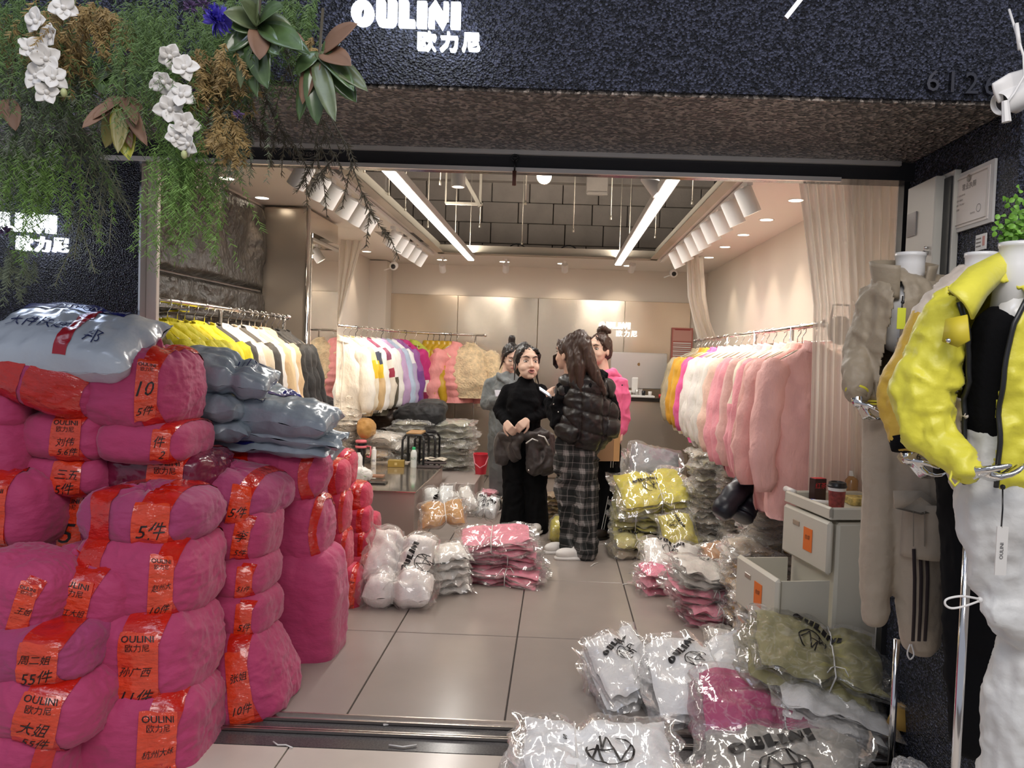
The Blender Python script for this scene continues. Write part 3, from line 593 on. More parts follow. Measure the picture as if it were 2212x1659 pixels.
S = [
 # lab, box, depth, kwargs
 ('lowest pink sack of the front left corner, cut by the frame, with one red tape', (-50, 1528, 175, 1735), 2.55, dict(tapes=((.85, 1),), b=.2, yaw=10)),
 ('pink sack peeping out at floor level behind the front left corner sack', (90, 1570, 185, 1700), 2.86, dict(tapes=(), b=.15)),
 ('slumped pink sack with 55 label in the front left pile, second from its bottom', (-10, 1420, 240, 1568), 2.58, dict(tapes=((.66, 2),), note=['大姐', '55件'], roll=8, p=3.0)),
 ('plum-tinged pink sack with 55 label in the front left pile, third from its bottom', (-12, 1330, 232, 1440), 2.60, dict(tapes=((.72, 2),), note=['周二姐', '55件'], brand=False, m=FUCH2)),
 ('pink sack with slanting crumpled label, top of front left pile at frame edge', (-60, 1188, 131, 1362), 2.62, dict(tapes=((.8, 0),), note=['王姐', '5件'], roll=14, p=3.0)),
 ('gathered pink sack with tied puckered top, on top of the front left pile', (66, 1190, 292, 1354), 2.78, dict(tapes=((.62, 2),), note=['内江大姐', '5.5件'], roll=10, tie=(-.15, -.5, .9), p=2.9, lump=.07)),
 ('big square pink sack with 15 label on the floor, bottom of the second column', (165, 1449, 453, 1660), 2.78, dict(tapes=((.80, 2), (.17, 1)), note=['杭州大妹', '15件'], p=3.4, yaw=6, b=.24)),
 ('big pink sack with crumpled red label, second from bottom of the second column', (217, 1294, 455, 1494), 2.83, dict(tapes=((.68, 2),), note=['孙广西', '11件'], p=3.0, roll=-3, b=.24)),
 ('pink sack with domed front and two tapes, third from bottom of the second column', (198, 1139, 460, 1318), 2.90, dict(tapes=((.84, 1), (.3, 1)), note=['赵州大', '10件'], p=3.0, b=.24)),
 ('plum pink sack with knotted top and shiny torn label, top of the second column', (212, 1046, 454, 1165), 2.93, dict(tapes=((.74, 2), (.30, 1)), note=['5件'], brand=False, tie=(.1, -.55, 1), m=FUCH2, lump=.08, p=2.9)),
 ('tapering pink sack with long slanting tape on the floor, bottom of the third column', (431, 1340, 633, 1538), 3.18, dict(tapes=((.74, 1),), note=['张姐', '10件'], taper=-.22, roll=-10, brand=False, b=.22)),
 ('small pink sack with short crumpled label, second from bottom of the third column', (446, 1266, 594, 1354), 3.22, dict(tapes=((.78, 0),), note=['5件'], brand=False, b=.18)),
 ('small pink sack marked 51, third from bottom of the third column', (441, 1190, 590, 1274), 3.25, dict(tapes=((.82, 0),), note=['51件'], brand=False, b=.18)),
 ('small pink sack with glossy label, fourth from bottom of the third column', (448, 1087, 590, 1196), 3.28, dict(tapes=((.72, 0),), note=['李', '5件'], brand=False, b=.18, roll=6)),
 ('pink sack with pleated knot and two tapes, top of the third column', (366, 1002, 602, 1110), 3.33, dict(tapes=((.82, 1), (.34, 1)), note=['5件'], brand=False, tie=(.05, -.4, 1), m=FUCH2, roll=8, lump=.08, p=2.8)),
 ('tall smooth pink sack standing like a bolster on the floor beside the walkway', (582, 1190, 738, 1447), 3.72, dict(tapes=((.03, 1),), p=4.0, b=.18, taper=.02)),
 ('smooth pink sack with gold-red crinkled edge tape, resting on the tall bolster sack', (574, 1068, 712, 1206), 3.74, dict(tapes=((.93, 1),), p=3.3, b=.17)),
 ('wide pink sack with bow-like pinched top, above the third and fourth columns', (480, 955, 702, 1078), 3.72, dict(tapes=((.32, 0), (.93, 1)), tie=(-.1, -.2, 1), p=3.0, lump=.08, b=.17)),
 ('narrow pink sack with bright tape on the floor at the far end of the pile', (729, 1222, 785, 1342), 4.45, dict(tapes=((.75, 1),), note=['欧'], p=3.2, b=.12, m=FUCH3)),
 ('narrow red-banded pink sack, second layer at the far end of the pile', (704, 1141, 757, 1232), 4.42, dict(tapes=((.9, 1),), b=.12, m=FUCH3)),
 ('narrow red-banded pink sack, third layer at the far end of the pile', (701, 1058, 755, 1149), 4.42, dict(tapes=((.85, 1),), b=.12, m=FUCH3)),
 ('narrow red-taped pink sack, fourth layer at the far end of the pile', (690, 996, 752, 1066), 4.42, dict(tapes=((.6, 2),), b=.12, m=FUCH3)),
 ('rearmost pink sack on the floor beside the white tied pack', (750, 1190, 808, 1286), 4.85, dict(tapes=((.75, 1),), b=.12, m=FUCH3)),
 ('rearmost pink sack, second from the floor, beside the white tied pack', (751, 1140, 803, 1208), 4.87, dict(tapes=((.7, 1),), b=.12, m=FUCH3)),
 ('rearmost pink sack with shiny front, third from the floor', (745, 1091, 802, 1150), 4.88, dict(tapes=((.7, 1),), b=.12, m=FUCH3)),
 ('rearmost rounded pink sack with wide red tape, fourth from the floor', (733, 1042, 799, 1102), 4.9, dict(tapes=((.7, 2),), b=.13, m=FUCH3)),
 ('small red-taped sack on top of the rearmost sacks beside the table bottles', (700, 974, 766, 1046), 4.85, dict(tapes=((.5, 2), (.85, 1)), b=.13, m=FUCH3)),
 ('dull rose sack half hidden behind the rearmost sack column', (786, 1108, 818, 1165), 5.05, dict(tapes=(), b=.12, m=FUCH3)),
 ('pink sack with 11 label and gathered neck, second pile at the left frame edge', (-20, 1012, 143, 1172), 2.98, dict(tapes=((.50, 2),), note=['内蒙赤峰', '11件'], tie=(0, -.25, 1), p=3.0, b=.2)),
 ('pink sack with 10 label above the 11 sack at the left frame edge', (-40, 894, 93, 1044), 3.02, dict(tapes=((.55, 2),), note=['北京杭州', '10件'], p=3.0, b=.2)),
 ('small pink sack with wet-looking tape below the long taped roll', (-40, 845, 84, 918), 3.02, dict(tapes=((.42, 2),), note=['5件'], brand=False, b=.18)),
 ('long slanting pink sack wrapped in wide red tape below the blue and white parcel', (-30, 752, 224, 872), 3.02, dict(tapes=((.35, 2), (.65, 2), (.9, 2)), roll=17, b=.18, p=3.0)),
 ('pink sack with 5.6 label in the middle of the rear left pile', (89, 884, 268, 985), 3.10, dict(tapes=((.66, 2),), note=['刘伟', '5.6件'], b=.2)),
 ('pink sack with torn label under the 5.6 sack', (90, 972, 264, 1060), 3.12, dict(tapes=((.68, 2),), note=['三五', '5件'], brand=False, b=.2)),
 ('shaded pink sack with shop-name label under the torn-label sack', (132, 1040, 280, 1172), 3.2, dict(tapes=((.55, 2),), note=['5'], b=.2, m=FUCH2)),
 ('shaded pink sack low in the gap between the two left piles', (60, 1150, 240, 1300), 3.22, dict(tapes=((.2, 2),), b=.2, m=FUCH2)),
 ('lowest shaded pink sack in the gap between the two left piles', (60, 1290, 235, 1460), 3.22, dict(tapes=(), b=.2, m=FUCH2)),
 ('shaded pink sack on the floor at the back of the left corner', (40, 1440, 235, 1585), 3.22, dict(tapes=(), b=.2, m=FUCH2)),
 ('large round pink sack with crinkled 10 label on top of the rear left pile', (216, 750, 418, 924), 3.12, dict(tapes=((.80, 1),), note=['10', '5件'], tie=(.3, -.1, 1), p=3.0, b=.22)),
 ('pink sack squeezed under the large round sack', (257, 905, 434, 990), 3.13, dict(tapes=((.84, 1),), note=['件', '2'], brand=False, b=.22)),
 ('dark maroon plastic sack with silvery glints under the squeezed sack', (262, 968, 476, 1056), 3.2, dict(tapes=((.68, 2),), note=['件'], m=MARO, wr=.03, b=.2)),
 ('red-taped sack lying directly under the blue and white parcel', (30, 742, 252, 802), 3.14, dict(tapes=((.25, 2), (.7, 2)), b=.2, m=FUCH3, roll=5)),
]
# sacks that fill the inside of the wall of sacks, where other sacks hide most of them
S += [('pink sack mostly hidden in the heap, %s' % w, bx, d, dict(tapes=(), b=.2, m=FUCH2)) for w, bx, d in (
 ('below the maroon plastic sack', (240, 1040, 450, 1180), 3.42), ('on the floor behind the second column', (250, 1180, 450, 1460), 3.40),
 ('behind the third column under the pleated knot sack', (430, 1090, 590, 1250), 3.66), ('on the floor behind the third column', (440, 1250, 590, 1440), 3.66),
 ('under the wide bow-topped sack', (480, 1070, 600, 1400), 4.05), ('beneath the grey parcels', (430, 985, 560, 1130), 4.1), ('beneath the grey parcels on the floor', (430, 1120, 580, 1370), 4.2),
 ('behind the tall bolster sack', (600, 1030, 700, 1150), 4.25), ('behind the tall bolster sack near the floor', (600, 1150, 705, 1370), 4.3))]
for i, (lab, bx, d, k) in enumerate(S):
    big = bx[2]-bx[0] > 180; k.setdefault('n', 60 if big else (30 if bx[2]-bx[0] > 90 else 18)); sack(lab, bx, d, 100+i*7, **k)
# ------------------------------------------------------------------ flat parcels and tied packs
def pillow(a, b, c, seed, u0=None, pin=.24, e=3.0, jag=.03, crum=.010, zsag=0, tz=.5):
    """returns S(u,v,side): u,v in -1..1 ; pinched by a string at u0"""
    def Sf(u, v, side, lift=0):
        u = np.asarray(u, float); v = np.asarray(v, float)
        g = np.ones_like(u); gz = np.ones_like(u)
        for uu in ([] if u0 is None else (u0 if hasattr(u0, '__len__') else [u0])):
            k = np.exp(-((u-uu)/.13)**2); g = g-pin*k; gz = gz-.42*k
        Q = np.stack([u*1.3+seed, v*1.3, side*.0+u*0], -1)
        edge = np.maximum(np.abs(u), np.abs(v))**6
        x = u*a*(1+jag*edge*noise(np.stack([v*4, u*2+seed, u*0], -1), seed)); y = v*b*g*(1+jag*1.2*edge*noise(np.stack([u*4, v*2+seed, u*0], -1), seed+1))
        t = (np.clip(1-np.abs(u)**e, 0, 1)*np.clip(1-np.abs(v)**e, 0, 1))**tz
        z = side*c*t*gz*(1+.16*fbm(Q, seed+2, 2))
        cr = crum*(.5*ridge(np.stack([u*a*16, v*b*16, u*0+side], -1)+.7*noise(Q*2, seed)[..., None], seed+5, 2)+.6*fbm(np.stack([u*a*26, v*b*26, u*0+side], -1), seed+8, 2))
        z = z+cr*(.5+.5*t)+zsag*(u**2+v**2)+edge*.02*noise(np.stack([u*3, v*3, u*0], -1), seed+4)
        if u0 is not None:                       # radiating gathers either side of the string
            for uu in (u0 if hasattr(u0, '__len__') else [u0]): z = z+c*.16*np.exp(-((u-uu)/.42)**2)*np.sin(v*13+3*noise(Q*2, seed+7))*t
        return np.stack([x, y, z+side*lift], -1)
    return Sf
def add_pillow(mb, Sf, nu, nv, mi=0, lift=0, off=(0, 0, 0), rz=0, gz=None):
    for side in (1, -1):
        def fn(u, v):
            p = Sf((u*2-1)*side, v*2-1, side, lift); c_, s_ = math.cos(rz), math.sin(rz)
            return np.stack([p[..., 0]*c_-p[..., 1]*s_, p[..., 0]*s_+p[..., 1]*c_, p[..., 2]], -1)+np.array(off)
        mb.grid(fn, nu, nv, mi)
FILM = film('clear_film'); FILM2 = film('milky_film', haze=.30); FILM3 = film('thin_film', haze=.09)
STRING = mat('white_plastic_string', (.75, .73, .70), .4)
def pack(lab, box, d, cols, seed, layers=1, c=.07, rot=(0, 0, 0), tie=0.0, prt=None, res=26, b=None, name='garment_pack', cat='pack', group=None, fm=None, string=True, spread=.05, fat=1.0, cmat=None, z=None):
    x0, y0, x1, y1 = box; q = P((x0+x1)/2, (y0+y1)/2, d); a = (x1-x0)*d/F/2; hh = (y1-y0)*d/F/2
    if b is None:
        th = math.atan2(H-q.z, d)+math.radians(rot[0]); th = max(th, .12); b = max(.10, min(.30, (hh-c*math.cos(th))/math.sin(th)))
    rz = max(0, q.z-c) if z is None else z
    t = thing(name, lab, cat, (q.x, q.y, rz), [math.radians(r) for r in rot], group); rn = random.Random(seed)
    cm = [cmat] if cmat else [cloth('garment_'+k, k, rough=.6, bump=.5, bscale=14) for k in cols]
    fb, cbm = MB(), MB(); h = c/layers
    for i in range(layers):
        zo = c+(i-(layers-1)/2)*2*h; ox, oy, ra = (rn.uniform(-1, 1)*spread*a, rn.uniform(-1, 1)*spread*b, rn.uniform(-.06, .06)) if layers > 1 else (0, 0, 0)
        sq = .55 if layers > 1 and tie is not None else 1
        Sf = pillow(a, b, h*1.12*fat, seed+i, tie, jag=.10, crum=.012, tz=.42)
        Sc = pillow(a*.84, b*.86, h*1.0*fat, seed+i, tie, e=3.5, jag=.03, crum=.014)
        add_pillow(fb, Sf, res, max(8, int(res*.6)), off=(ox, oy, zo), rz=ra, lift=.002); add_pillow(cbm, Sc, max(10, res-6), max(8, int(res*.5)), mi=i % len(cm), off=(ox, oy, zo), rz=ra)
    cbm.build('folded_garments', cm, t); fb.build('clear_bag', fm or FILM, t)
    top = pillow(a, b, h*1.12*fat, seed+layers-1, tie, jag=.10, crum=.012, tz=.42); zt = c+(layers-1)/2*2*h
    if string and tie is not None:
        mb = MB()
        for uu in (tie if hasattr(tie, '__len__') else [tie]):
            pts = []
            for v in np.linspace(-.97, .97, 12): p = top(uu, v, 1, .006); pts.append((p[0], p[1], p[2]+zt))
            lo = c-(layers-1)/2*2*h
            for v in np.linspace(.97, -.97, 12): p = top(uu, v, -1, .006); pts.append((p[0], p[1], p[2]+lo))
            mb.tube(pts, .0035, 5, close=True)
            e = Vector(pts[2]); mb.tube([e, e+Vector((.03, -.02, .02)), e+Vector((.06, -.04, -.01))], .0025, 4); mb.tube([e, e+Vector((-.02, -.03, .015)), e+Vector((-.045, -.06, -.02))], .0025, 4)
        mb.build('string', STRING, t)
    if prt:
        kind, s, u_, v_, ang = prt; items = []
        V, Fc = logo2d()
        if 'n' in kind: items.append(xf2d((V, Fc), s, 0, 0))
        if 'r' in kind:
            yy = -s*2.6 if 'n' in kind else 0; R_ = s*1.7
            items += [xf2d(ring2d(1, .09, 30, -.3, 4.4), R_, 0, yy), xf2d(line2d([(-.9, -.35), (-.35, .75), (.1, -.75), (.35, .1), (.35, -.9)], .09), R_, 0, yy), xf2d(line2d([(-.1, .1), (.95, .1)], .08), R_, 0, yy), xf2d(line2d([(.35, .9), (.5, -.1), (.75, .6)], .09), R_, 0, yy)]
        if 's' in kind: items.append(xf2d(text2d('s'), s, s*3, -s*2))
        V, Fc = xf2d(merge2d(items), 1, u_*a, v_*b, math.radians(ang))
        u = np.clip(V[:, 0]/a, -.93, .93); v = np.clip(V[:, 1]/b, -.93, .93); Pn = top(u, v, 1, .007); Pn[:, 2] += zt
        mb = MB(); mb.add(Pn, Fc); mb.build('print', INK, t, False)
    return t
def parcel(lab, box, d, seed, c=.06, rot=(0, 0, 0), bands=(), texts=(), tie=None, b=None, m=None, group='grey postal parcels', band_m=None, z=None):
    x0, y0, x1, y1 = box; q = P((x0+x1)/2, (y0+y1)/2, d); a = (x1-x0)*d/F/2; hh = (y1-y0)*d/F/2
    if b is None:
        th = max(.12, math.atan2(H-q.z, d)+math.radians(rot[0])); b = max(.12, min(.28, (hh-c*math.cos(th))/math.sin(th)))
    t = thing('parcel', lab, 'parcel', (q.x, q.y, q.z), [math.radians(r) for r in rot], group)
    Sf = pillow(a, b, c, seed, tie, jag=.05, crum=.010, tz=.45, pin=.14)
    mb = MB(); add_pillow(mb, Sf, 44, 26); mb.build('mailer', m or M_MAIL, t)
    for (u0, u1, v0, v1, mm) in bands:
        mb = MB(); mb.grid(lambda u, v: Sf(u0+(u1-u0)*u, v0+(v1-v0)*v, 1, .003), 16, 24); mb.build('printed_band', mm, t)
    for s, h, u_, v_, ang, mm in texts:
        V, Fc = xf2d(text2d(s), h, u_*a, v_*b, math.radians(ang)); u = np.clip(V[:, 0]/a, -.95, .95); v = np.clip(V[:, 1]/b, -.95, .95)
        mb = MB(); mb.add(Sf(u, v, 1, .005), Fc); mb.build('lettering', mm, t, False)
    return t
M_MAIL = mat('grey_polythene_mailer', '93A0AC', .28, bump=.8, bscale=14, coat=.5, var=.06)
M_MAILW = mat('white_polythene_mailer', 'C3CBD4', .25, bump=.7, bscale=12, coat=.5)
M_BLUE = mat('navy_polythene_print', '1C2270', .25, bump=.7, bscale=14, coat=.5)
M_REDT = mat('red_tape', 'B3172A', .25, bump=.5, bscale=20, coat=.4)
INKB = mat('navy_ink', '1E2A5A', .4)
parcel('blue and white express parcel with a red tape strip, top of the left pile', (-10, 690, 325, 785), 3.0, 5, c=.10, rot=(34, 5, 0), b=.19, m=M_MAILW, group=None, bands=((-.98, .6, .42, .95, M_BLUE), (.12, .28, -.9, .6, M_REDT)), texts=(('大件快递', .062, -.26, -.22, -3, INKB), ('邦', .065, .50, -.42, -3, INKB), ('DEPPON.COM', .045, .12, .62, 0, M_MAILW), ('一', .05, -.05, .25, 0, INKB)))
parcel('large glossy grey parcel beside the large round sack, topmost of the grey ones', (383, 752, 590, 862), 3.45, 6, c=.085, rot=(18, 12, 8), tie=.25, texts=(('川汇', .07, .5, -.1, 0, INKB),))
parcel('pale grey parcel squeezed under the topmost grey one', (405, 845, 530, 908), 3.45, 7, c=.06, rot=(5, 4, 0))
parcel('grey parcel tip jutting left between the pale parcel and the pink sacks', (425, 900, 545, 950), 3.5, 8, c=.05, rot=(5, 0, 10))
parcel('small grey parcel with navy end leaning behind the long grey parcel', (545, 835, 640, 895), 3.75, 9, c=.05, rot=(15, 25, 0), bands=((.2, .95, -.9, .9, M_BLUE),))
parcel('long plump grey parcel with navy printed corner, in the middle of the grey heap', (498, 860, 730, 935), 3.55, 10, c=.085, rot=(16, 7, -4), bands=((-.8, .1, .35, .9, M_BLUE),), texts=(('口', .05, -.35, -.5, 0, INKB), ('巳', .05, -.7, -.4, 0, INKB)))
parcel('flat grey parcel under the long plump one', (462, 908, 745, 962), 3.6, 11, c=.05, rot=(7, 5, 0), tie=.75)
parcel('thin grey parcel with navy stripe, lowest of the grey heap', (440, 930, 720, 985), 3.62, 12, c=.04, rot=(7, 4, 3), bands=((-.7, -.1, -.9, .8, M_BLUE),))
parcel('crumpled grey parcel end with red edging hanging over the far pink sacks', (655, 950, 722, 1012), 3.8, 13, c=.05, rot=(30, 30, 0), bands=((.5, .6, -.9, .9, M_REDT),))
# ------------------------------------------------------------------ tied packs of folded garments on the floor
pack('big glossy white pack with upright shop print, tied crosswise, beside the pink sacks', (786, 1126, 948, 1255), 4.62, ['F8F2EE'], 21, c=.085, rot=(50, 8, 0), tie=0.0, prt=('nr', .034, .30, -.1, 80), b=.19, fat=1.2, res=40, z=.18)
pack('lower half-bundle of the white pack beside the pink sacks, bulging onto the floor', (778, 1228, 950, 1324), 4.45, ['F9F3EF'], 22, c=.10, rot=(12, 0, 0), tie=-.1, b=.13, fat=1.1, res=36, z=.0)
pack('white bag stack leaning on the right of the big white pack', (930, 1160, 1018, 1284), 4.75, ['E9E5DF', 'D8D3CC'], 23, layers=5, c=.14, rot=(8, -6, 20), tie=None, b=.13, z=0)
pack('small grey-white bag behind the big white pack', (812, 1104, 880, 1165), 5.1, ['D5D2CC'], 24, c=.07, rot=(40, -10, 0), b=.12, z=.12)
pack('tan pack under the steel table corner, the lower one', (872, 1110, 1010, 1180), 5.2, ['C08A3C', 'B98A48'], 25, layers=2, c=.07, rot=(10, 5, 0), tie=.1, b=.14, z=.0)
pack('tan pack with knotted string on top of the lower tan one', (905, 1078, 1012, 1135), 5.25, ['C4924A'], 26, c=.05, rot=(28, -8, 10), tie=.1, b=.13)
pack('white pack with slanted print behind the tan packs', (915, 1046, 990, 1106), 5.75, ['E2E4E2'], 27, c=.07, rot=(45, -10, 0), prt=('n', .03, -.1, -.3, 75), b=.15)
pack('white pack with pointed film corner right of the steel table', (968, 1046, 1036, 1108), 5.8, ['E6E2DC'], 28, c=.06, rot=(40, -25, 10), b=.13)
pack('small white pack with ring print behind the stacked pink packs', (1020, 1072, 1078, 1108), 5.9, ['E0E2E2'], 29, c=.05, rot=(35, 10, 0), prt=('nr', .025, 0, .2, -20), b=.12)
pack('pink tied pack with bow, lowest of three pink packs on the floor', (1010, 1158, 1182, 1222), 5.0, ['E07A92', 'DD7F97'], 30, layers=4, c=.055, rot=(9, 3, -8), tie=.05, b=.17, z=0, spread=.07)
pack('pink tied pack in the middle of three pink packs', (996, 1122, 1172, 1178), 5.05, ['DF7590', 'D9829A'], 31, layers=4, c=.05, rot=(5, 0, 4), tie=.15, b=.17, z=.105, spread=.08)
pack('pink tied pack on top of three pink packs', (988, 1092, 1160, 1144), 5.05, ['DC7C95', 'E58CA0'], 32, layers=4, c=.05, rot=(8, -4, 2), tie=-.1, b=.17, z=.20, spread=.08)
for i in range(6):
    pack('thin pink bag in the stack behind the denim-clad woman, %slowest' % (ORD[i]+' ' if i else ''), (1036+random.randint(-4, 6), 1040-i*9, 1078, 1060-i*9), 7.0+i*.02, ['DC97A4'], 40+i, c=.018, tie=None, b=.12, group='thin pink bags behind the denim-clad woman', res=12, z=.035*i+.0)
for i in range(7):
    pack('thin yellow-brown bag stacked between the black-clad women, %slowest' % (ORD[i]+' ' if i else ''), (1176, 1056-i*8, 1216, 1072-i*8), 6.9, ['B59A4A' if i % 2 else '8A6A3C'], 50+i, c=.018, tie=None, b=.12, group='thin bags between the women', res=12, z=.034*i)
pack('small yellow and white bag on the floor by the plaid trousers', (1186, 1072, 1224, 1160), 6.2, ['D8CC4A'], 58, c=.09, rot=(30, 0, 0), tie=None, b=.12, z=0)
# right-hand heap
pack('flat white pack with bold print between the yellow packs and the pink pack', (1380, 1104, 1530, 1160), 5.1, ['E8E4DE'], 60, c=.045, rot=(22, 6, 0), prt=('nr', .032, -.1, .45, -6), b=.18, z=.14)
pack('fat pink tied pack lying under the flat white pack', (1370, 1140, 1572, 1228), 4.95, ['E67F9D', 'E28BA2'], 61, layers=3, c=.085, rot=(5, -3, 10), tie=-.35, b=.15, z=0, prt=('n', .028, .3, .3, 20))
pack('white tied pack resting on the nearest small pink pack', (1442, 1182, 1626, 1284), 4.55, ['E6E0D8', 'DDD8D0'], 62, layers=5, c=.075, rot=(9, 9, 10), tie=.25, b=.17, z=.125, prt=('r', .022, -.2, .3, 20), spread=.06)
pack('pink pack under the white tied pack, upper of two', (1432, 1238, 1620, 1296), 4.5, ['E07D96'], 63, layers=3, c=.045, rot=(6, 6, 12), tie=.1, b=.16, z=.075)
pack('pink pack on the floor under the white tied pack, lower of two', (1458, 1272, 1632, 1334), 4.4, ['E58AA2', 'E07A94'], 64, layers=3, c=.045, rot=(4, 3, 12), tie=.0, b=.14, z=0)
pack('tan pack under the dark puffer sleeve', (1520, 1108, 1622, 1168), 4.95, ['C08E50', 'B98A5A'], 65, layers=2, c=.05, rot=(12, -12, 0), b=.14, z=.20)
pack('tan and khaki pack below the puffer sleeve, lower one', (1540, 1150, 1640, 1230), 4.9, ['B9A68C', 'C9A25A'], 66, layers=4, c=.11, rot=(6, 0, 0), b=.14, z=.0, tie=None, prt=None)
pack('grey tied pack with short dark print beside the striped trousers', (1316, 1082, 1408, 1162), 5.75, ['B5A78F', 'BDB46A'], 67, layers=2, c=.085, rot=(14, 4, 10), tie=.2, b=.14, z=0, prt=('n', .03, -.1, .4, 0))
pack('bright yellow tied pack with dark print, largest in the middle right', (1326, 962, 1492, 1062), 6.0, ['D8CB3A', 'CFC238'], 68, layers=3, c=.075, rot=(26, -6, 6), tie=.15, b=.25, z=.38, prt=('nr', .036, -.15, .25, 18), res=34)
pack('yellow pack under the bright yellow tied pack', (1316, 1050, 1424, 1100), 5.95, ['D2C853', 'BDB66A'], 69, layers=4, c=.07, rot=(5, 0, 0), b=.22, z=.19, prt=('n', .028, 0, -.2, 8))
pack('yellow-grey pack at the bottom behind the striped trousers', (1320, 1085, 1440, 1130), 6.1, ['C9BE60'], 70, layers=3, c=.085, b=.2, z=0)
pack('clear bag with navy and yellow clothing leaning beside the bag wall', (1424, 1036, 1506, 1120), 5.55, ['3A4152', 'CFC24A'], 71, layers=2, c=.07, rot=(42, -8, 0), tie=None, b=.16, z=.18, prt=('nr', .022, .2, .35, -70))
pack('big rumpled clear bag standing open above the yellow pack', (1345, 935, 1470, 1010), 6.4, ['C9BDA8', '8F9196'], 72, layers=2, c=.09, rot=(35, 10, 0), tie=None, b=.2, z=.52)
pack('clear bag with grey clothing behind the yellow pack by the counter', (1330, 950, 1420, 1010), 6.8, ['9C9C98'], 73, c=.10, rot=(25, 0, 0), tie=None, b=.18, z=.40)
pack('clear bag of pale clothing at the foot of the counter', (1330, 1000, 1450, 1100), 6.7, ['BDB6A2'], 74, layers=3, c=.2, tie=None, b=.2, z=0)
def bag_stack(where, px0, px1, ytop, d, n, cols, seed, w=.16, th=.03, z0=0, res=12, lean=0, group=None, jit=.03):
    q0, q1 = P(px0, ytop, d), P(px1, ytop, d); a = (q1.x-q0.x)/2; rn = random.Random(seed); top = q0.z; n = n or max(2, int((top-z0)/(2*th*.92)))
    th = (top-z0)/n/2
    for i in range(n):
        t = thing('clear_bag', 'flat clear bag in the %s, %s' % (where, (ORD[n-1-i]+' from top' if n-1-i else 'topmost') if n-1-i < 21 else 'near the floor'), 'bag', ((q0.x+q1.x)/2+rn.uniform(-jit, jit)+lean*i/n, d+rn.uniform(-jit, jit), z0+i*2*th), (0, rn.uniform(-.05, .05), rn.uniform(-.2, .2)), group or 'bags of the '+where)
        sd = seed*50+i % 5; Sf = pillow(a*1.12, w*1.1, th*1.45, sd, None, jag=.22, crum=.016, tz=.4); Sc = pillow(a*.86, w*.9, th*1.15, sd, None, jag=.05, crum=.01)
        k = rn.choice(cols); mb = MB(); add_pillow(mb, Sc, res-2, 8, off=(0, 0, th)); mb.build('folded_clothing', cloth('garment_'+k, k, rough=.6, bump=.5, bscale=14), t)
        mb = MB(); add_pillow(mb, Sf, res+4, 10, off=(0, 0, th), lift=.002); mb.build('film', FILM2, t)
bag_stack('left high bag wall under right rail', 1494, 1560, 975, 5.75, 20, ['CFC6B6', 'D9D0C0', 'C3BA9C', 'B9A892'], 3, w=.18)
bag_stack('right high bag wall under right rail', 1556, 1625, 1000, 5.45, 18, ['D2C8B8', 'C9BFA8', 'CFC19A'], 4, w=.18)
bag_stack('fanned stack behind the open drawer', 1612, 1712, 1052, 4.55, 14, ['DAD2C6', 'D2C8BA', 'D8CDBF', 'C89A52'], 5, w=.18, jit=.02)
bag_stack('low column left of the open drawer', 1566, 1650, 1170, 4.35, 10, ['C9B79C', 'D0A45A', 'D9D2C8'], 6, w=.16)
bag_stack('floor column before the drawers', 1600, 1668, 1262, 3.95, 7, ['D2A860', 'DDD6CC'], 7, w=.12)
bag_stack('tall pale stack by the mirror', 716, 780, 852, 7.15, 22, ['D6CFC2', 'CCC5B6', 'DED8CE'], 8, w=.16, jit=.025)
bag_stack('grey-green stack behind the stool', 850, 928, 905, 7.7, 14, ['9A957C', '8F8A74', 'A6A08A'], 9, w=.2)
bag_stack('broad sage stack under fur coat', 926, 1020, 908, 7.8, 14, ['A9A78F', 'B4B29C', '9F9C84'], 10, w=.22)
bag_stack('white heap behind the tumbler', 776, 866, 935, 7.2, 10, ['DCD5CA', 'E2DBD0', 'C9A878'], 11, w=.2, jit=.05)
# front right, nearest to the viewer
pack('white tied pack with dark print, leftmost of the front right heap', (1272, 1362, 1410, 1542), 3.38, ['FAFAF8', 'F4F2F0'], 80, layers=4, c=.10, rot=(26, -12, 12), tie=.35, b=.20, z=0, prt=('nr', .026, .05, .45, 38), res=34, spread=.09)
pack('white tied pack with dark print, second from the left in the front right heap', (1384, 1366, 1640, 1566), 3.30, ['FBFAF8', 'F5F3F0'], 81, layers=5, c=.105, rot=(24, -6, 8), tie=.25, b=.23, z=.0, prt=('nr', .030, -.25, .45, 40), res=40, spread=.06)
pack('olive tied pack with dark print on top of the front right heap', (1588, 1344, 1898, 1515), 3.08, ['A39C62', '9C9560'], 82, layers=2, c=.075, rot=(22, 12, -8), tie=.2, b=.20, z=.245, prt=('nr', .034, .0, .45, -16), res=44, spread=.03)
pack('white pack sagging under the olive pack', (1640, 1470, 1900, 1580), 3.02, ['F6F4F0'], 83, layers=3, c=.07, rot=(12, 14, -6), tie=None, b=.22, z=.11, res=30)
pack('magenta tied pack below the white packs, at the sill', (1486, 1482, 1798, 1612), 2.95, ['B5286A', 'BE3574'], 84, layers=2, c=.10, rot=(20, 6, 0), tie=.15, b=.19, z=.02, res=40)
pack('white pack at the bottom edge of the frame with ring print, left one', (1090, 1592, 1480, 1760), 2.62, ['F8F9FA'], 85, layers=2, c=.065, rot=(6, 0, 2), tie=-.22, b=.27, z=0, prt=('rs', .05, .15, -.05, 180), res=44)
pack('grey clear bag at the bottom edge of the frame with bold print, right one', (1500, 1575, 1890, 1780), 2.60, ['B9B4AC', 'A9A49C'], 86, layers=2, c=.07, rot=(13, -6, -12), tie=None, b=.25, z=0, prt=('nr', .052, -.1, .35, 18), res=44)
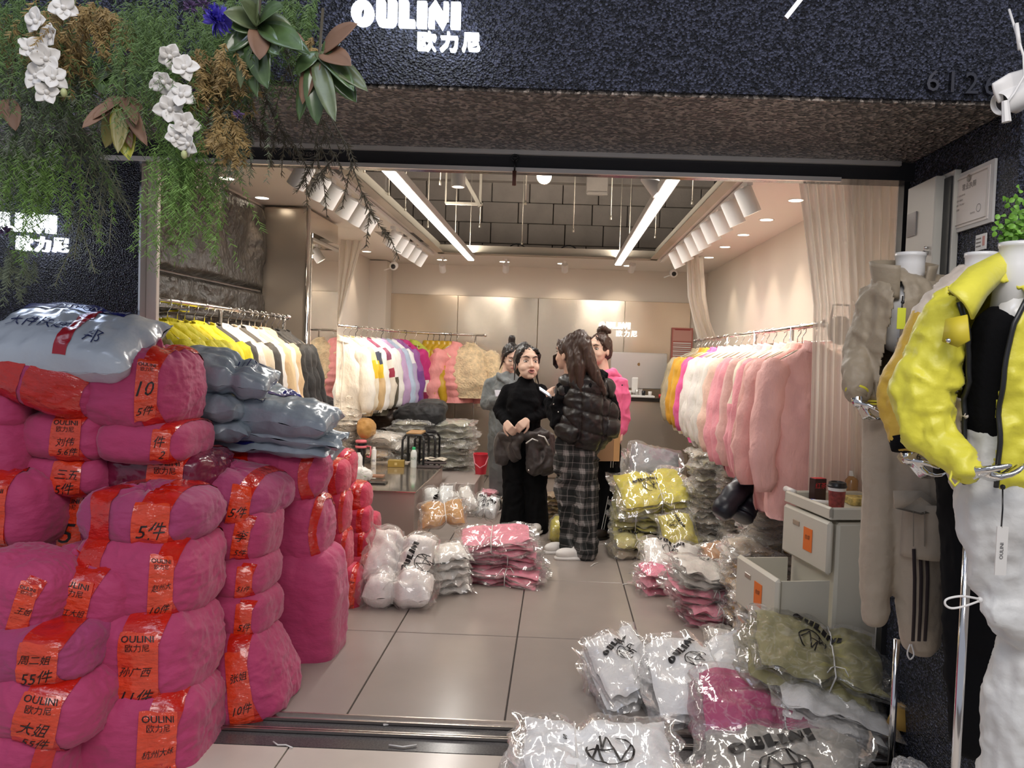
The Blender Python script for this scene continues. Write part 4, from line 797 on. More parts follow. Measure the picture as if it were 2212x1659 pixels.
pack('crumpled clear bag with grey print behind the olive pack', (1518, 1322, 1660, 1392), 3.7, ['CFCAC2'], 87, c=.05, rot=(14, 10, 0), tie=None, b=.2, z=.02, prt=('n', .03, .2, -.1, -30))
# ------------------------------------------------------------------ rails and hanging clothes
def rail(name, lab, pts, r=.013, posts=(), z0=0, m=None):
    t = thing(name, lab, 'rack', (pts[0][0], pts[0][1], 0)); o = Vector((pts[0][0], pts[0][1], 0)); Q = [Vector(p)-o for p in pts]
    mb = MB(); mb.tube(Q, r, 10); mb.sph(Q[0], r*1.6, 8); mb.sph(Q[-1], r*1.6, 8); mb.build('rail', m or M_CHR, t)
    for px_, py_ in posts:
        mb = MB(); zt = pts[0][2]; mb.cyl((px_-o.x, py_-o.y, z0), (px_-o.x, py_-o.y, zt), .011, 8); mb.cyl((px_-o.x, py_-o.y, 0), (px_-o.x, py_-o.y, .02), .03, 12); mb.build('post', m or M_CHR, t)
    return t
def hook(loc, yaw, lab, group, dark=False, w=.2, drop=.11):
    t = thing('clothes_hanger', lab, 'hanger', loc, (0, 0, yaw), group); mb = MB()
    mb.tube([(0, 0, -.02)]+[(.019*math.sin(a), 0, -.005+.019*math.cos(a)) for a in np.linspace(-1.9, 1.7, 9)][::-1]+[(-.018, 0, -.03), (0, 0, -.05), (0, 0, -drop)][0:0], .0028, 5)
    mb.tube([(.018, 0, -.012), (.017, 0, -.03), (0, 0, -.055), (0, 0, -drop)], .0028, 5); mb.build('hook', M_BLK if dark else M_CHR, t)
    mb = MB(); mb.tube([(-w*.9, 0, -drop-.075), (-w*.5, 0, -drop-.03), (0, 0, -drop), (w*.5, 0, -drop-.03), (w*.9, 0, -drop-.075)], [.004, .007, .008, .007, .004], 6); mb.build('shoulder_bar', M_BLK if dark else M_GALV, t)
    return t
def garment(lab, loc, yaw, cols, L, Wd, seed, group, name='jacket', cat='jacket', split=(), puff=0, hood=False, sl=.58, slw=.055, mats=None, fur=0, tilt=0, drop=.11, thick=.05, cuff=None, hooked=None, dark=False, res=1, zip_=True, lapel=True):
    rn = random.Random(seed)
    if hooked: hook(loc, yaw, hooked, group+' hangers', dark, Wd*.9)
    t = thing(name, lab, cat, (loc[0], loc[1], loc[2]-drop), (math.radians(tilt), 0, yaw), group)
    M = mats or [cloth('cloth_'+c, c, rough=.62, bump=2.4, bscale=8, detail=5, stretch=(1.6, 1.6, .8)) for c in cols]
    zs = np.linspace(0, -L, 26); n = 34
    def wof(z):
        s = -z/L; a = np.interp(-z, [0, .015, .05, .085, .16, L*.6, L*.95, L], [.055, .075, .13, Wd*.88, Wd, Wd*1.04, Wd*1.0, Wd*.92]); return a
    V = []; Fc = []; mi = []
    for i, z in enumerate(zs):
        w = wof(z); th = np.interp(-z, [0, .05, .2, L*.7, L], [.05, .045, thick*1.3, thick*1.7, thick*1.4])
        for k in range(n):
            a = 2*PI*k/n; ca, sa = math.cos(a), math.sin(a); pw = .75
            x = w*abs(ca)**pw*(1 if ca > 0 else -1); y = th*abs(sa)**.9*(1 if sa > 0 else -1); V.append((x, y, z))
    V = np.array(V); m = len(zs)
    for i in range(m-1):
        for k in range(n): l = (k+1) % n; Fc.append((i*n+k, (i+1)*n+k, (i+1)*n+l, i*n+l))
    Fc.append(tuple((m-1)*n+k for k in range(n)))
    Q = V.copy(); s = np.clip(-V[:, 2]/.25, 0, 1); amp = .026+.010*puff
    f = fbm(np.stack([Q[:, 0]*7, Q[:, 1]*3, Q[:, 2]*2.2+seed], -1), seed, 3); V[:, 1] += np.sign(V[:, 1]+1e-9)*amp*f*s*1.0; V[:, 0] *= 1+.05*noise(Q*3+seed, seed+1)*s
    V[:, 1] += .015*noise(np.stack([Q[:, 0]*2, Q[:, 0]*0, Q[:, 2]*2+seed], -1), seed+2)*s
    V[:, 1] += np.sign(V[:, 1]+1e-9)*.032*(ridge(np.stack([Q[:, 0]*11+noise(Q*3, seed+8), Q[:, 0]*0, Q[:, 2]*1.7+seed], -1), seed+9, 2)-.3)*s
    if puff: V[:, 1] *= 1+.28*puff*np.abs(np.sin(Q[:, 2]*PI/.085))
    if fur: V[:, 1] += np.sign(V[:, 1])*.015*noise(Q*40, seed); V[:, 0] += .014*noise(Q*38, seed+4)*np.sign(V[:, 0]); V[:, 1] *= 1.4
    cz = lambda q: sum(1 for s_ in split if q < -s_*L)
    mi = [min(len(M)-1, cz(np.mean(V[list(f_), 2]))) for f_ in Fc]
    mb = MB(); mb.add(V, Fc, mi); mb.build('body', M, t)
    for sg in (-1, 1):
        d_ = .05+rn.uniform(0, .05)-.02; fw = rn.uniform(-.12, .06)
        p = [Vector((sg*Wd*.80, 0, -.085)), Vector((sg*(Wd*.93), fw*.2, -.16)), Vector((sg*(Wd+d_*.4), fw*.5, -.09-sl*.4)), Vector((sg*(Wd+d_*.8), fw*.9, -.09-sl*.7)), Vector((sg*(Wd+d_*.6), fw*1.1, -.09-sl))]
        P_ = []
        for i in range(4):
            for q in range(4): P_.append(p[i].lerp(p[i+1], q/4))
        P_.append(p[4]); r0 = [slw*(1+.25*puff)*np.interp(i/16, [0, .15, .75, .92, 1], [.8, 1.2, 1.15, 1.0, .62]) for i in range(17)]
        sd = seed+sg*3
        def wr(tt, a): return 1+.20*ridge(np.array([[tt*5, math.cos(a)*1.5, sd+math.sin(a)]]), seed, 2)[0]+.08*math.sin(tt*26+2*math.sin(a+sd)+sd)*(.3+tt)*(1+puff)+.05*math.sin(3*a+sd+tt*5)
        mb = MB(); mb.tube(P_, r0, 12, ry=[x*.8 for x in r0], wr=wr, mi=0); ms = [min(len(M)-1, cz(np.mean(mb.v[0][list(f_), 2])+.0)) for f_ in mb.f]; mb.m = ms
        if fur: mb.v[0] = mb.v[0]+(.012*noise(mb.v[0]*40, sd))[:, None]
        mb.build('sleeve', M, t)
        if cuff:
            e = P_[-1]; mb = MB(); mb.tube([P_[-2], e, e+Vector((0, 0, -.03))], [slw*.8, slw*.66, slw*.7], 12, ry=[slw*.6]*3); mb.build('cuff', cloth('cloth_'+cuff, cuff), t)
    if hood:
        mb = MB(); mb.sph((0, .045, -.045), (.095, .06, .075), 14); mb.v[0] = mb.v[0]*(1+.12*noise(mb.v[0]*14, seed)[:, None]); mb.build('hood', M[0], t)
    if lapel:
        mb = MB()
        mb.grid(lambda u, v: np.stack([(.052+.018*v)*np.cos(PI*.62+u*PI*1.76*1.0), -(.05+.012*v)*np.sin(PI*.62+u*PI*1.76)*-1, .018-.055*v+.012*np.sin(u*7)], -1), 16, 4); mb.build('collar', M[0], t, solid=.006)
    if zip_:
        mb = MB(); zz = np.linspace(-.03, -L*.97, 14); mb.tube([(.0+.008*math.sin(z*9+seed), -np.interp(-z, [0, .05, .2, L*.7, L], [.05, .045, thick*1.3, thick*1.7, thick*1.4])*1.1-.012, z) for z in zz], .004, 4); mb.build('zip', mat('zip_pale', (.7, .66, .6), .4) if seed % 3 else M_BLK, t)
    return t
ZR = 1.68
# left rail
rail('clothes_rack', 'chrome clothes rack with double bar along the black stone wall on the left', [(-1.9, 3.35, ZR), (-1.9, 5.38, ZR)], posts=((-1.9, 4.3), (-1.9, 5.3)))
mb = MB(); mb.tube([(0, 0, 0), (-.20, .0, 0), (-.2, 1.5, 0), (-.2, 1.55, 0)], .011, 8); mb.build('wall_bar', M_CHR, loc=(-1.93, 4.0, ZR-.03), label='second chrome bar fixed to the stone wall behind the left clothes rack', cat='bar')
LG = [('khaki folded trousers on a clear clip hanger', '8A8150'), ('bright yellow jacket', 'E8DC1E'), ('bright yellow jacket', 'EFE22A'), ('bright yellow jacket', 'EADC18'), ('bright yellow jacket', 'F0E638'), ('bright yellow jacket', 'E6D81C'), ('bright yellow jacket', 'ECE02A'), ('bright yellow jacket', 'E9DE20'), ('dark grey jacket', '3C3A38'), ('white jacket', 'F0EAE0'), ('cream jacket', 'E8D9BE'), ('dark grey jacket', '45423E'), ('white jacket', 'F2ECE2'), ('peach-cream jacket', 'EBCFA0'), ('white hooded jacket', 'F4EEE2'), ('peach-cream jacket', 'E9C99A'), ('black satin jacket', '26241F'), ('black satin jacket', '1F1E1C'), ('black padded jacket', '23211E'), ('black padded jacket', '1D1C1A')]
cnt = {}
for i, (nm, c) in enumerate(LG):
    k = nm; cnt[k] = cnt.get(k, 0)+1; tot = sum(1 for a, _ in LG if a == k); y = 3.42+i*.098
    lab = nm+' on the left rack' + ('' if tot == 1 else ', %s of its colour from the entrance' % (ORD[cnt[k]-1] or 'first'))
    if i == 0: garment(lab, (-1.9, y, ZR), .25, [c], .42, .16, 300, 'clothes on the left rack', name='trousers', cat='trousers', sl=.25, slw=.03, hooked='clear clip hanger holding the khaki trousers', zip_=False, lapel=False)
    else: garment(lab, (-1.9+random.uniform(-.01, .01), y, ZR), random.uniform(.10, .34), [c], .66+random.uniform(0, .12)+(.12 if i > 15 else 0), .19, 300+i, 'clothes on the left rack', hood=i % 3 == 0, hooked='metal hanger on the left rack, %s from the entrance' % (ORD[i]), thick=.034)
# right rail
rail('clothes_rack', 'long chrome clothes rack full of pink and white coats along the right wall', [(1.30, 3.85, ZR), (1.35, 6.0, ZR), (1.41, 8.1, ZR)], posts=((1.31, 4.4), (1.33, 5.3), (1.36, 6.3), (1.40, 7.7)))
mb = MB(); mb.tube([(0, 0, 0), (0, 3.6, 0)], .011, 8); mb.build('wall_bar', M_CHR, loc=(1.64, 4.0, ZR-.06), label='second chrome bar fixed to the wall behind the right clothes rack', cat='bar')
RG = [('blush pink coat', 'EDB6B0'), ('blush pink coat', 'EBB2AC'), ('rose-beige shirt', 'DFA99F'), ('pink satin jacket', 'EE9FA8'), ('cream and pink jacket', 'EADBC6'), ('blush pink coat', 'ECBDB6'), ('pink satin jacket', 'F0A0AA'), ('pink satin jacket', 'EFA3AB'), ('pale peach jacket', 'F0CDB9'), ('white jacket', 'EEE8DF'), ('white jacket', 'F1ECE4'), ('white jacket', 'EDE6DC'), ('white jacket', 'F2EDE6'), ('white jacket', 'EEE9E0'), ('white jacket', 'F0EBE2'), ('white jacket', 'EAE4DA'), ('hot pink jacket', 'EF5E9C'), ('hot pink jacket', 'F068A4'), ('hot pink jacket', 'EC5A98'), ('mustard jacket', 'DDA52E'), ('mustard jacket', 'E0AC34'), ('mustard jacket', 'D99F2A'), ('cream jacket', 'E6D8BE'), ('beige jacket', 'C5B595'), ('beige jacket', 'BFAF8E'), ('taupe jacket', 'A59779')]
cnt = {}
for i, (nm, c) in enumerate(RG):
    cnt[nm] = cnt.get(nm, 0)+1; tot = sum(1 for a, _ in RG if a == nm); y = 4.02+i*.158
    lab = nm+' on the right rack' + ('' if tot == 1 else ', %s of its kind from the entrance' % (ORD[cnt[nm]-1] or 'first'))
    x = 1.30+(y-3.85)*.026+random.uniform(-.02, .02)
    near = i < 8; cols = [c, 'EFA0AA'] if 'cream and pink' in nm else [c]
    garment(lab, (x, y, ZR), -random.uniform(.02, .22), cols, (.92 if i < 3 else .82 if near else .78)-(.1 if i == 4 else 0)+random.uniform(-.03, .03), .22 if near else .235, 400+i, 'clothes on the right rack', name='coat' if 'coat' in nm else ('shirt' if 'shirt' in nm else 'jacket'), cat='coat' if 'coat' in nm else ('shirt' if 'shirt' in nm else 'jacket'), hooked='metal hanger on the right rack, %s from the entrance' % (ORD[i] if i and i < 25 else ('first' if i == 0 else 'last')), split=(.45,) if len(cols) > 1 else (), sl=.66 if near else .62, slw=.06, thick=.045, hood=i % 4 == 2, res=1)
# rear-left rail bending into the rear wall
rail('clothes_rack', 'bent chrome rail running along the rear left corner, with post', [(-2.0, 6.95, ZR), (-1.9, 7.5, ZR), (-1.79, 8.1, ZR), (-1.62, 8.62, ZR), (-1.3, 8.78, ZR), (-.85, 8.8, ZR)], posts=((-.96, 8.8),))
BG = [((-1.99, 7.02), ['F4EEE2'], 'white coat at the front of the bent rail', {}), ((-1.97, 7.14), ['F1D9A0', 'EBC22E', 'EADFC8'], 'cream and yellow block jacket, first on the bent rail', dict(split=(.3, .5))), ((-1.945, 7.27), ['F4F0E8', '3A4256', 'EDC92E', 'D8B98A'], 'white, navy and yellow block jacket on the bent rail', dict(split=(.16, .3, .52))), ((-1.925, 7.38), ['F5F1EA', 'F2EEE6'], 'plain white jacket on the bent rail beside the navy block one', {}), ((-1.905, 7.5), ['8A4664', 'EFE8DC', 'A33048', 'EFE4D2'], 'plum, white and red block jacket on the bent rail', dict(split=(.25, .4, .5))), ((-1.885, 7.62), ['F3EFE8', '5A5342'], 'white and olive block jacket on the bent rail', dict(split=(.5,))), ((-1.865, 7.74), ['F0ECE6'], 'white jacket behind the olive block one on the bent rail', {}), ((-1.84, 7.87), ['C8A8CE'], 'lavender jacket on the bent rail', {}), ((-1.815, 8.0), ['B4C4DA'], 'pale blue jacket on the bent rail', {}), ((-1.79, 8.12), ['EDEAEA', 'B7A9C9'], 'white and lilac jacket on the bent rail', dict(split=(.3,))), ((-1.75, 8.25), ['9A5CA0', '7A4690'], 'purple jacket on the bent rail', dict(split=(.4,))), ((-1.70, 8.38), ['C42A78', 'F1E8D8', '8E1C4A'], 'magenta jacket with white sleeve ends on the bent rail', dict(split=(.62, .80), slw=.085)), ((-1.62, 8.52), ['B8C24A', 'B4C050'], 'lime green jacket with yellow hood on the bent rail', dict(hood=True))]
for i, ((x, y), cols, lab, kw) in enumerate(BG):
    garment(lab, (x+.02, y, ZR), .25+.35*(i/12)+random.uniform(-.05, .05), cols, .70+random.uniform(-.03, .05), .185, 500+i, 'clothes on the bent rail', hooked='wire hanger on the bent rail, %s from the mirror' % (ORD[i] or 'first'), dark=i in (2, 7, 11), thick=.04, **kw)
for i in range(5):
    garment('shiny mustard jacket hanging at the rear wall, %s from the left' % (ORD[i] or 'first'), (-1.50+i*.065, 8.76, ZR), 1.15+random.uniform(-.1, .1), ['C2A02C'], .66, .17, 540+i, 'mustard jackets at the rear wall', mats=[mat('shiny_mustard', 'C09A26', .3, bump=.6, bscale=14)], hooked='black plastic hanger holding a mustard jacket, %s from the left' % (ORD[i] or 'first'), dark=True, thick=.035, slw=.045)
garment('pink quilted puffer jacket with white fur collar at the rear wall', (-1.16, 8.72, ZR), .55, ['EE9C98'], .66, .22, 550, 'coats at the rear wall', puff=1, slw=.075, cuff='EADCC6', hooked='hanger holding the pink puffer jacket', thick=.07)
FURM = mat('cream_fur', 'E6CDA4', .9, bump=1.6, bscale=55, var=.22, vscale=22, sheen=.5)
garment('fluffy cream fur jacket hanging at the end of the rear rail', (-1.0, 8.70, ZR), .1, ['E2B985'], .60, .24, 551, 'coats at the rear wall', mats=[FURM], fur=1, slw=.085, thick=.08, sl=.5, hooked='hanger holding the cream fur jacket', zip_=False)
# ------------------------------------------------------------------ furniture
# steel low table
M_TST = mat('polished_table_steel', (.58, .52, .45), .10, .85, bump=.06, bscale=3)
t = thing('low_table', 'low boxy table of polished steel crowded with bottles and bags', 'table', (-1.42, 6.27, 0))
mb = MB(); mb.box((0, 0, .225), (.80, 1.34, .43), bev=.004); mb.build('box_base', mat('table_side_steel', (.50, .42, .37), .3, .5), t, False); mb = MB(); mb.box((0, 0, .445), (.82, 1.36, .014), bev=.003); mb.build('table_top', M_TST, t, False)
mb = MB(); mb.box((0, 0, .15), (.42, .9, .30), bev=.004); mb.build('plinth', mat('grey_plinth', (.42, .36, .33), .4), loc=(-.93, 7.35, 0), smooth=False, label='low grey plinth behind the steel table, under the bag stacks', cat='plinth')
# counter with computer
cq = P(1385, 858, 8.45); t = thing('sales_counter', 'steel-fronted sales counter with dark top at the rear', 'counter', (1.0, 8.55, 0))
zt = cq.z; mb = MB(); mb.box((0, 0, zt-.02), (.86, .40, .04), bev=.004); mb.build('counter_top', mat('dark_counter', (.03, .025, .022), .25), t, False)
mb = MB(); mb.box((0, 0, (zt-.04)*.73), (.84, .36, (zt-.04)*.54-.003)); mb.build('front_panel', M_STEEL2, t, False); mb = MB(); mb.box((0, 0, (zt-.04)*.23), (.84, .36, (zt-.04)*.46-.003)); mb.build('front_panel', M_STEEL2, t, False)
mq = P(1380, 808, 8.45); t = thing('computer', 'silver all-in-one computer seen from behind on the counter', 'computer', (mq.x, 8.5, zt)); sw = (1440-1318)*8.45/F
M_SILV = mat('satin_silver', (.62, .60, .58), .35, .6); hz_ = (840-762)*8.45/F
mb = MB(); mb.box((0, 0, .09+hz_/2), (sw, .022, hz_), bev=.008); mb.build('screen_back', M_SILV, t, False)
mb = MB(); mb.box((0, .02, .09), (.11, .012, .19), R=np.array(Matrix.Rotation(math.radians(-8), 3, 'X')), bev=.004); mb.box((0, -.01, .004), (.13, .15, .008), bev=.003); mb.build('stand', M_SILV, t, False)
V = [(math.cos(a)*(.017-.002*abs(math.sin(a*2)))*(1 if not (-.5 < a < .5) else .78), math.sin(a)*.018) for a in np.linspace(-PI, PI, 25)[:-1]]
mb = MB(); mb.add([(x, -.013, .14+hz_*.55+z) for x, z in V], [tuple(range(24))]); mb.add([(.002, -.013, .162+hz_*.55), (.007, -.013, .171+hz_*.55), (.008, -.013, .164+hz_*.55)], [(0, 1, 2)]); mb.build('emblem', mat('bronze_emblem', (.30, .19, .08), .3, .5), t, False)
t = thing('desk_tray', 'small white card printer and stand with cups on the counter', 'tray', (mq.x+.02, 8.40, zt)); mb = MB(); mb.box((0, 0, .012), (.30, .14, .024), bev=.006); mb.build('tray_base', M_WHT, t, False)
mb = MB(); mb.box((-.06, .02, .13), (.07, .03, .17), bev=.01); mb.build('stand_back', M_WHT, t, False)
for k, (x, c, h, lb) in enumerate(((-.10, M_WHT, .05, 'white'), (-.02, M_SILV, .06, 'grey'), (.05, M_BLK, .05, 'dark'), (.12, M_WHT, .045, 'small white'))):
    mb = MB(); mb.lathe([(0, 0), (.018, 0), (.021, h), (.017, h), (.015, .01), (0, .01)], n=12); mb.build('cup', c, loc=(mq.x+x, 8.37, zt+.024), label=lb+' cup standing in the tray on the sales counter', cat='cup', group='cups on the counter')
mb = MB(); mb.lathe([(0, 0), (.02, 0), (.024, .04), (0, .045)], n=12); mb.build('cap', mat('red_plastic', (.6, .04, .04), .4), loc=(mq.x+.24, 8.4, zt), label='small red container at the right end of the counter', cat='container')
t = thing('notice_board', 'red-headed price list poster on the rear wall right of the counter', 'poster', P(1473, 745, YB-.06)); mb = MB(); mb.box((0, 0, 0), (.25, .008, .40)); mb.build('sheet', mat('notice_red', (.50, .16, .13), .5), t, False)
mb = MB(); mb.box((0, -.006, .11), (.22, .002, .13)); mb.build('text_block', mat('notice_pink', (.62, .32, .27), .5), t, False)
for k in range(9): mb = MB(); mb.box((0, -.006, .02-k*.024), (.21, .002, .013)); mb.build('printed_line', M_WHT if k % 2 == 0 else mat('line_grey', (.55, .5, .46), .5), t, False)
mb = MB(); mb.box((0, -.008, .178), (.18, .002, .012)); mb.build('heading', mat('notice_deep', (.35, .03, .03), .5), t, False)
# stools
def stool(lab, px0, px1, py, d, wood):
    q0, q1 = P(px0, py, d), P(px1, py, d); w = q1.x-q0.x; t = thing('stool', lab, 'stool', ((q0.x+q1.x)/2, d, 0)); z = q0.z
    for sx in (-1, 1):
        for sy in (-1, 1):
            mb = MB(); mb.tube([(sx*w*.40, sy*.12, z-.03), (sx*w*.49, sy*.13, z-.06), (sx*w*.50, sy*.15, 0)], .011, 8); mb.build('leg', M_BLK, t)
    for sy in (-1, 1): mb = MB(); mb.tube([(-w*.47, sy*.12, z-.045), (-w*.35, sy*.12, z-.015), (w*.35, sy*.12, z-.015), (w*.47, sy*.12, z-.045)], .011, 8); mb.build('top_bar', M_BLK, t)
    if wood: mb = MB(); mb.box((0, 0, z), (w*.7, .24, .02), bev=.005); mb.build('seat', mat('stool_wood', (.45, .27, .12), .5), t, False)
    else: mb = MB(); mb.lathe([(0, z-.005), (w*.42, z-.005), (w*.42, z+.01), (0, z+.012)], n=20); mb.build('seat', M_BLK, t, 30)
stool('black steel stool with brown wooden seat behind the low table', 876, 922, 933, 6.95, True); stool('black steel stool with dark seat right of the wooden-seated one', 902, 946, 932, 7.3, False)
# bucket
q = P(1041, 1003, 7.6); t = thing('bucket', 'red plastic bucket with handle on the grey plinth', 'bucket', (q.x, 7.5, .30)); M_BK = mat('red_bucket', 'E0384A', .35)
mb = MB(); mb.lathe([(0, .0), (.052, 0), (.072, .19), (.078, .19), (.078, .2), (.068, .2), (.05, .01), (0, .01)], n=24); mb.build('pail', M_BK, t, 40)
mb = MB(); mb.tube([(-.075, 0, .185), (-.055, -.07, .11), (-.0, -.09, .07), (.05, -.07, .1), (.075, 0, .185)], .006, 6); mb.build('handle', mat('pink_handle', 'F09AA6', .4), t)
# things on the low table  (top z = .452)
ZT = .452
def ont(px, py): q = FL(px, py, ZT); return q
def bottle(lab, loc, prof, m, cap, capz, txt=None, cat='bottle', name='bottle'):
    t = thing(name, lab, cat, loc); mb = MB(); mb.lathe(prof, n=20); mb.build('body', m, t, 45); r, z, h = capz; mb = MB(); mb.lathe([(0, z), (r, z), (r, z+h), (r*.85, z+h+.003), (0, z+h+.003)], n=16); mb.build('cap', cap, t, 45)
    if txt:
        R = max(p[0] for p in prof); V, Fc = xf2d(text2d(txt[0]), txt[1], 0, txt[2]); mb = MB(); mb.add([(math.sin(x/R)*(R+.001), -math.cos(x/R)*(R+.001), z_) for x, z_ in V], Fc); mb.build('lettering', txt[3], t, False)
    return t
q = ont(779, 1002); t = thing('tumbler', 'black tumbler with pink band, pink handle and lid on the table', 'cup', q)
mb = MB(); mb.lathe([(0, 0), (.033, 0), (.036, .08), (.046, .10), (.048, .19), (0, .19)], n=24); mb.build('body', mat('black_tumbler', (.012, .012, .013), .2), t, 40)
mb = MB(); mb.lathe([(.049, .145), (.051, .146), (.051, .165), (.049, .166)], n=24); mb.build('band', mat('coral_pink', 'EE7C88', .4), t)
mb = MB(); mb.tube([(.048, 0, .16), (.085, 0, .158), (.088, 0, .10), (.078, 0, .06), (.05, 0, .07)], .007, 8); mb.build('handle', mat('coral_pink', 'EE7C88', .4), t)
mb = MB(); mb.lathe([(0, .20), (.047, .20), (.049, .19), (.049, .21), (.04, .215), (0, .216)], n=24); mb.build('lid', mat('coral_pink', 'EE7C88', .4), t)
bottle('white bottle with dark print in front of the tumbler', ont(774, 1010), [(0, 0), (.032, 0), (.034, .01), (.034, .09), (.02, .115), (0, .12)], M_WHT, M_WHT, (.016, .115, .012), ('三', .04, .05, INKB))
bottle('slim white carton bottle with blue mark left of the gold box', ont(807, 1003), [(0, 0), (.022, 0), (.022, .13), (.014, .14), (0, .142)], M_WHT, M_WHT, (.014, .14, .012), ('W', .035, .035, INKB))
bottle('clear and white bottle with green cap right of the gold box', ont(893, 1009), [(0, 0), (.027, 0), (.029, .01), (.027, .05), (.029, .09), (.027, .13), (.014, .155), (0, .16)], mat('pale_bottle', (.72, .76, .74), .12, coat=.5), mat('green_cap', (.03, .42, .15), .4), (.015, .155, .02), ('东方', .028, .08, mat('green_ink', (.03, .2, .1), .5)))
q = ont(856, 1008); mb = MB(); mb.box((0, 0, .03), (.14, .09, .058), bev=.002); t = thing('tissue_box', 'small gold cardboard box on the steel table', 'box', q, (0, 0, .1)); mb.build('carton', mat('gold_card', (.42, .29, .07), .35, .3), t, False); mb = MB(); mb.box((0, -.046, .03), (.022, .002, .022)); mb.box((0, 0, .0595), (.05, .03, .002)); mb.build('emblem', mat('gold_print', (.62, .48, .2), .4), t, False)
q = ont(940, 1003); t = thing('notebook', 'open notebook with blank cream pages and a pen across it', 'notebook', (q.x-.02, q.y+.05, ZT+.03), (0, 0, -.05))
for sg in (-1, 1): mb = MB(); mb.grid(lambda u, v: np.stack([sg*u*.11, (v-.5)*.15, .006+.012*np.sin(np.clip(u*PI, 0, PI))], -1), 10, 2); mb.build('page', mat('cream_page', (.75, .68, .56), .6), t, solid=.008)
mb = MB(); mb.cyl((-.04, -.05, .022), (.09, -.03, .018), .004, 8); mb.build('pen', M_BLK, t)
for k, (px, py, lb) in enumerate(((925, 1012, 'dark notebook under the open one on the steel table'), (938, 1006, 'second dark notebook sticking out under the open one'))):
    q = ont(px, py); mb = MB(); mb.box((0, 0, .0065), (.20, .13, .013), bev=.002); mb.build('notebook', mat('dark_cover', (.05, .035, .035), .5), loc=(q.x, q.y+.05, ZT+.014*k+.001), rot=(0, 0, .15*k), smooth=False, label=lb, cat='notebook')
q = ont(814, 1044); mb = MB(); mb.box((0, 0, .005), (.15, .10, .01), bev=.002); mb.build('tablet', mat('dark_glass', (.02, .02, .02), .1), loc=q, smooth=False, label='black tablet lying at the near edge of the steel table', cat='tablet')
q = ont(812, 1034); mb = MB(); mb.box((0, 0, .008), (.12, .08, .016), bev=.002); mb.build('brown_book', mat('brown_cover', (.30, .16, .10), .5), loc=(q.x, q.y+.02, ZT+.011), smooth=False, label='small brown book lying on the black tablet', cat='book')
q = ont(782, 1040); t = thing('plastic_bag', 'crumpled white carrier bag with a green mark on the table edge', 'bag', q); V, Fc = csphere(20); fn = sackfn(.075, .06, .055, 2.4, 9, (0, 0, 1), .12, .03); mb = MB(); mb.add(fn(V)+np.array([0, 0, .055]), Fc); mb.build('bag', mat('white_carrier', (.78, .76, .72), .35, bump=.6, bscale=30), t)
mb = MB(); mb.add([fn(np.array([x, -.06, z]))*1.03+np.array([0, 0, .055]) for x, z in ((.0, .03), (.02, .025), (.05, -.01), (.03, -.005))], [(0, 1, 2, 3)]); mb.build('green_mark', mat('green_mark', (.15, .32, .04), .5), t, False)
q = ont(842, 1000); mb = MB(); mb.box((0, 0, .004), (.34, .12, .008), bev=.001); mb.build('papers', mat('paper_pile', (.70, .62, .53), .6), loc=(q.x, q.y+.04, ZT), smooth=False, label='loose sheets of paper lying behind the gold box', cat='paper')
# dark clothing bundles on the rear stacks
def bundle(lab, box, d, col, seed, rough=.6, b=.16, wr=.03, name='clothing_bundle', roll=0, p=2.5, m=None, n=30):
    x0, y0, x1, y1 = box; q = P((x0+x1)/2, (y0+y1)/2, d); a = (x1-x0)*d/F/2; c = (y1-y0)*d/F/2; fn = sackfn(a, b, c, p, seed, None, .16, wr); V, Fc = csphere(n); mb = MB(); mb.add(fn(V)+np.array([0, 0, c]), Fc)
    return mb.build(name, m or cloth('cloth_'+col, col, rough=rough, bump=.5), loc=(q.x, q.y, q.z-c), rot=(0, math.radians(roll), 0), label=lab, cat='clothing')
bundle('brown padded clothing piled under the bent rail', (790, 872, 872, 928), 7.9, '4A382C', 61, .4, wr=.06); bundle('black clothing bundle lying on the sage bags', (856, 872, 962, 922), 7.7, '16161A', 62, .6, wr=.05)
bundle('dark grey folded trousers hanging down beside the black bundle', (905, 862, 965, 896), 7.85, '3A3836', 63); bundle('small tan cloth lump on the white heap by the mirror', (774, 905, 810, 945), 7.0, 'B98A4A', 64)
# dark puffer jacket slumping off the right rack
t = thing('puffer_jacket', 'navy-black puffer jacket slumped over the bag stacks on the right', 'jacket', P(1600, 1060, 4.75)); PF = mat('navy_puffer', (.012, .013, .022), .35, bump=.3, bscale=12)
def rel(px, py, d): return P(px, py, d-.36)-P(1600, 1060, 4.75)
for nm_, pts, r in (('sleeve', [(1655, 1015, 4.8), (1610, 1045, 4.7), (1580, 1075, 4.62), (1553, 1115, 4.58)], .058), ('sleeve', [(1665, 1040, 4.85), (1625, 1080, 4.72), (1605, 1110, 4.68), (1600, 1122, 4.66)], .06), ('body', [(1680, 985, 4.95), (1665, 1020, 4.9), (1640, 1060, 4.85)], .085)):
    Q = [rel(*p_) for p_ in pts]; PP = []
    for i in range(len(Q)-1):
        for k in range(6): PP.append(Q[i].lerp(Q[i+1], k/6))
    PP.append(Q[-1]); mb = MB(); mb.tube(PP, [r]*len(PP), 14, wr=lambda t_, a: (1+.14*abs(math.sin(t_*13))+.04*math.sin(3*a))*(1-.3*(t_ > .97))); mb.build(nm_, PF, t)
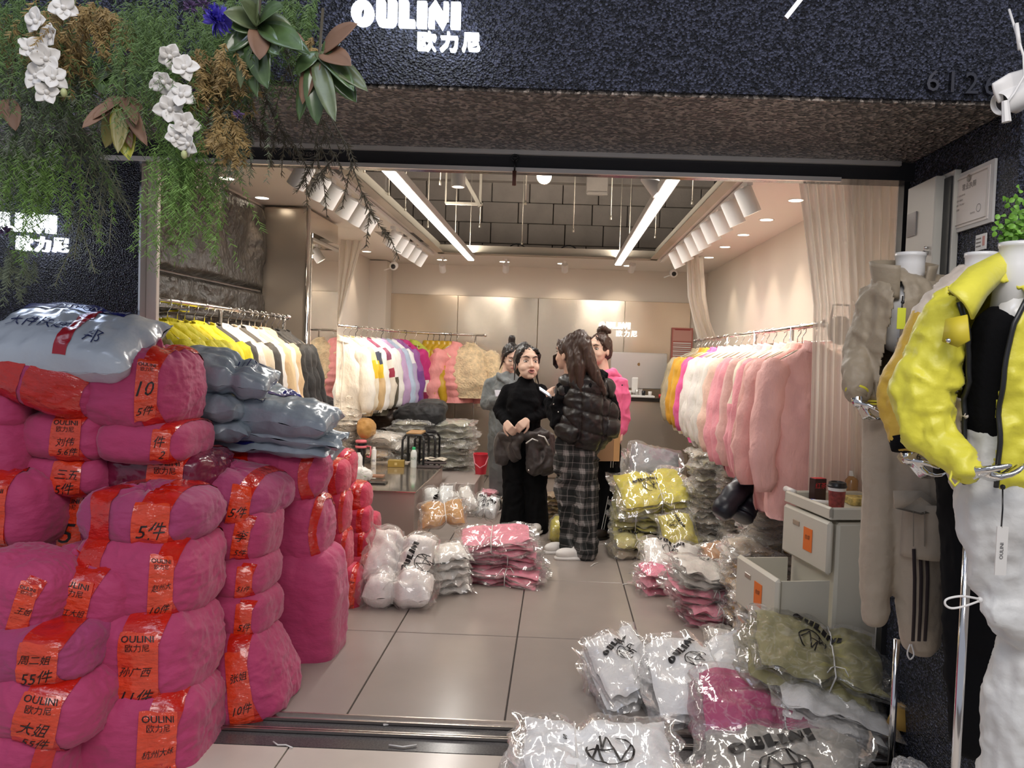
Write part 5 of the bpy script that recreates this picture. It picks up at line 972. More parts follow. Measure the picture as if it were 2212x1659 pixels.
# paper roll cuff with size mark
t = thing('rolled_cuff', 'pale rolled trouser cuff with a dark triangle, hanging by the puffer', 'clothing', P(1632, 1018, 4.2), (.5, .25, 0)); mb = MB(); mb.lathe([(.034, -.06), (.036, .05), (.030, .05), (.028, -.055), (.034, -.06)], n=20); mb.build('cuff', cloth('cloth_E9C6C0', 'E9C6C0'), t)
mb = MB(); mb.add([(-.01, -.0365, -.01), (.01, -.0365, -.01), (.0, -.0365, .01)], [(0, 1, 2)]); mb.build('mark', INK, t, False)
# ------------------------------------------------------------------ plastic drawer unit
M_DR = mat('cream_plastic', (.60, .57, .48), .42, bump=.03); q0 = FL(1800, 1600, 0)
Wc, Dc = .36, .40; zc = .86
t = thing('drawer_unit', 'cream plastic drawer unit with one drawer pulled out, behind the heap', 'cabinet', (1.30, 3.45, 0), (0, 0, math.radians(10)))
mb = MB(); mb.box((.02, 0, .42), (Wc-.02, Dc, .80), bev=.012); mb.build('body', M_DR, t, 40)
mb = MB(); mb.box((0, 0, zc-.02), (Wc+.02, Dc+.02, .012), bev=.004)
for sx in (-1, 1): mb.box((sx*(Wc/2), 0, zc), (.02, Dc+.02, .05), bev=.007)
for sy in (-1, 1): mb.box((0, sy*(Dc/2), zc), (Wc+.02, .02, .05), bev=.007)
mb.build('tray_top', M_DR, t, 40)
def drawer(z0, h, pull, lab):
    x = -Wc/2-pull; d_ = MB(); d_.box((x, 0, z0+h/2), (.03, Dc+.015, h), bev=.012)
    if pull: d_.box((x+pull/2, Dc/2-.012, z0+h/2+.0), (pull+.02, .008, h*.9)); d_.box((x+pull/2, -Dc/2+.012, z0+h/2), (pull+.02, .008, h*.9)); d_.box((x+pull/2, 0, z0+.02), (pull+.02, Dc-.03, .008))
    o = d_.build('drawer', M_DR, t, 40)
    m_ = MB(); m_.box((x-.016, .07, z0+h*.72), (.006, .06, .022), bev=.002); m_.build('handle', mat('smoky_handle', (.35, .28, .2), .15), o, False)
    m_ = MB(); m_.box((x-.017, -.04, z0+h*.5), (.002, .075, .10)); m_.build('orange_label', mat('orange_card', 'E8752A', .6), o, False)
    V, Fc = xf2d(text2d('包袋', .2), .022, 0, 0); m_ = MB(); m_.add([(x-.0185, -.04-u, z0+h*.5+w+.01) for u, w in V], Fc); m_.build('lettering', INK, o, False)
drawer(.60, .225, 0, ''); drawer(.36, .225, .22, ''); drawer(.12, .225, .0, '')
# objects on the drawer unit
def onc(px, py, dz=0): return FL(px, py, zc-.014+dz)
q = onc(1806, 1105); t = thing('coffee_cup', 'red patterned paper coffee cup with black lid on the drawer unit', 'cup', q)
mb = MB(); mb.lathe([(0, 0), (.030, 0), (.036, .09), (.037, .10), (0, .10)], n=24); mb.build('cup', mat('red_paper_cup', (.26, .045, .04), .5, var=.45, vscale=60), t, 40); mb = MB(); mb.lathe([(.0305, .0), (.031, .014)], n=24); mb.lathe([(.0365, .092), (.0385, .104), (.0385, .108)], n=24); mb.build('white_rim', M_WHT, t)
mb = MB(); mb.lathe([(.040, .106), (.041, .112), (.038, .116), (.036, .128), (.030, .130), (.028, .124), (0, .124)], n=24); mb.build('lid', M_BLK, t, 40)
q = onc(1765, 1082); t = thing('tea_box', 'black and red printed box standing on the drawer unit', 'box', q, (0, 0, .3)); mb = MB(); mb.box((0, 0, .053), (.062, .045, .106), bev=.002); mb.build('carton', mat('black_card', (.03, .01, .01), .3), t, False)
mb = MB(); V, Fc = xf2d(text2d('红茶'), .03, 0, .075); mb.add([(x, -.0235, z) for x, z in V], Fc); mb.build('lettering', mat('red_ink', (.6, .03, .04), .4), t, False); mb = MB(); mb.box((0, 0, .1065), (.058, .04, .002)); mb.build('red_edge', mat('red_ink', (.6, .03, .04), .4), t, False)
q = onc(1838, 1075); bottle('small clear bottle of amber liquid at the back of the drawer unit', q, [(0, 0), (.028, 0), (.030, .006), (.030, .085), (.013, .105), (0, .11)], mat('amber_liquid', (.38, .20, .07), .08, coat=.6), mat('clear_cap', (.8, .78, .74), .2), (.014, .105, .022))
q = onc(1780, 1085); mb = MB(); mb.cyl((-.05, 0, .012), (.05, -.03, .012), .009, 10); mb.build('marker_pen', M_WHT, loc=(q.x-.02, q.y-.05, q.z), label='white marker pen lying on the drawer unit before the cup', cat='pen'); mb = MB(); mb.cyl((0, 0, .012), (.02, -.006, .012), .0095, 10); mb.build('pen_cap', mat('blue_plastic', (.04, .08, .4), .3), loc=(q.x-.075, q.y-.04, q.z), label='blue cap on the end of the white marker', cat='cap')
q = onc(1850, 1092); mb = MB(); mb.box((0, 0, .018), (.10, .09, .036), bev=.003); mb.build('snack_box', mat('yellow_patterned', (.55, .42, .14), .5, var=.6, vscale=40), loc=(q.x+.02, q.y+.03, q.z), smooth=False, label='yellow patterned flat box on the drawer unit behind the cup', cat='box')
mb = MB(); mb.tube([(.0, 0, .0), (.0, .1, .0)], .014, 12); mb.build('cloth_roll', M_WHT, loc=(1.115, 3.60, zc+.02), rot=(0, 0, .1), label='white rolled edge cloth lying over the rear corner of the drawer unit', cat='cloth')
# ------------------------------------------------------------------ bodies : swollen chains fused into one skin
def caps(mb, pts, rs, n=10, ry=None, ref=None):
    """rounded tapered chain"""
    pts = [Vector(p) for p in pts]; k = len(pts); rs = rs if hasattr(rs, '__len__') else [rs]*k; ry = ry or rs
    a = (pts[0]-pts[1]).normalized(); b = (pts[-1]-pts[-2]).normalized(); Pn, R1, R2 = [], [], []
    for th in (80, 55, 28): th = math.radians(th); Pn.append(pts[0]+a*rs[0]*math.sin(th)*.98); R1.append(rs[0]*math.cos(th)); R2.append(ry[0]*math.cos(th))
    Pn += pts; R1 += list(rs); R2 += list(ry)
    for th in (28, 55, 80): th = math.radians(th); Pn.append(pts[-1]+b*rs[-1]*math.sin(th)*.98); R1.append(rs[-1]*math.cos(th)); R2.append(ry[-1]*math.cos(th))
    mb.tube(Pn, R1, n, ry=R2, ref=ref)
def fuse(name, mb, m, parent, voxel=.008, smooth=4, disp=None, cut=None, solid=0, mfn=None, loc=None):
    V = np.concatenate(mb.v); me = bpy.data.meshes.new('tmp'); me.from_pydata(V.tolist(), [], mb.f); o = bpy.data.objects.new('tmp', me); COL.objects.link(o)
    r = o.modifiers.new('r', 'REMESH'); r.mode = 'VOXEL'; r.voxel_size = voxel
    if smooth: s = o.modifiers.new('s', 'SMOOTH'); s.factor = .5; s.iterations = smooth
    bpy.context.view_layer.update(); e = o.evaluated_get(bpy.context.evaluated_depsgraph_get()); q = bpy.data.meshes.new_from_object(e)
    bpy.data.objects.remove(o); bpy.data.meshes.remove(me); n = len(q.vertices); co_ = np.empty(n*3); q.vertices.foreach_get('co', co_); co_ = co_.reshape(-1, 3)
    if disp is not None:
        no = np.empty(n*3); q.vertex_normals.foreach_get('vector', no); no = no.reshape(-1, 3); co_ = disp(co_, no); q.vertices.foreach_set('co', co_.reshape(-1))
    if cut is not None:
        bm = bmesh.new(); bm.from_mesh(q); msk = cut(co_); bmesh.ops.delete(bm, geom=[v for v in bm.verts if msk[v.index]], context='VERTS'); bm.to_mesh(q); bm.free()
    ms = m if isinstance(m, (list, tuple)) else [m]
    for x in ms: q.materials.append(x)
    if mfn is not None:
        nf = len(q.polygons); c = np.empty(nf*3); q.polygons.foreach_get('center', c); q.polygons.foreach_set('material_index', mfn(c.reshape(-1, 3)).astype(np.int32))
    q.polygons.foreach_set('use_smooth', [True]*len(q.polygons)); q.update(); q.name = name
    o = bpy.data.objects.new(name, q); COL.objects.link(o); o.parent = parent
    if loc is not None: o.location = loc
    if solid: md = o.modifiers.new('thick', 'SOLIDIFY'); md.thickness = solid; md.offset = -1
    return o
def folds(amp=.010, s=(9, 9, 5), seed=0, fine=.3):
    def f(c, n):
        w = c*np.array(s)+.8*noise(c*6, seed)[:, None]; return c+n*(amp*(ridge(w, seed+1, 2)-.4)+amp*fine*fbm(c*45, seed+2, 2))[:, None]
    return f
SKIN = mat('skin', (.66, .42, .31), .5, spec=.4); SKIN2 = mat('skin_light', (.74, .50, .39), .5, spec=.4)
HAIRB = mat('black_hair', (.018, .014, .013), .38, bump=.8, bscale=60, stretch=(1, 1, .12)); HAIRN = mat('brown_hair', (.050, .026, .018), .38, bump=.8, bscale=60, stretch=(1, 1, .12))
LIP = mat('lips', (.45, .17, .15), .4); EYEW = mat('eye_white', (.75, .70, .66), .3); IRIS = mat('dark_iris', (.02, .012, .01), .15); BROW = mat('brow', (.05, .03, .025), .8)
def hand(mb, w, d, n, side, curl=.6, s=1.0):
    """w wrist, d finger direction, n the way the fingers curl, side +1/-1 thumb side"""
    w, d, n = Vector(w), Vector(d).normalized(), Vector(n).normalized(); n = (n-d*n.dot(d)).normalized(); t = d.cross(n).normalized()*side
    for k, (o, L) in enumerate(((.026, .070), (.009, .078), (-.009, .073), (-.025, .060))):
        b = w+d*.012*s+t*o*.6*s; kn = w+d*.078*s+t*o*s; caps(mb, [b, kn], [.0135*s, .0115*s], 8)
        p = kn; a = .25+.05*k; pts = [p]
        for fr, cu in ((.45, 1), (.32, 1.2), (.23, 1)):
            a += curl*cu*.55; p = p+(d*math.cos(a)+n*math.sin(a))*L*fr*s; pts.append(p)
        caps(mb, pts, [.0095*s, .0088*s, .008*s, .0068*s], 8)
    b = w+d*.02*s+t*.02*s; k1 = b+(d*.6+t*.75+n*.25)*.034*s; k2 = k1+(d*.85+t*.35+n*.4)*.030*s; k3 = k2+(d*.9+n*.5)*.024*s
    caps(mb, [b, k1, k2, k3], [.014*s, .0115*s, .0098*s, .008*s], 8)
class Head:
    def __init__(s, c, R, k=1.0): s.c = Vector(c); s.R = R; s.k = k; s.Rn = np.array(R)
    def w(s, p): return s.c+s.R @ (Vector(p)*s.k)
    def skin(s, mb):
        k = s.k
        for c, r in (((0, .012, .028), (.073, .088, .092)), ((0, -.018, -.012), (.066, .068, .072)), ((0, -.030, -.055), (.055, .052, .042)), ((0, -.060, -.083), (.022, .020, .017)), ((-.036, -.050, -.028), (.026, .026, .026)), ((.036, -.050, -.028), (.026, .026, .026)), ((0, -.070, .042), (.045, .014, .018))):
            mb.sph(s.w(c), tuple(x*k for x in r), 18, R=s.Rn)
        caps(mb, [s.w((0, -.080, .018)), s.w((0, -.094, -.012)), s.w((0, -.097, -.022))], [.008*k, .0095*k, .0115*k], 8)
        for g in (-1, 1): mb.sph(s.w((g*.011, -.088, -.024)), .0085*k, 8); mb.sph(s.w((g*.074, .012, -.012)), (.008*k, .018*k, .029*k), 12, R=s.Rn)
        mb.sph(s.w((0, -.083, -.052)), (.022*k, .010*k, .011*k), 10, R=s.Rn)
    def sockets(s):
        E = [np.array(s.w((g*.030, -.082, .010))) for g in (-1, 1)]; fw = np.array(s.R @ Vector((0, 1, 0)))
        def f(c, n):
            for e in E: c = c+fw*(.010*s.k*np.exp(-(((c-e)**2).sum(1))/(.017*s.k)**2))[:, None]
            return c
        return f
    def face(s, t, closed=False, mouth=0, down=False):
        k = s.k
        for g in (-1, 1):
            mb = MB(); mb.sph(s.w((g*.031, -.0655, .009)), (.0145*k, .011*k, .0066*k), 12, R=s.Rn); mb.build('eye', EYEW, t)
            if not down: mb = MB(); mb.sph(s.w((g*.031-.0, -.0745, .0085)), (.0058*k, .003*k, .0054*k), 10, R=s.Rn); mb.build('iris', IRIS, t)
            mb = MB(); caps(mb, [s.w((g*.016, -.0735, .014 if not down else .006)), s.w((g*.031, -.0770, .0195 if not down else .004)), s.w((g*.047, -.068, .014 if not down else .005))], [.0018*k, .0024*k, .0016*k], 6); mb.build('eyelash', BROW, t)
            mb = MB(); caps(mb, [s.w((g*.014, -.085, .034)), s.w((g*.032, -.081, .041)), s.w((g*.052, -.066, .036))], [.0032*k, .0034*k, .0018*k], 6); mb.build('eyebrow', BROW, t)
        mb = MB(); z = -.052
        caps(mb, [s.w((-.021, -.084, z)), s.w((-.008, -.093, z+.004+mouth)), s.w((0, -.094, z+.002+mouth)), s.w((.008, -.093, z+.004+mouth)), s.w((.021, -.084, z))], [.002*k, .0046*k, .0042*k, .0046*k, .002*k], 8)
        caps(mb, [s.w((-.021, -.084, z)), s.w((-.008, -.092, z-.006-mouth)), s.w((.008, -.092, z-.006-mouth)), s.w((.021, -.084, z))], [.002*k, .0052*k, .0052*k, .002*k], 8); mb.build('lips', LIP, t)
        if mouth: mb = MB(); mb.sph(s.w((0, -.090, z-.001)), (.014*k, .004*k, .006*k), 10, R=s.Rn); mb.build('open_mouth', mat('mouth_dark', (.08, .01, .01), .5), t)
    def hair(s, mb, fringe=0, low=-.02):
        k = s.k
        for c, r in (((0, .024, .036), (.080, .090, .092)), ((0, .055, -.005), (.072, .060, .075))): mb.sph(s.w(c), tuple(x*k for x in r), 20, R=s.Rn)
        for g in (-1, 1): caps(mb, [s.w((g*.04, -.056, .090)), s.w((g*.068, -.035, .055)), s.w((g*.076, .0, .015))], [.009*k, .011*k, .009*k], 10)
def haircut(h):
    """keeps hair off the face: vertices on the face side below the hairline go"""
    Ri = h.Rn.T
    def f(c):
        q = (c-np.array(h.c)) @ h.Rn/h.k; return (q[:, 1] < -.052) & (q[:, 2] < .068) & (np.abs(q[:, 0]) < .07)
    return f
def strands(seed, amp=.004):
    def f(c, n): return c+n*(amp*ridge(c*np.array([55, 55, 9])+seed, seed, 2))[:, None]
    return f
BLK1 = cloth('black_knit', (.006, .006, .007), rough=1, bump=.3, bscale=60, sheen=0, spec=.12); BLK2 = cloth('black_trouser', (.006, .006, .007), rough=.95, sheen=0, spec=.15)
def limb(mb, pts, rs, n=12, ry=None):
    Q = []; R = []
    pts = [Vector(p) for p in pts]
    for i in range(len(pts)-1):
        for k in range(4): Q.append(pts[i].lerp(pts[i+1], k/4)); R.append(rs[i]+(rs[i+1]-rs[i])*k/4)
    Q.append(pts[-1]); R.append(rs[-1]); caps(mb, Q, R, n)
def shoe(name, t, c, yaw, L=.24, m=None, sole=None):
    R = np.array(Matrix.Rotation(yaw, 3, 'Z')); mb = MB(); c = Vector(c)
    def q(p): return c+Vector(R @ np.array(p))
    mb.sph(q((0, -.05, .045)), (.044, .085, .040), 14, R=R); mb.sph(q((0, .05, .055)), (.037, .065, .055), 14, R=R); fz = fuse(name, mb, m or M_WHT, t, .006, 3)
    mb = MB(); mb.tube([q((0, 0, .0)), q((0, 0, .022))], [.045, .048], 20, ry=[L/2+.012, L/2+.016], ref=tuple(R @ np.array((1, 0, 0)))); mb.build('sole', sole or M_WHT, fz)
# joints given as pixels of the photograph at a depth, relative to the person's feet
class Fig:
    def __init__(s, lab, px, d): s.o = P(px, 900, d); s.o.z = 0; s.d = d; s.t = thing('person', lab, 'person', s.o)
    def __call__(s, px, py, dd=0): return P(px, py, s.d+dd)-s.o
# ---- woman in black
g = Fig('woman in black turtleneck with a dark jacket tied round her hips, talking', 1135, 6.37); t = g.t
R1 = Matrix.Rotation(math.radians(20), 3, 'Z') @ Matrix.Rotation(math.radians(-8), 3, 'X'); h1 = Head(g(1139, 787, -.02), R1, 1.30)
mb = MB(); h1.skin(mb); limb(mb, [h1.w((0, .03, -.05)), g(1133, 832, .02), g(1132, 850, .02)], [.052, .052, .06])
limb(mb, [g(1132, 850, .02), g(1132, 930, .0), g(1132, 955)], [.085, .08, .09]); 
arms = {-1: [g(1099, 846, .02), g(1078, 888, .03), g(1096, 914, -.14)], 1: [g(1167, 846, .02), g(1184, 886, .03), g(1140, 908, -.16)]}
for k, a in arms.items(): limb(mb, a, [.045, .038, .024])
hand(mb, g(1092, 911, -.16), Vector((.45, -.55, -.55)), Vector((.6, .3, -.5)), -1, .9, 1.05); hand(mb, g(1140, 906, -.17), Vector((-.55, -.5, -.5)), Vector((-.5, .3, -.6)), 1, .9, 1.05)
for k, (x, xx) in {-1: (1112, 1105), 1: (1156, 1160)}.items(): limb(mb, [g(x, 960), g(x, 1060), g(xx, 1140, .03)], [.060, .048, .033])
fuse('body', mb, SKIN2, t, .0055, 3, disp=h1.sockets()); h1.face(t, mouth=.004)
mb = MB(); h1.hair(mb); limb(mb, [h1.w((0, .05, .105)), h1.w((.0, .03, .128)), h1.w((-.04, .06, .11))], [.030, .032, .025]); hr = fuse('hair', mb, HAIRB, t, .006, 2, disp=strands(3), cut=haircut(h1))
mb = MB(); limb(mb, [h1.w((-.076, .0, .03)), h1.w((-.084, -.01, -.04)), h1.w((-.086, -.0, -.10))], [.008, .006, .003], 6); limb(mb, [h1.w((.07, .03, .0)), h1.w((.078, .04, -.08)), h1.w((.098, .05, -.14))], [.010, .007, .003], 6); mb.build('loose_strands', HAIRB, hr)
mb = MB(); limb(mb, [g(1135, 827, .0), g(1134, 842, .01)], [.072, .082]); limb(mb, [g(1098, 850, .02), g(1132, 842, .02), g(1166, 850, .02)], [.062, .095, .062]); limb(mb, [g(1132, 850, 0), g(1132, 866, -.01)], [.12, .135])
limb(mb, [g(1132, 862, .0), g(1131, 890, -.01), g(1131, 925, .0), g(1132, 950, .0)], [.148, .150, .142, .155])
for s_ in (-1, 1): mb.sph(g(1132+s_*17, 872, -.09), (.066, .05, .06), 14)
for k, a in arms.items(): limb(mb, [a[0], a[1], a[2].lerp(a[1], .12)], [.062, .056, .040])
fuse('turtleneck', mb, BLK1, t, .009, 4, disp=folds(.006, (12, 12, 14), 4))
mb = MB()
limb(mb, [g(1112, 948, .02), g(1154, 948, .02)], [.11, .11])
for x, xx in ((1110, 1108), (1157, 1160)): limb(mb, [g(x, 955), g(x, 1060, .01), g(xx, 1136, .03)], [.105, .088, .105])
fuse('trousers', mb, BLK2, t, .010, 3, disp=folds(.010, (9, 9, 2), 5))
TJ = cloth('tied_jacket', (.050, .040, .038), rough=.5, bump=.5, bscale=14)
mb = MB(); limb(mb, [g(1086, 940, -.10), g(1108, 944, -.15), g(1140, 940, -.15), g(1178, 938, -.06)], [.035, .034, .034, .04]); limb(mb, [g(1086, 950, .0), g(1088, 985, -.02)], [.075, .085]); limb(mb, [g(1178, 950, -.0), g(1176, 1000, -.04)], [.08, .105]); limb(mb, [g(1110, 950, -.03), g(1155, 950, -.03)], [.12, .12]); limb(mb, [g(1110, 958, -.10), g(1112, 982, -.11)], [.06, .06]); limb(mb, [g(1150, 965, -.11), g(1155, 1008, -.12)], [.05, .07]); limb(mb, [g(1120, 948, -.17), g(1112, 965, -.18), g(1122, 988, -.17)], [.03, .028, .02]); mb.sph(g(1120, 948, -.17), .042, 12)
tj = fuse('tied_jacket', mb, TJ, t, .009, 4, disp=folds(.010, (12, 12, 4), 6))
for a, b, c_ in (((1136, 958), (1150, 948), (1162, 953)), ((1162, 940), (1176, 944), (1186, 962))): mb = MB(); mb.tube([g(*a, -.235), g(*b, -.235), g(*c_, -.225)], .006, 6); mb.build('piping', M_WHT, tj)
mb = MB(); mb.sph(g(1142, 1016, -.19), .008, 8); mb.build('snap_button', M_CHR, tj)
shoe('shoe', t, g(1160, 1150, -.05)*1, -.2); q_ = g(1112, 1140, .05); shoe('shoe', t, (q_.x, q_.y, 0), .3)
for o in t.children:
    if o.name.startswith('shoe'): o.location = (0, 0, 0)
# ---- woman in plaid trousers
g = Fig('woman in black quilted vest and grey plaid trousers, long ponytail, back turned', 1246, 5.66); t = g.t
R2 = Matrix.Rotation(math.radians(-128), 3, 'Z'); h2 = Head(g(1229, 766, .0), R2, 1.12)
mb = MB(); h2.skin(mb); limb(mb, [h2.w((0, .02, -.05)), g(1240, 820, .02)], [.055, .07]); limb(mb, [g(1252, 840), g(1255, 920), g(1252, 950)], [.085, .08, .09])
al = [g(1222, 842, -.05), g(1206, 900, -.02), g(1190, 872, .10)]; ar = [g(1305, 845, .06), g(1322, 905, .04), g(1300, 930, .18)]
limb(mb, al, [.045, .04, .026]); limb(mb, ar, [.045, .04, .026]); hand(mb, g(1190, 868, .10), Vector((-.2, .3, .9)), Vector((.3, .6, .2)), -1, .7, 1.0)
for x, xx, dd in ((1232, 1222, .06), (1264, 1262, -.05)): limb(mb, [g(x, 955), g(x, 1090), g(xx, 1170, dd)], [.060, .048, .033])
fuse('body', mb, SKIN, t, .006, 3, disp=h2.sockets()); h2.face(t)
mb = MB(); caps(mb, [h2.w((-.072, .01, .0)), h2.w((-.068, -.04, -.02)), h2.w((-.05, -.075, -.04))], .0025, 6); caps(mb, [h2.w((-.072, .01, .0)), h2.w((-.062, -.03, -.055)), h2.w((-.04, -.06, -.075))], .0025, 6)
V = [h2.w((x, -.085-.014*math.cos(x*22), z)) for x, z in ((-.055, -.01), (0, .004), (.055, -.01), (.05, -.07), (0, -.098), (-.05, -.07))]; mb.add([tuple(v) for v in V], [(0, 1, 2, 3, 4, 5)]); mb.build('face_mask', M_BLK, t, False)
mb = MB(); h2.hair(mb); limb(mb, [h2.w((0, .10, .10)), g(1250, 722, -.05), g(1262, 745, -.10), g(1274, 785, -.12), g(1290, 820, -.13), g(1306, 850, -.12)], [.045, .055, .052, .046, .034, .014], 14); limb(mb, [g(1246, 730, -.06), g(1252, 790, -.12), g(1256, 850, -.14)], [.05, .045, .02]); limb(mb, [g(1236, 735, -.04), g(1236, 790, -.10), g(1240, 835, -.13)], [.05, .04, .018])
fuse('hair', mb, HAIRN, t, .007, 2, disp=strands(8, .006), cut=haircut(h2))
# vest
def quilt(c, n):
    a = np.abs(np.sin((c[:, 2]+c[:, 0]*.25-.02)*PI/.135)); b = np.abs(np.sin((c[:, 0]+c[:, 1]*.5+.05)*PI/.17)); return c+n*(.034*np.minimum(a**.4, b**.4+.04)+.007*ridge(c*np.array([16, 16, 22]), 3, 2))[:, None]
VEST = cloth('black_quilted_nylon', (.016, .013, .013), rough=.40, bump=.5, bscale=22, sheen=0)
mb = MB(); limb(mb, [g(1262, 842, .0), g(1264, 880, .0), g(1266, 925, .0)], [.150, .165, .165]); limb(mb, [g(1228, 838, -.03), g(1262, 832), g(1302, 842, .04)], [.07, .10, .07]); limb(mb, [g(1310, 895, .0), g(1312, 925, -.02)], [.07, .075]); limb(mb, [g(1225, 920, -.06), g(1240, 930, -.08)], [.07, .075])
fuse('quilted_vest', mb, VEST, t, .009, 3, disp=quilt)
mb = MB(); limb(mb, [g(1244, 812, .0), g(1268, 806, -.06), g(1296, 812, .0)], [.06, .075, .055]); limb(mb, [g(1250, 820, -.08), g(1275, 832, -.11), g(1292, 822, -.08)], [.05, .055, .045]); fuse('hood', mb, BLK1, t, .009, 3, disp=folds(.012, (14, 14, 14), 9))
mb = MB(); limb(mb, [al[0], al[1], al[2]], [.072, .078, .050]); limb(mb, [g(1212, 890, -.06), g(1206, 915, -.05)], [.055, .06]); sl_ = fuse('sleeve', mb, BLK1, t, .009, 3, disp=folds(.012, (10, 10, 14), 10))
for a in ((1196, 873), (1206, 890), (1221, 905)): mb = MB(); mb.sph(g(*a, -.12), .006, 8); mb.build('snap_button', M_CHR, sl_)
mb = MB(); limb(mb, ar, [.072, .07, .05]); fuse('sleeve', mb, BLK1, t, .010, 3, disp=folds(.010, (10, 10, 14), 11))
def plaid():
    m = mat('grey_plaid', (.05, .04, .035), .85); nt = m.node_tree; n = nt.nodes; L = nt.links; b = n['Principled BSDF']; tc = n.new('ShaderNodeTexCoord'); sp = n.new('ShaderNodeSeparateXYZ'); L.new(tc.outputs['Object'], sp.inputs[0])
    def M_(op, a, b_=None, c_=None):
        k = n.new('ShaderNodeMath'); k.operation = op
        for i, v in enumerate((a, b_, c_)):
            if v is None: continue
            if isinstance(v, (int, float)): k.inputs[i].default_value = v
            else: L.new(v, k.inputs[i])
        return k.outputs[0]
    def bands(src, per):
        f = M_('FRACT', M_('MULTIPLY', src, 1/per)); w = M_('MULTIPLY', M_('GREATER_THAN', f, .08), M_('LESS_THAN', f, .38)); l = M_('MULTIPLY', M_('GREATER_THAN', f, .66), M_('LESS_THAN', f, .705)); l2 = M_('MULTIPLY', M_('GREATER_THAN', f, .20), M_('LESS_THAN', f, .23)); return w, M_('ADD', l, l2)
    xw, xl = bands(M_('ADD', M_('ADD', sp.outputs[0], M_('MULTIPLY', sp.outputs[1], .7)), 3), .105); zw, zl = bands(sp.outputs[2], .125)
    v = M_('ADD', M_('MULTIPLY', M_('ADD', M_('MULTIPLY', xw, zw), M_('MULTIPLY', M_('ADD', xw, zw), .35)), .12), M_('MULTIPLY', M_('ADD', xl, zl), .10)); r = n.new('ShaderNodeCombineXYZ')
    L.new(M_('ADD', v, .010), r.inputs[0]); L.new(M_('ADD', M_('MULTIPLY', v, .93), .012), r.inputs[1]); L.new(M_('ADD', M_('MULTIPLY', v, .90), .012), r.inputs[2]); L.new(r.outputs[0], b.inputs['Base Color']); return m
mb = MB()
for x, x2, xx, dd in ((1230, 1228, 1236, .05), (1262, 1262, 1266, -.05)): limb(mb, [g(x, 950), g(x2, 1060, dd*.5), g(xx, 1130, dd), g(xx, 1190, dd)], [.110, .098, .092, .085])
fuse('plaid_trousers', mb, plaid(), t, .010, 3, disp=folds(.016, (8, 8, 5), 12))
q_ = g(1246, 1200, -.06); shoe('shoe', t, (q_.x-.03, q_.y-.01, 0), -1.35, .25); q_ = g(1212, 1180, .08); shoe('shoe', t, (q_.x, q_.y+.02, 0), -1.2, .25)
# phone in her hand : its own thing
q_ = P(1178, 848, 5.70); tp = thing('phone', 'bright-screened phone held by the woman in plaid trousers', 'phone', q_, (.5, .55, .4)); mb = MB(); mb.box((0, 0, 0), (.115, .055, .008), bev=.003); mb.build('case', mat('pale_phone', (.5, .5, .55), .3), tp, False); mb = MB(); mb.box((-.01, 0, .0045), (.09, .046, .001)); mb.build('screen', emis('screen', (.8, .88, 1), 1.6), tp, False)
# ---- woman in the pink hoodie
g = Fig('woman in pink hoodie and black side-striped trousers, hair in a bun', 1308, 6.33); t = g.t
R3 = Matrix.Rotation(math.radians(-38), 3, 'Z'); h3 = Head(g(1293, 757, .0), R3, 1.12)
mb = MB(); h3.skin(mb); limb(mb, [h3.w((0, .03, -.05)), g(1303, 812, .02)], [.05, .06]); limb(mb, [g(1308, 840), g(1308, 920), g(1306, 950)], [.085, .08, .085])
ar = [g(1340, 832, .0), g(1346, 890, .0), g(1342, 930, -.04)]; al = [g(1275, 832), g(1262, 890, .05), g(1290, 900, -.05)]
limb(mb, ar, [.045, .038, .024]); limb(mb, al, [.045, .038, .024]); hand(mb, g(1342, 930, -.05), Vector((0, -.2, -1)), Vector((-1, 0, 0)), 1, .8)
for x in (1296, 1316): limb(mb, [g(x, 980), g(x, 1080), g(x, 1145)], [.058, .048, .033])
fuse('body', mb, SKIN2, t, .006, 3, disp=h3.sockets()); h3.face(t)
mb = MB(); h3.hair(mb); mb.sph(h3.w((0, .05, .145)), (.048, .045, .038), 14); limb(mb, [h3.w((-.03, .05, .13)), h3.w((.02, .02, .165)), h3.w((.045, .06, .14))], [.02, .022, .018]); fuse('hair', mb, HAIRN, t, .006, 2, disp=strands(12, .006), cut=haircut(h3))
PINK = cloth('pink_hoodie_cloth', 'F06A9A', rough=.7, bump=.3)
mb = MB(); limb(mb, [g(1308, 850), g(1308, 900), g(1306, 940)], [.145, .15, .15]); limb(mb, [g(1282, 832), g(1308, 822), g(1334, 830)], [.06, .09, .065]); limb(mb, ar[:2]+[ar[2].lerp(ar[1], .1)], [.070, .068, .052]); limb(mb, al, [.068, .064, .05])
pk = fuse('hoodie', mb, PINK, t, .009, 3, disp=folds(.010, (9, 9, 9), 13)); mb = MB(); limb(mb, [g(1300, 812, -.07), g(1322, 806, -.03), g(1334, 818, .03), g(1318, 826, .07)], [.025, .045, .04, .05]); limb(mb, [g(1312, 822, -.05), g(1330, 830, -.01)], [.035, .04]); fuse('hood', mb, PINK, t, .008, 3, disp=folds(.007, (14, 14, 14), 14))
for a in ((1344, 832), (1334, 853)): mb = MB(); mb.sph(g(*a, -.085), .007, 8); mb.build('button', M_BLK, pk)
mb = MB()
for x in (1294, 1316): limb(mb, [g(x, 965), g(x, 1060), g(x-1, 1140)], [.095, .085, .085])
tr = fuse('trousers', mb, BLK2, t, .010, 3, disp=folds(.009, (9, 9, 3), 15))
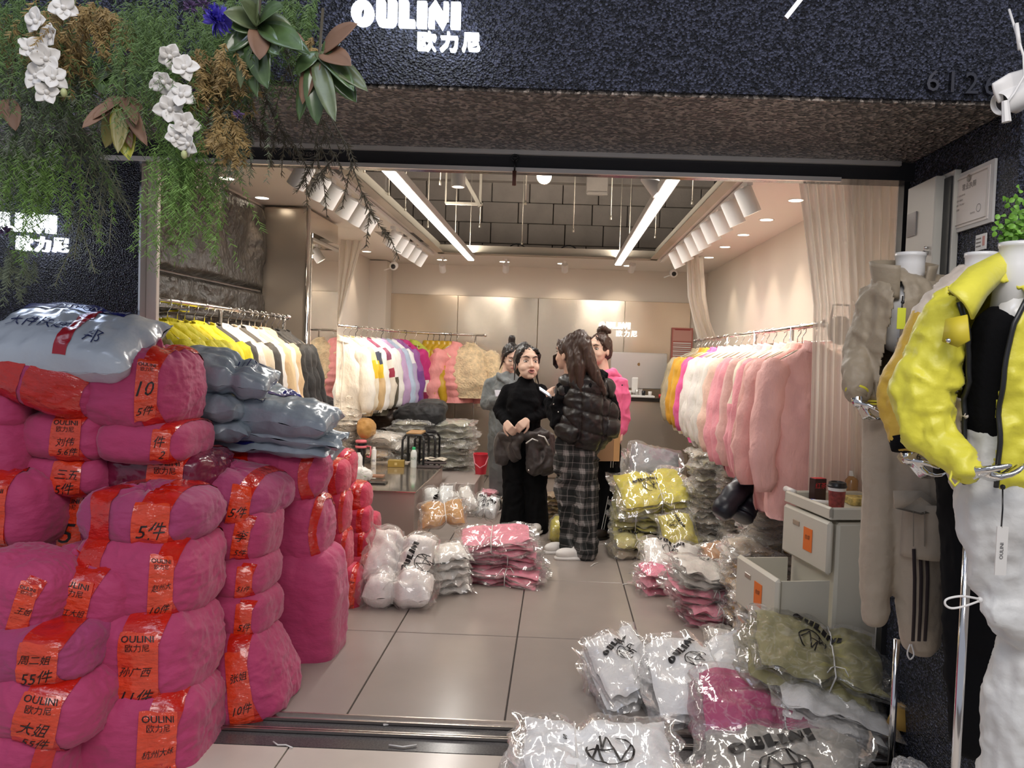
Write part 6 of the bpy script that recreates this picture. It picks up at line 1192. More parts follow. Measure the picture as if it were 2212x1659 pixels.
for k in range(3):
    for (y0, y1, x0, x1) in ((992, 1010, 1328, 1327), (1072, 1150, 1322, 1306)):
        mb = MB(); A = g(x0+k*5-8, y0, -.095+.012*k); B = g(x1+k*5-8, y1, -.095+.012*k); mb.bar(A, B, .008, .004); mb.build('white_stripe', M_WHT, tr, False)
mb = MB(); limb(mb, [g(1331, 1012, -.03), g(1330, 1058, -.03)], [.035, .045]); fuse('cargo_pocket', mb, BLK2, tr, .009, 3)
for x, dd in ((1298, .03), (1306, -.06)): q_ = g(x, 1150, dd); shoe('shoe', t, (q_.x, q_.y, 0), -.8, .24, m=mat('dark_shoe', (.03, .022, .02), .5), sole=M_BLK)
# paper bag she carries
q_ = P(1312, 945, 6.18); tb = thing('paper_bag', 'brown paper shopping bag hanging at the pink-hooded woman', 'bag', (q_.x, 6.12, P(1312, 994, 6.14).z), (0, 0, .25)); mb = MB(); w, hgt = .17, .355
mb.box((0, 0, hgt/2), (w, .09, hgt), bev=.002); mb.build('bag_body', mat('brown_paper', (.34, .20, .11), .7), tb, False); mb = MB(); mb.box((w/2-.024, -.047, hgt/2), (.05, .003, hgt)); mb.build('side_gusset', mat('orange_paper', (.58, .33, .15), .7), tb, False)
V, Fc = xf2d(text2d('SHOP BAG'), .0, 0, 0); mb = MB(); mb.tube([(-.03, 0, hgt), (-.03, 0, hgt+.05), (.03, 0, hgt+.05), (.03, 0, hgt)], .003, 6); mb.build('handle', mat('brown_paper', (.34, .20, .11), .7), tb)
# ---- woman in denim
g = Fig('woman in grey denim jacket looking down, half hidden behind the black turtleneck', 1085, 7.25); t = g.t
R4 = Matrix.Rotation(math.radians(22), 3, 'Z') @ Matrix.Rotation(math.radians(22), 3, 'X'); h4 = Head(g(1105, 774, .0), R4, 1.08)
mb = MB(); h4.skin(mb); limb(mb, [h4.w((0, .04, -.04)), g(1096, 812, .05)], [.05, .06]); limb(mb, [g(1092, 840), g(1092, 920), g(1090, 945)], [.08, .075, .085])
al = [g(1062, 830, .02), g(1052, 872, .0), g(1086, 862, -.18)]; ar = [g(1125, 830, .02), g(1132, 872, .0), g(1105, 862, -.18)]
limb(mb, al, [.042, .036, .024]); limb(mb, ar, [.042, .036, .024]); hand(mb, g(1088, 860, -.19), Vector((.7, -.3, .2)), Vector((.2, .5, .6)), 1, .8)
for x in (1076, 1106): limb(mb, [g(x, 975), g(x, 1035), g(x, 1066)], [.055, .045, .035])
fuse('body', mb, SKIN2, t, .006, 3, disp=h4.sockets()); h4.face(t, down=True)
mb = MB(); h4.hair(mb); limb(mb, [h4.w((0, .06, .12)), h4.w((.0, .07, .16))], [.03, .03]); hr = fuse('hair', mb, HAIRB, t, .006, 2, disp=strands(17), cut=haircut(h4)); mb = MB(); limb(mb, [h4.w((-.076, -.01, .04)), h4.w((-.086, -.02, -.04)), h4.w((-.10, -.02, -.10))], [.012, .009, .003], 6); mb.build('loose_strands', HAIRN, hr)
DEN = cloth('grey_denim', (.16, .175, .18), rough=.85, bump=.5, bscale=30, var=.18, vscale=12)
mb = MB(); limb(mb, [g(1092, 842), g(1090, 890), g(1090, 930)], [.13, .14, .145]); limb(mb, [g(1068, 828, .02), g(1094, 818, .02), g(1120, 828, .02)], [.06, .075, .06]); limb(mb, al, [.066, .068, .046]); limb(mb, ar, [.066, .068, .046]); limb(mb, [g(1078, 812, -.06), g(1090, 824, -.10)], [.03, .03])
fuse('denim_jacket', mb, DEN, t, .009, 3, disp=folds(.010, (11, 11, 11), 18)); mb = MB()
for x in (1076, 1106): limb(mb, [g(x, 945), g(x, 1020), g(x, 1062)], [.10, .085, .08])
fuse('trousers', mb, cloth('faded_grey_denim', (.12, .125, .125), rough=.85, bump=.4, bscale=30, var=.15), t, .010, 3, disp=folds(.008, (9, 9, 3), 19))
for x in (1076, 1106): q_ = g(x, 1066, -.03); shoe('shoe', t, (q_.x, q_.y, 0), 0, .24, m=mat('dark_shoe', (.03, .022, .02), .5))
q_ = P(1084, 850, 7.02); tp = thing('phone', 'pale phone held up by the woman in denim', 'phone', q_, (1.0, 0, .4)); mb = MB(); mb.box((0, 0, 0), (.13, .07, .009), bev=.003); mb.build('case', mat('pale_phone', (.5, .5, .55), .3), tp, False)
# colourful bottle standing on the counter edge between the women
q_ = P(1192, 820, 8.5); tb = thing('drink_bottle', 'green and red labelled bottle standing behind the two black-clad women', 'bottle', (.56, 8.52, 1.0)); 
mb = MB(); mb.lathe([(0, 0), (.033, 0), (.034, .02), (.032, .12), (.014, .16), (.014, .18), (0, .18)], n=16); mb.build('body', mat('green_tint', (.35, .55, .45), .12), tb, 45); mb = MB(); mb.lathe([(.035, .05), (.035, .09)], n=16); mb.build('label', mat('green_print', (.1, .35, .15), .4), tb); mb = MB(); mb.lathe([(.0345, .09), (.034, .125)], n=16); mb.build('red_label', mat('red_print', (.55, .08, .06), .4), tb)
# ------------------------------------------------------------------ curtains
def sheer(name, op, col=(.80, .75, .68)):
    m = bpy.data.materials.new(name); m.use_nodes = True; nt = m.node_tree; n = nt.nodes; L = nt.links; n.remove(n['Principled BSDF'])
    a = n.new('ShaderNodeBsdfTransparent'); d = n.new('ShaderNodeBsdfDiffuse'); tl = n.new('ShaderNodeBsdfTranslucent'); d.inputs[0].default_value = (*col, 1); tl.inputs[0].default_value = (*col, 1)
    m1 = n.new('ShaderNodeMixShader'); m1.inputs[0].default_value = .5; L.new(d.outputs[0], m1.inputs[1]); L.new(tl.outputs[0], m1.inputs[2])
    lw = n.new('ShaderNodeLayerWeight'); lw.inputs[0].default_value = .3; mm = n.new('ShaderNodeMath'); mm.operation = 'MULTIPLY_ADD'; mm.inputs[1].default_value = .6; mm.inputs[2].default_value = op; mm.use_clamp = True; L.new(lw.outputs['Facing'], mm.inputs[0])
    m2 = n.new('ShaderNodeMixShader'); L.new(mm.outputs[0], m2.inputs[0]); L.new(a.outputs[0], m2.inputs[1]); L.new(m1.outputs[0], m2.inputs[2]); L.new(m2.outputs[0], n['Material Output'].inputs[0]); return m
SH = sheer('sheer_voile', .62); SHW = sheer('white_voile', .82, (.88, .84, .78))
def drape(name, lab, left, right, d0, d1, m, waves=9, amp=.018, nu=80, nv=40):
    """left/right : list of (px, py) top to bottom ; d0..d1 depth top to bottom"""
    def fn(u, v):
        k = len(left)-1; s = np.clip(v*k, 0, k-1e-6); i = s.astype(int); f = s-i; Lf = np.array(left, float); Rt = np.array(right, float)
        a = Lf[i]+(Lf[i+1]-Lf[i])*f[..., None]; b = Rt[i]+(Rt[i+1]-Rt[i])*f[..., None]; q = a+(b-a)*u[..., None]; dd = d0+(d1-d0)*v
        out = np.zeros(q.shape[:-1]+(3,))
        for idx in np.ndindex(q.shape[:-1]): out[idx] = P(q[idx][0], q[idx][1], dd[idx])
        out[..., 1] += amp*np.sin(u*2*PI*waves+1.3*np.sin(v*2+u*5)); out[..., 0] += amp*.3*np.cos(u*2*PI*waves); return out
    mb = MB(); mb.grid(fn, nu, nv); return mb.build(name, m, label=lab, cat='curtain')
drape('curtain', 'long sheer voile curtain hanging at the right side of the entrance', [(1722, 380), (1740, 520), (1757, 660), (1752, 860), (1744, 1085)], [(1938, 380), (1934, 520), (1930, 660), (1925, 860), (1920, 1085)], 3.2, 3.78, SH, 11, .014)
drape('curtain', 'second layer of sheer voile gathered beside the right jamb', [(1830, 382), (1835, 600), (1838, 1085)], [(1938, 382), (1930, 600), (1922, 1085)], 3.18, 3.74, SH, 6, .012)
drape('curtain', 'bright white curtain pulled aside next to the steel column', [(735, 500), (730, 600), (727, 700)], [(786, 512), (760, 600), (731, 700)], 7.4, 7.3, SHW, 4, .03, 30, 20)
drape('curtain', 'cream curtain tied back at the rear end of the right wall', [(1481, 545), (1484, 640), (1496, 690), (1506, 732)], [(1514, 540), (1522, 640), (1532, 695), (1548, 735)], 7.7, 7.9, SHW, 4, .03, 30, 24)
# grey bag and cushion hanging behind the voile
q = P(1800, 715, 4.1); t = thing('handbag', 'grey handbag hanging behind the voile curtain', 'bag', (min(q.x, 1.55), 4.0, q.z)); mb = MB(); mb.sph((0, 0, 0), (.07, .035, .075), 14); mb.build('bag_body', cloth('grey_felt', (.20, .19, .19)), t); mb = MB(); mb.tube([(-.05, 0, .05), (-.04, 0, .13), (.04, 0, .13), (.05, 0, .05)], .006, 6); mb.build('strap', cloth('grey_felt', (.2, .19, .19)), t)
# ------------------------------------------------------------------ mannequins
CHR2 = mat('chrome_hand', (.72, .70, .67), .10, 1); GLW = mat('glossy_white', (.78, .77, .75), .22, coat=.4)
class Man(Fig):
    def __init__(s, lab, px, d): s.o = P(px, 900, d); s.o.z = 0; s.d = d; s.t = thing('mannequin', lab, 'mannequin', s.o)
def openfront(a, b, side=1):
    pass
# -- beige one
g = Man('headless mannequin in beige funnel-neck jacket and striped cargo trousers', 1965, 2.58); t = g.t
BG_ = cloth('beige_shell', (.33, .27, .19), rough=.55, bump=1.2, bscale=9, detail=5); BG2 = cloth('beige_jersey', (.42, .345, .26), rough=.85, bump=.3, bscale=40); 
mb = MB(); mb.lathe([(0, -.16), (.05, -.15), (.045, -.02), (.046, .0), (.048, .002), (.048, .014), (0, .016)], c=tuple(g(1967, 556)), n=24); limb(mb, [g(1950, 650, .0), g(1945, 720)], [.07, .07]); mb.build('torso', GLW, t)
al = [g(1895, 655, .02), g(1862, 760, .03), g(1852, 838, -.05)]; ar = [g(2015, 640, .02), g(2035, 740, .04), g(2030, 850, .02)]
mb = MB(); limb(mb, [g(1945, 655, .0), g(1948, 740, .0), g(1935, 850, .0)], [.115, .125, .105]); limb(mb, [g(1900, 650, .02), g(1950, 632, .0), g(2010, 640, .03)], [.055, .085, .06]); limb(mb, al, [.062, .052, .040]); limb(mb, ar, [.065, .062, .05])
def fd(c, n):
    c = folds(.012, (11, 11, 9), 21)(c, n); return c
o = g.o; zc0 = g(1900, 700).z
def cutf(c):
    # open front : a slanting slot in the side turned to the walkway
    A = np.array(g(1915, 625)); B = np.array(g(1885, 850)); t_ = np.clip((A[2]-c[:, 2])/(A[2]-B[2]), 0, 1); xc = A[0]+(B[0]-A[0])*t_; w = .013-.003*t_
    return (np.abs(c[:, 0]-xc) < w) & (c[:, 1] < .02) & (c[:, 2] < A[2]+.02) & (c[:, 2] > B[2]-.2)
j = fuse('jacket', mb, BG_, t, .007, 3, disp=fd, cut=cutf, solid=.006)
mb = MB(); CN = g(1945, 615, -.01)
def funnel(u, v):
    a = PI*.16+u*PI*1.72; r = .062+.040*v*0+.018*(1-v); z = .085*(1-v)+.02*np.cos(a-PI)*.9
    return np.stack([np.cos(a-PI*.5)*(r+.012)*1.15, np.sin(a-PI*.5)*r*.95-.0, z-.03-.02*v], -1)
q = g(1950, 605, -.01); mb.grid(funnel, 26, 8); mb.v[0] = mb.v[0]+np.array(q); mb.build('collar', BG_, j, solid=.007)
mb = MB(); limb(mb, [g(1985, 612, .02), g(2015, 622, .05), g(2030, 650, .06)], [.035, .05, .03]); fuse('hood', mb, BG_, j, .007, 3, disp=folds(.008, (14, 14, 14), 23))
mb = MB(); mb.tube([g(1935, 845), g(1932, 870)], [.108, .104], 28, ry=[.10, .098]); rb = mb.build('rib_hem', cloth('beige_rib', (.36, .30, .21)), j)
mb = MB(); 
for z_ in (862, 868): mb.tube([g(1933, z_), g(1933, z_+3.5)], [.1095, .1095], 28, ry=[.1015, .1015])
mb.build('yellow_stripes', mat('yellow_yarn', (.75, .68, .05), .7), rb)
V, Fc = xf2d(text2d('OULINI'), .036, 0, 0); qq = g(1933, 851); mb = MB(); mb.add([(qq.x+math.sin(x/.11-.25)*.111, qq.y-math.cos(x/.11-.25)*.104, qq.z+z_) for x, z_ in V], Fc); mb.build('lettering', INK, rb, False)
for nm_, a in (('rib_cuff', (al[1], al[2])),): mb = MB(); e = al[2]; dd = (al[2]-al[1]).normalized(); mb.tube([e-dd*.01, e+dd*.03], [.036, .032], 16); mb.build('rib_cuff', rb.data.materials[0], j); mb = MB(); mb.tube([e+dd*.012, e+dd*.018], [.037, .0365], 16); mb.build('yellow_stripes', mat('yellow_yarn', (.75, .68, .05), .7), j)
mb = MB(); limb(mb, [g(1851, 843, -.055), g(1852, 868, -.07)], [.022, .020]); hand(mb, g(1853, 866, -.07), Vector((.45, -.25, -.85)), Vector((.8, .2, .3)), 1, .7, .72); fuse('chrome_hand', mb, CHR2, t, .004, 2)
mb = MB(); tp_ = g(1947, 688, -.155); mb.box((tp_.x, tp_.y, tp_.z), (.026, .004, .066), bev=.001); tg = mb.build('swing_tag', mat('lime_tag', (.72, .76, .05), .5), t, False); mb = MB(); mb.tube([g(1950, 640, -.12), g(1949, 655, -.150), g(1948, 668, -.155)], .0025, 5); mb.sph(g(1950, 653, -.148), .006, 8); mb.build('tag_cord', M_BLK, tg)
mb = MB(); limb(mb, [g(1925, 872, .0), g(1905, 1050, .0), g(1893, 1230, -.0), g(1888, 1330, -.0)], [.090, .068, .055, .045]); limb(mb, [g(1950, 880, .0), g(1975, 1050, -.02), g(1985, 1230, -.02), g(1988, 1375, -.02)], [.10, .088, .085, .068]); pt = fuse('cargo_trousers', mb, BG2, t, .008, 4, disp=folds(.006, (8, 8, 2.5), 24))
mb = MB(); mb.grid(lambda u, v: np.stack([g(1985, 1120).x+(u-.5)*.165, g(1985, 1120).y-.112+.045*(2*u-1)**2-.012*np.sin(PI*u), g(1985, 1190).z+.175*v], -1), 12, 8); po = mb.build('cargo_pocket', BG2, pt, solid=.02)
mb = MB(); mb.add([tuple(g(1930+a, 1060+b, c_)) for a, b, c_ in ((0, 0, -.115), (60, 0, -.13), (112, 38, -.10), (60, 52, -.135), (2, 38, -.12))], [(0, 4, 3, 2, 1)]); mb.build('pocket_flap', BG2, po, solid=.008)
for k in (-12, 12): mb = MB(); mb.bar(g(1985+k, 1105, -.131), g(1985+k, 1180, -.131), .003, .003); mb.build('seam', cloth('seam_beige', (.30, .25, .19)), po, False)
for k in range(3):
    mb = MB(); pts = [(1974+k*14, 1186), (1976+k*14, 1250), (1975+k*13.5, 1320), (1972+k*13, 1385)]; mb.tube([g(a, b, -.112+.0) for a, b in pts], .006, 6, ry=[.003]*4); mb.build('dark_stripe', cloth('dark_brown_tape', (.022, .010, .010)), pt)
mb = MB(); mb.tube(sm([g(1966, 1392, -.07), g(1960, 1411, -.07), g(1966, 1424, -.07), g(1974, 1414, -.07), g(1969, 1392, -.07)]), .0028, 6); mb.build('drawcord', STRING, pt)
mb = MB(); mb.cyl(g(1938, 1380, .03), Vector((g(1938, 1380, .03).x, g(1938, 1380, .03).y, .0)), .011, 12); mb.lathe([(0, 0), (.12, 0), (.115, .012), (0, .014)], c=(g(1938, 1380, .03).x, .03, 0), n=28); mb.build('stand', M_CHR, t)
# -- mustard one behind the yellow one
g = Man('headless mannequin in mustard and cream jacket with black trousers, half hidden', 2110, 2.17); t = g.t
MU = cloth('mustard_shell', (.60, .38, .045), rough=.5, bump=1.2, bscale=9, detail=5); CR_ = cloth('cream_shell', (.62, .53, .44), rough=.5, bump=1.2, bscale=9, detail=5)
mb = MB(); mb.lathe([(0, -.12), (.044, -.11), (.040, -.02), (.041, .0), (.043, .002), (.043, .012), (0, .014)], c=tuple(g(2120, 556)), n=24); mb.build('torso', GLW, t)
al = [g(2020, 690, .0), g(1945, 850, .0), g(1955, 945, -.04)]
mb = MB(); limb(mb, [g(2090, 700, .02), g(2090, 850, .02), g(2085, 930, .02)], [.095, .10, .095]); limb(mb, [g(2035, 655, .0), g(2090, 625, .02)], [.055, .07]); limb(mb, al, [.060, .058, .046]); limb(mb, [g(2100, 640), g(2120, 700)], [.06, .08])
zt_ = g(2000, 700).z; j = fuse('jacket', mb, [MU, CR_], t, .007, 3, disp=folds(.011, (11, 11, 9), 26), mfn=lambda c: (c[:, 2] > zt_+.05*np.sin(c[:, 0]*20)).astype(int))
dd = (al[2]-al[1]).normalized(); e = al[2]; mb = MB(); mb.tube([e-dd*.0, e+dd*.035], [.043, .038], 16); mb.build('black_cuff', BLK1, j); mb = MB(); mb.tube([e+dd*.03+Vector((.01, 0, -.01)), e+Vector((.02, -.01, -.055))], [.036, .034], 16); c6 = mb.build('beige_undercuff', cloth('tan_rib', (.45, .34, .18)), j)
V, Fc = xf2d(text2d('6'), .026, 0, 0); qq = e+Vector((.018, 0, -.045)); mb = MB(); mb.add([(qq.x+x, qq.y-.046, qq.z+z_) for x, z_ in V], Fc); mb.build('lettering', INK, c6, False)
mb = MB(); limb(mb, [g(1960, 975, -.05), g(1962, 990, -.06)], [.02, .02]); hand(mb, g(1963, 990, -.06), Vector((.6, -.3, -.7)), Vector((.7, .2, .5)), 1, .65, .72); fuse('chrome_hand', mb, CHR2, t, .004, 2)
mb = MB(); limb(mb, [g(2085, 960), g(2100, 1100), g(2108, 1400), g(2108, 1580)], [.10, .085, .080, .075]); limb(mb, [g(2120, 960, .02), g(2150, 1200, .04), g(2150, 1560, .04)], [.10, .085, .08]); fuse('trousers', mb, BLK2, t, .009, 3, disp=folds(.008, (8, 8, 3), 27))
mb = MB(); mb.cyl((0.05, .04, .15), (0.05, .04, 0), .011, 12); mb.lathe([(0, 0), (.13, 0), (.125, .012), (0, .014)], c=(.05, .04, 0), n=28); mb.build('stand', M_CHR, t)
# -- yellow one, nearest
g = Man('headless mannequin in bright yellow zip jacket, black top and white trousers, nearest', 2185, 1.80); t = g.t
YE = cloth('yellow_shell', (.72, .66, .055), rough=.42, bump=1.2, bscale=8, detail=5); YG = cloth('greige_panel', (.50, .44, .37), rough=.5, bump=1.0, bscale=8); WH = cloth('white_parachute_cloth', (.66, .66, .64), rough=.5, bump=1.2, bscale=9, detail=5)
mb = MB(); mb.lathe([(0, -.16), (.055, -.15), (.044, -.04), (.040, -.02), (.041, .0), (.043, .002), (.043, .012), (0, .014)], c=tuple(g(2202, 536)), n=28); limb(mb, [g(2205, 650, .0), g(2195, 690, -.02)], [.05, .050]); mb.build('torso', GLW, t)
mb = MB(); limb(mb, [g(2175, 725, .0), g(2165, 800, .0), g(2160, 905, .0)], [.078, .082, .080]); fuse('black_top', mb, BLK1, t, .007, 3)
al = [g(2062, 690, .0), g(1990, 850, .0), g(2020, 950, -.04), g(2075, 1012, -.10)]
mb = MB(); limb(mb, [g(2175, 710, .02), g(2165, 830, .02), g(2165, 1015, .02)], [.115, .118, .110]); limb(mb, [g(2075, 670, .0), g(2130, 640, .02), g(2240, 660, .02)], [.062, .06, .065]); limb(mb, al, [.068, .064, .060, .036]); limb(mb, [g(2265, 690), g(2290, 850)], [.06, .06])
ZL = [(2092, 650), (2108, 720), (2118, 820), (2124, 930), (2122, 1056)]; ZR_ = [(2228, 640), (2192, 700), (2172, 790), (2166, 900), (2163, 1056)]
ZLp = [g(*a_, -.1) for a_ in ZL]; ZRp = [g(*a_, -.1) for a_ in ZR_]
def zx(Q, z): return np.interp(-z, [-p.z for p in Q], [p.x for p in Q])
def cuty(c): return (c[:, 0] > zx(ZLp, c[:, 2])) & (c[:, 0] < zx(ZRp, c[:, 2])) & (c[:, 1] < .0) & (c[:, 2] < ZLp[0].z+.05)
def zipline(Q, j, lift=.004):
    n = len(j.data.vertices); V = np.empty(n*3); j.data.vertices.foreach_get('co', V); V = V.reshape(-1, 3); out = []; ly = None
    for z in np.linspace(Q[0].z, Q[-1].z, 22):
        x = float(zx(Q, z)); k = (np.abs(V[:, 0]-x) < .014) & (np.abs(V[:, 2]-z) < .012) & (V[:, 1] < .03)
        y = float(np.percentile(V[k, 1], 15)) if k.any() else ly
        if y is None: continue
        y = y if ly is None else .5*y+.5*ly; ly = y; out.append((x, y-lift, z))
    return out
xq = g(2060, 850).x
def mfy(c):
    z = c[:, 2]; x = c[:, 0]; u = (x-g(2045, 950).x)/.06; v = (z-g(2070, 900).z)/.10; a = (np.abs(x-(g(2080, 900).x+(g(2080, 900).z-z)*.05*-1)) < .022) & (z < g(2080, 780).z); return a.astype(int)
j = fuse('jacket', mb, [YE, YG], t, .0065, 3, disp=folds(.012, (11, 11, 9), 29), cut=cuty, solid=.006, mfn=mfy)
mb = MB(); mb.tube(zipline(ZLp, j), .0065, 8, ry=.005); mb.build('zip', M_BLK, j)
mb = MB(); mb.tube(zipline(ZRp, j), .0065, 8, ry=.005); mb.build('zip', M_BLK, j)
mb = MB()                                       # big open collar
A = [g(*a) for a in ((2048, 625, -.10), (2090, 580, -.05), (2160, 545, .02), (2215, 560, .05))]; B = [g(*a) for a in ((2100, 690, -.12), (2130, 640, -.09), (2168, 600, -.01), (2215, 610, .05))]
V = []
for i in range(10):
    s = i/9*3; k = min(2, int(s)); f = s-k; a = A[k].lerp(A[k+1], f); b = B[k].lerp(B[k+1], f)
    for q_ in range(5): w_ = q_/4; p = a.lerp(b, w_); p.y -= .02*math.sin(w_*PI); V.append(tuple(p))
mb.add(V, [(i*5+k, i*5+k+1, (i+1)*5+k+1, (i+1)*5+k) for i in range(9) for k in range(4)]); mb.build('collar', YE, j, solid=.006)
mb = MB(); mb.add([tuple(g(*a)) for a in ((2043, 690, -.085), (2090, 680, -.12), (2095, 735, -.128), (2068, 750, -.118), (2036, 738, -.09))], [(0, 1, 2, 3, 4)]); fl = mb.build('pocket_flap', mat('deep_yellow', (.62, .50, .03), .5), j, solid=.006); mb = MB(); mb.sph(g(2049, 736, -.112), .006, 10); mb.build('snap_button', M_CHR, fl)
mb = MB(); mb.tube([g(2060, 1010, -.11), g(2052, 1035, -.12), g(2062, 1050, -.12), g(2072, 1040, -.12), g(2070, 1015, -.12)], .003, 6); mb.build('elastic_loop', YE, j)
mb = MB(); limb(mb, [g(2080, 1012, -.11), g(2095, 1018, -.12)], [.024, .022]); hand(mb, g(2088, 1015, -.12), Vector((.9, -.25, -.2)), Vector((.1, .2, .9)), 1, .45, .76); fuse('chrome_hand', mb, CHR2, t, .004, 2)
mb = MB(); limb(mb, [g(2165, 940), g(2150, 1080), g(2165, 1230), g(2180, 1300)], [.080, .085, .075, .068]); limb(mb, [g(2200, 940, .02), g(2215, 1100, .02), g(2225, 1330, .02)], [.09, .09, .085]); limb(mb, [g(2150, 1320, -.03), g(2205, 1322, -.03)], [.045, .06]); limb(mb, [g(2205, 1400, .03), g(2200, 1500, .03), g(2195, 1700, .03)], [.055, .075, .08]); pt = fuse('white_trousers', mb, WH, t, .008, 3, disp=folds(.012, (10, 10, 6), 30))
mb = MB(); mb.tube(sm([g(2116, 1294, -.08), g(2078, 1288, -.10), g(2046, 1294, -.10), g(2042, 1306, -.10), g(2056, 1314, -.10), g(2085, 1309, -.10), g(2116, 1298, -.08)]), .0026, 6); mb.sph(g(2117, 1296, -.08), .007, 8); mb.build('drawcord', STRING, pt)
mb = MB(); mb.box(tuple(g(2163, 1190, -.14)), (.024, .003, .105)); tg = mb.build('swing_tag', mat('paper_tag', (.70, .68, .64), .5), t, False)
V, Fc = xf2d(text2d('OULINI'), .011, 0, 0, PI/2); qq = g(2163, 1190, -.142); mb = MB(); mb.add([(qq.x+x, qq.y-.001, qq.z+z_) for x, z_ in V], Fc); mb.build('lettering', INK, tg, False)
mb = MB(); mb.tube([g(2166, 1050, -.125), g(2166, 1100, -.14), g(2163, 1140, -.14)], .0018, 5); mb.sph(g(2166, 1052, -.125), .006, 8); mb.build('tag_cord', M_BLK, tg)
mb = MB(); a = g(2096, 1080, .06); mb.cyl(a, (a.x, a.y, 0), .0105, 14); mb.lathe([(0, 0), (.14, 0), (.135, .012), (0, .014)], c=(a.x, a.y, 0), n=30); mb.build('stand', M_CHR, t)
# ------------------------------------------------------------------ things on the right return wall (x = 1.33)
XW = 1.33
def onw(px, py, x=XW):
    v = CR @ Vector(((px-PCX)/F, -(py-PCY)/F, -1.0)); s = x/v.x; return Vector((x, v.y*s, H+v.z*s))
t = thing('electrical_cabinet', 'grey steel electrical cabinet with its door ajar beside the framed certificate', 'cabinet', (XW, 2.78, 1.90))
MC = mat('grey_enamel', (.55, .53, .47), .4); mb = MB(); mb.box((-.012, 0, 0), (.022, .27, .50), bev=.002); mb.build('back_box', MC, t, False); mb = MB(); mb.box((-.02, -.10, 0), (.02, .05, .46)); mb.build('dark_gap_strip', M_BLK, t, False)  # black strip stands in for the shade inside the door gap
mb = MB(); mb.box((-.05, .03, 0), (.018, .21, .48), bev=.002); mb.bar((-.042, -.075, -.24), (-.042, -.075, .24), .03, .004); d_ = mb.build('door', MC, t, False)
mb = MB(); mb.box((-.062, .085, .10), (.004, .07, .085)); w_ = mb.build('window', mat('meter_glass', (.30, .28, .27), .15), d_, False)
mb = MB(); mb.cyl((-.075, -.045, -.02), (-.058, -.045, -.02), .008, 10); mb.cyl((-.072, -.045, -.002), (-.058, -.045, -.002), .005, 10); mb.build('lock', M_CHR, d_)
mb = MB(); mb.box((-.0605, .035, -.075), (.002, .07, .075)); lb = mb.build('warning_label', mat('paper_tag', (.70, .68, .64), .5), d_, False); mb = MB(); mb.box((-.0620, .035, -.045), (.002, .07, .016)); mb.build('red_strip', mat('red_ink', (.6, .03, .04), .4), lb, False); mb = MB(); mb.add([(-.0625, .06, -.10), (-.0625, .042, -.10), (-.0625, .051, -.08)], [(0, 1, 2)]); mb.build('warning_triangle', mat('warn_yellow', (.8, .6, .02), .5), lb, False)
c0 = onw(2092, 430, XW-.012); t = thing('certificate', 'framed business licence certificate under clear plastic on the return wall', 'certificate', (XW, c0.y, c0.z))
mb = MB(); mb.box((-.005, 0, 0), (.008, .28, .195)); mb.build('backing', mat('clear_plate', (.62, .60, .56), .12), t, False); mb = MB(); mb.box((-.0105, 0, 0), (.002, .24, .168)); pp = mb.build('paper', mat('licence_paper', (.72, .66, .60), .5), t, False)
mb = MB()
for a, b in (((-.11, -.075), (.11, -.075)), ((.11, -.075), (.11, .075)), ((.11, .075), (-.11, .075)), ((-.11, .075), (-.11, -.075))): mb.bar((-.0125, a[0], a[1]), (-.0125, b[0], b[1]), .004, .001)
mb.build('printed_border', mat('border_grey', (.42, .38, .33), .5), pp, False)
V, Fc = merge2d([xf2d(text2d('营业执照'), .022, 0, .045), xf2d(text2d('统一社会信用代码'), .007, -.05, .02), xf2d(text2d('名称  服装店'), .007, -.055, .005), xf2d(text2d('类型  个体工商户'), .007, -.05, -.01), xf2d(text2d('经营范围'), .007, -.07, -.025), xf2d(text2d('登记机关'), .007, .03, -.05), xf2d(ring2d(1, .12), .013, .065, -.04)])
mb = MB(); mb.add([(-.0125, -x, z_) for x, z_ in V], Fc); mb.build('lettering', mat('ink_grey', (.12, .10, .09), .5), pp, False)
mb = MB(); mb.lathe([(0, 0), (.011, 0), (.012, .003)], c=(-.0125, 0, .068), R=np.array(Matrix.Rotation(-PI/2, 3, 'Y')), n=14); mb.build('emblem', mat('emblem_grey', (.3, .26, .22), .5), pp)
c1 = onw(2118, 523, XW-.005); t = thing('small_notice', 'small white card stuck on the return wall under the certificate', 'sign', (XW, c1.y, c1.z)); mb = MB(); mb.box((-.003, 0, 0), (.004, .06, .05)); mb.build('card', mat('paper_tag', (.7, .68, .64), .5), t, False)
for k in range(3): mb = MB(); mb.box((-.0055, .012, .012-k*.012), (.001, .028, .004)); mb.build('printed_line', mat('ink_grey', (.12, .1, .09), .5), t, False)
mb = MB(); mb.box((-.0055, -.018, .002), (.001, .012, .03)); mb.build('red_mark', mat('red_soft', (.5, .2, .17), .5), t, False)
# bullet camera with its loose cable
q = P(2185, 215, 2.15); t = thing('bullet_camera', 'white bullet security camera with dangling connector at the top right corner', 'camera', q); d = Vector((-.75, -.25, -.35)).normalized(); R = np.array(d.to_track_quat('Z', 'Y').to_matrix())
mb = MB(); mb.lathe([(0, -.09), (.030, -.085), (.032, -.05), (.032, .04), (.028, .045), (.026, .03), (0, .03)], R=R, n=24); mb.build('camera_body', M_WHT, t, 40); mb = MB(); mb.lathe([(0, .031), (.022, .031)], R=R, n=20); mb.build('lens', M_BLK, t)
mb = MB(); mb.tube([Vector(R @ np.array((math.cos(a)*.038, math.sin(a)*.038, z_))) for z_, a in ()] or [d*-.08+Vector((0, 0, .036)), d*.0+Vector((0, 0, .038)), d*.062+Vector((0, 0, .034))], [.03, .034, .028], 12, ry=[.008, .008, .006]); mb.build('sun_hood', M_WHT, t)
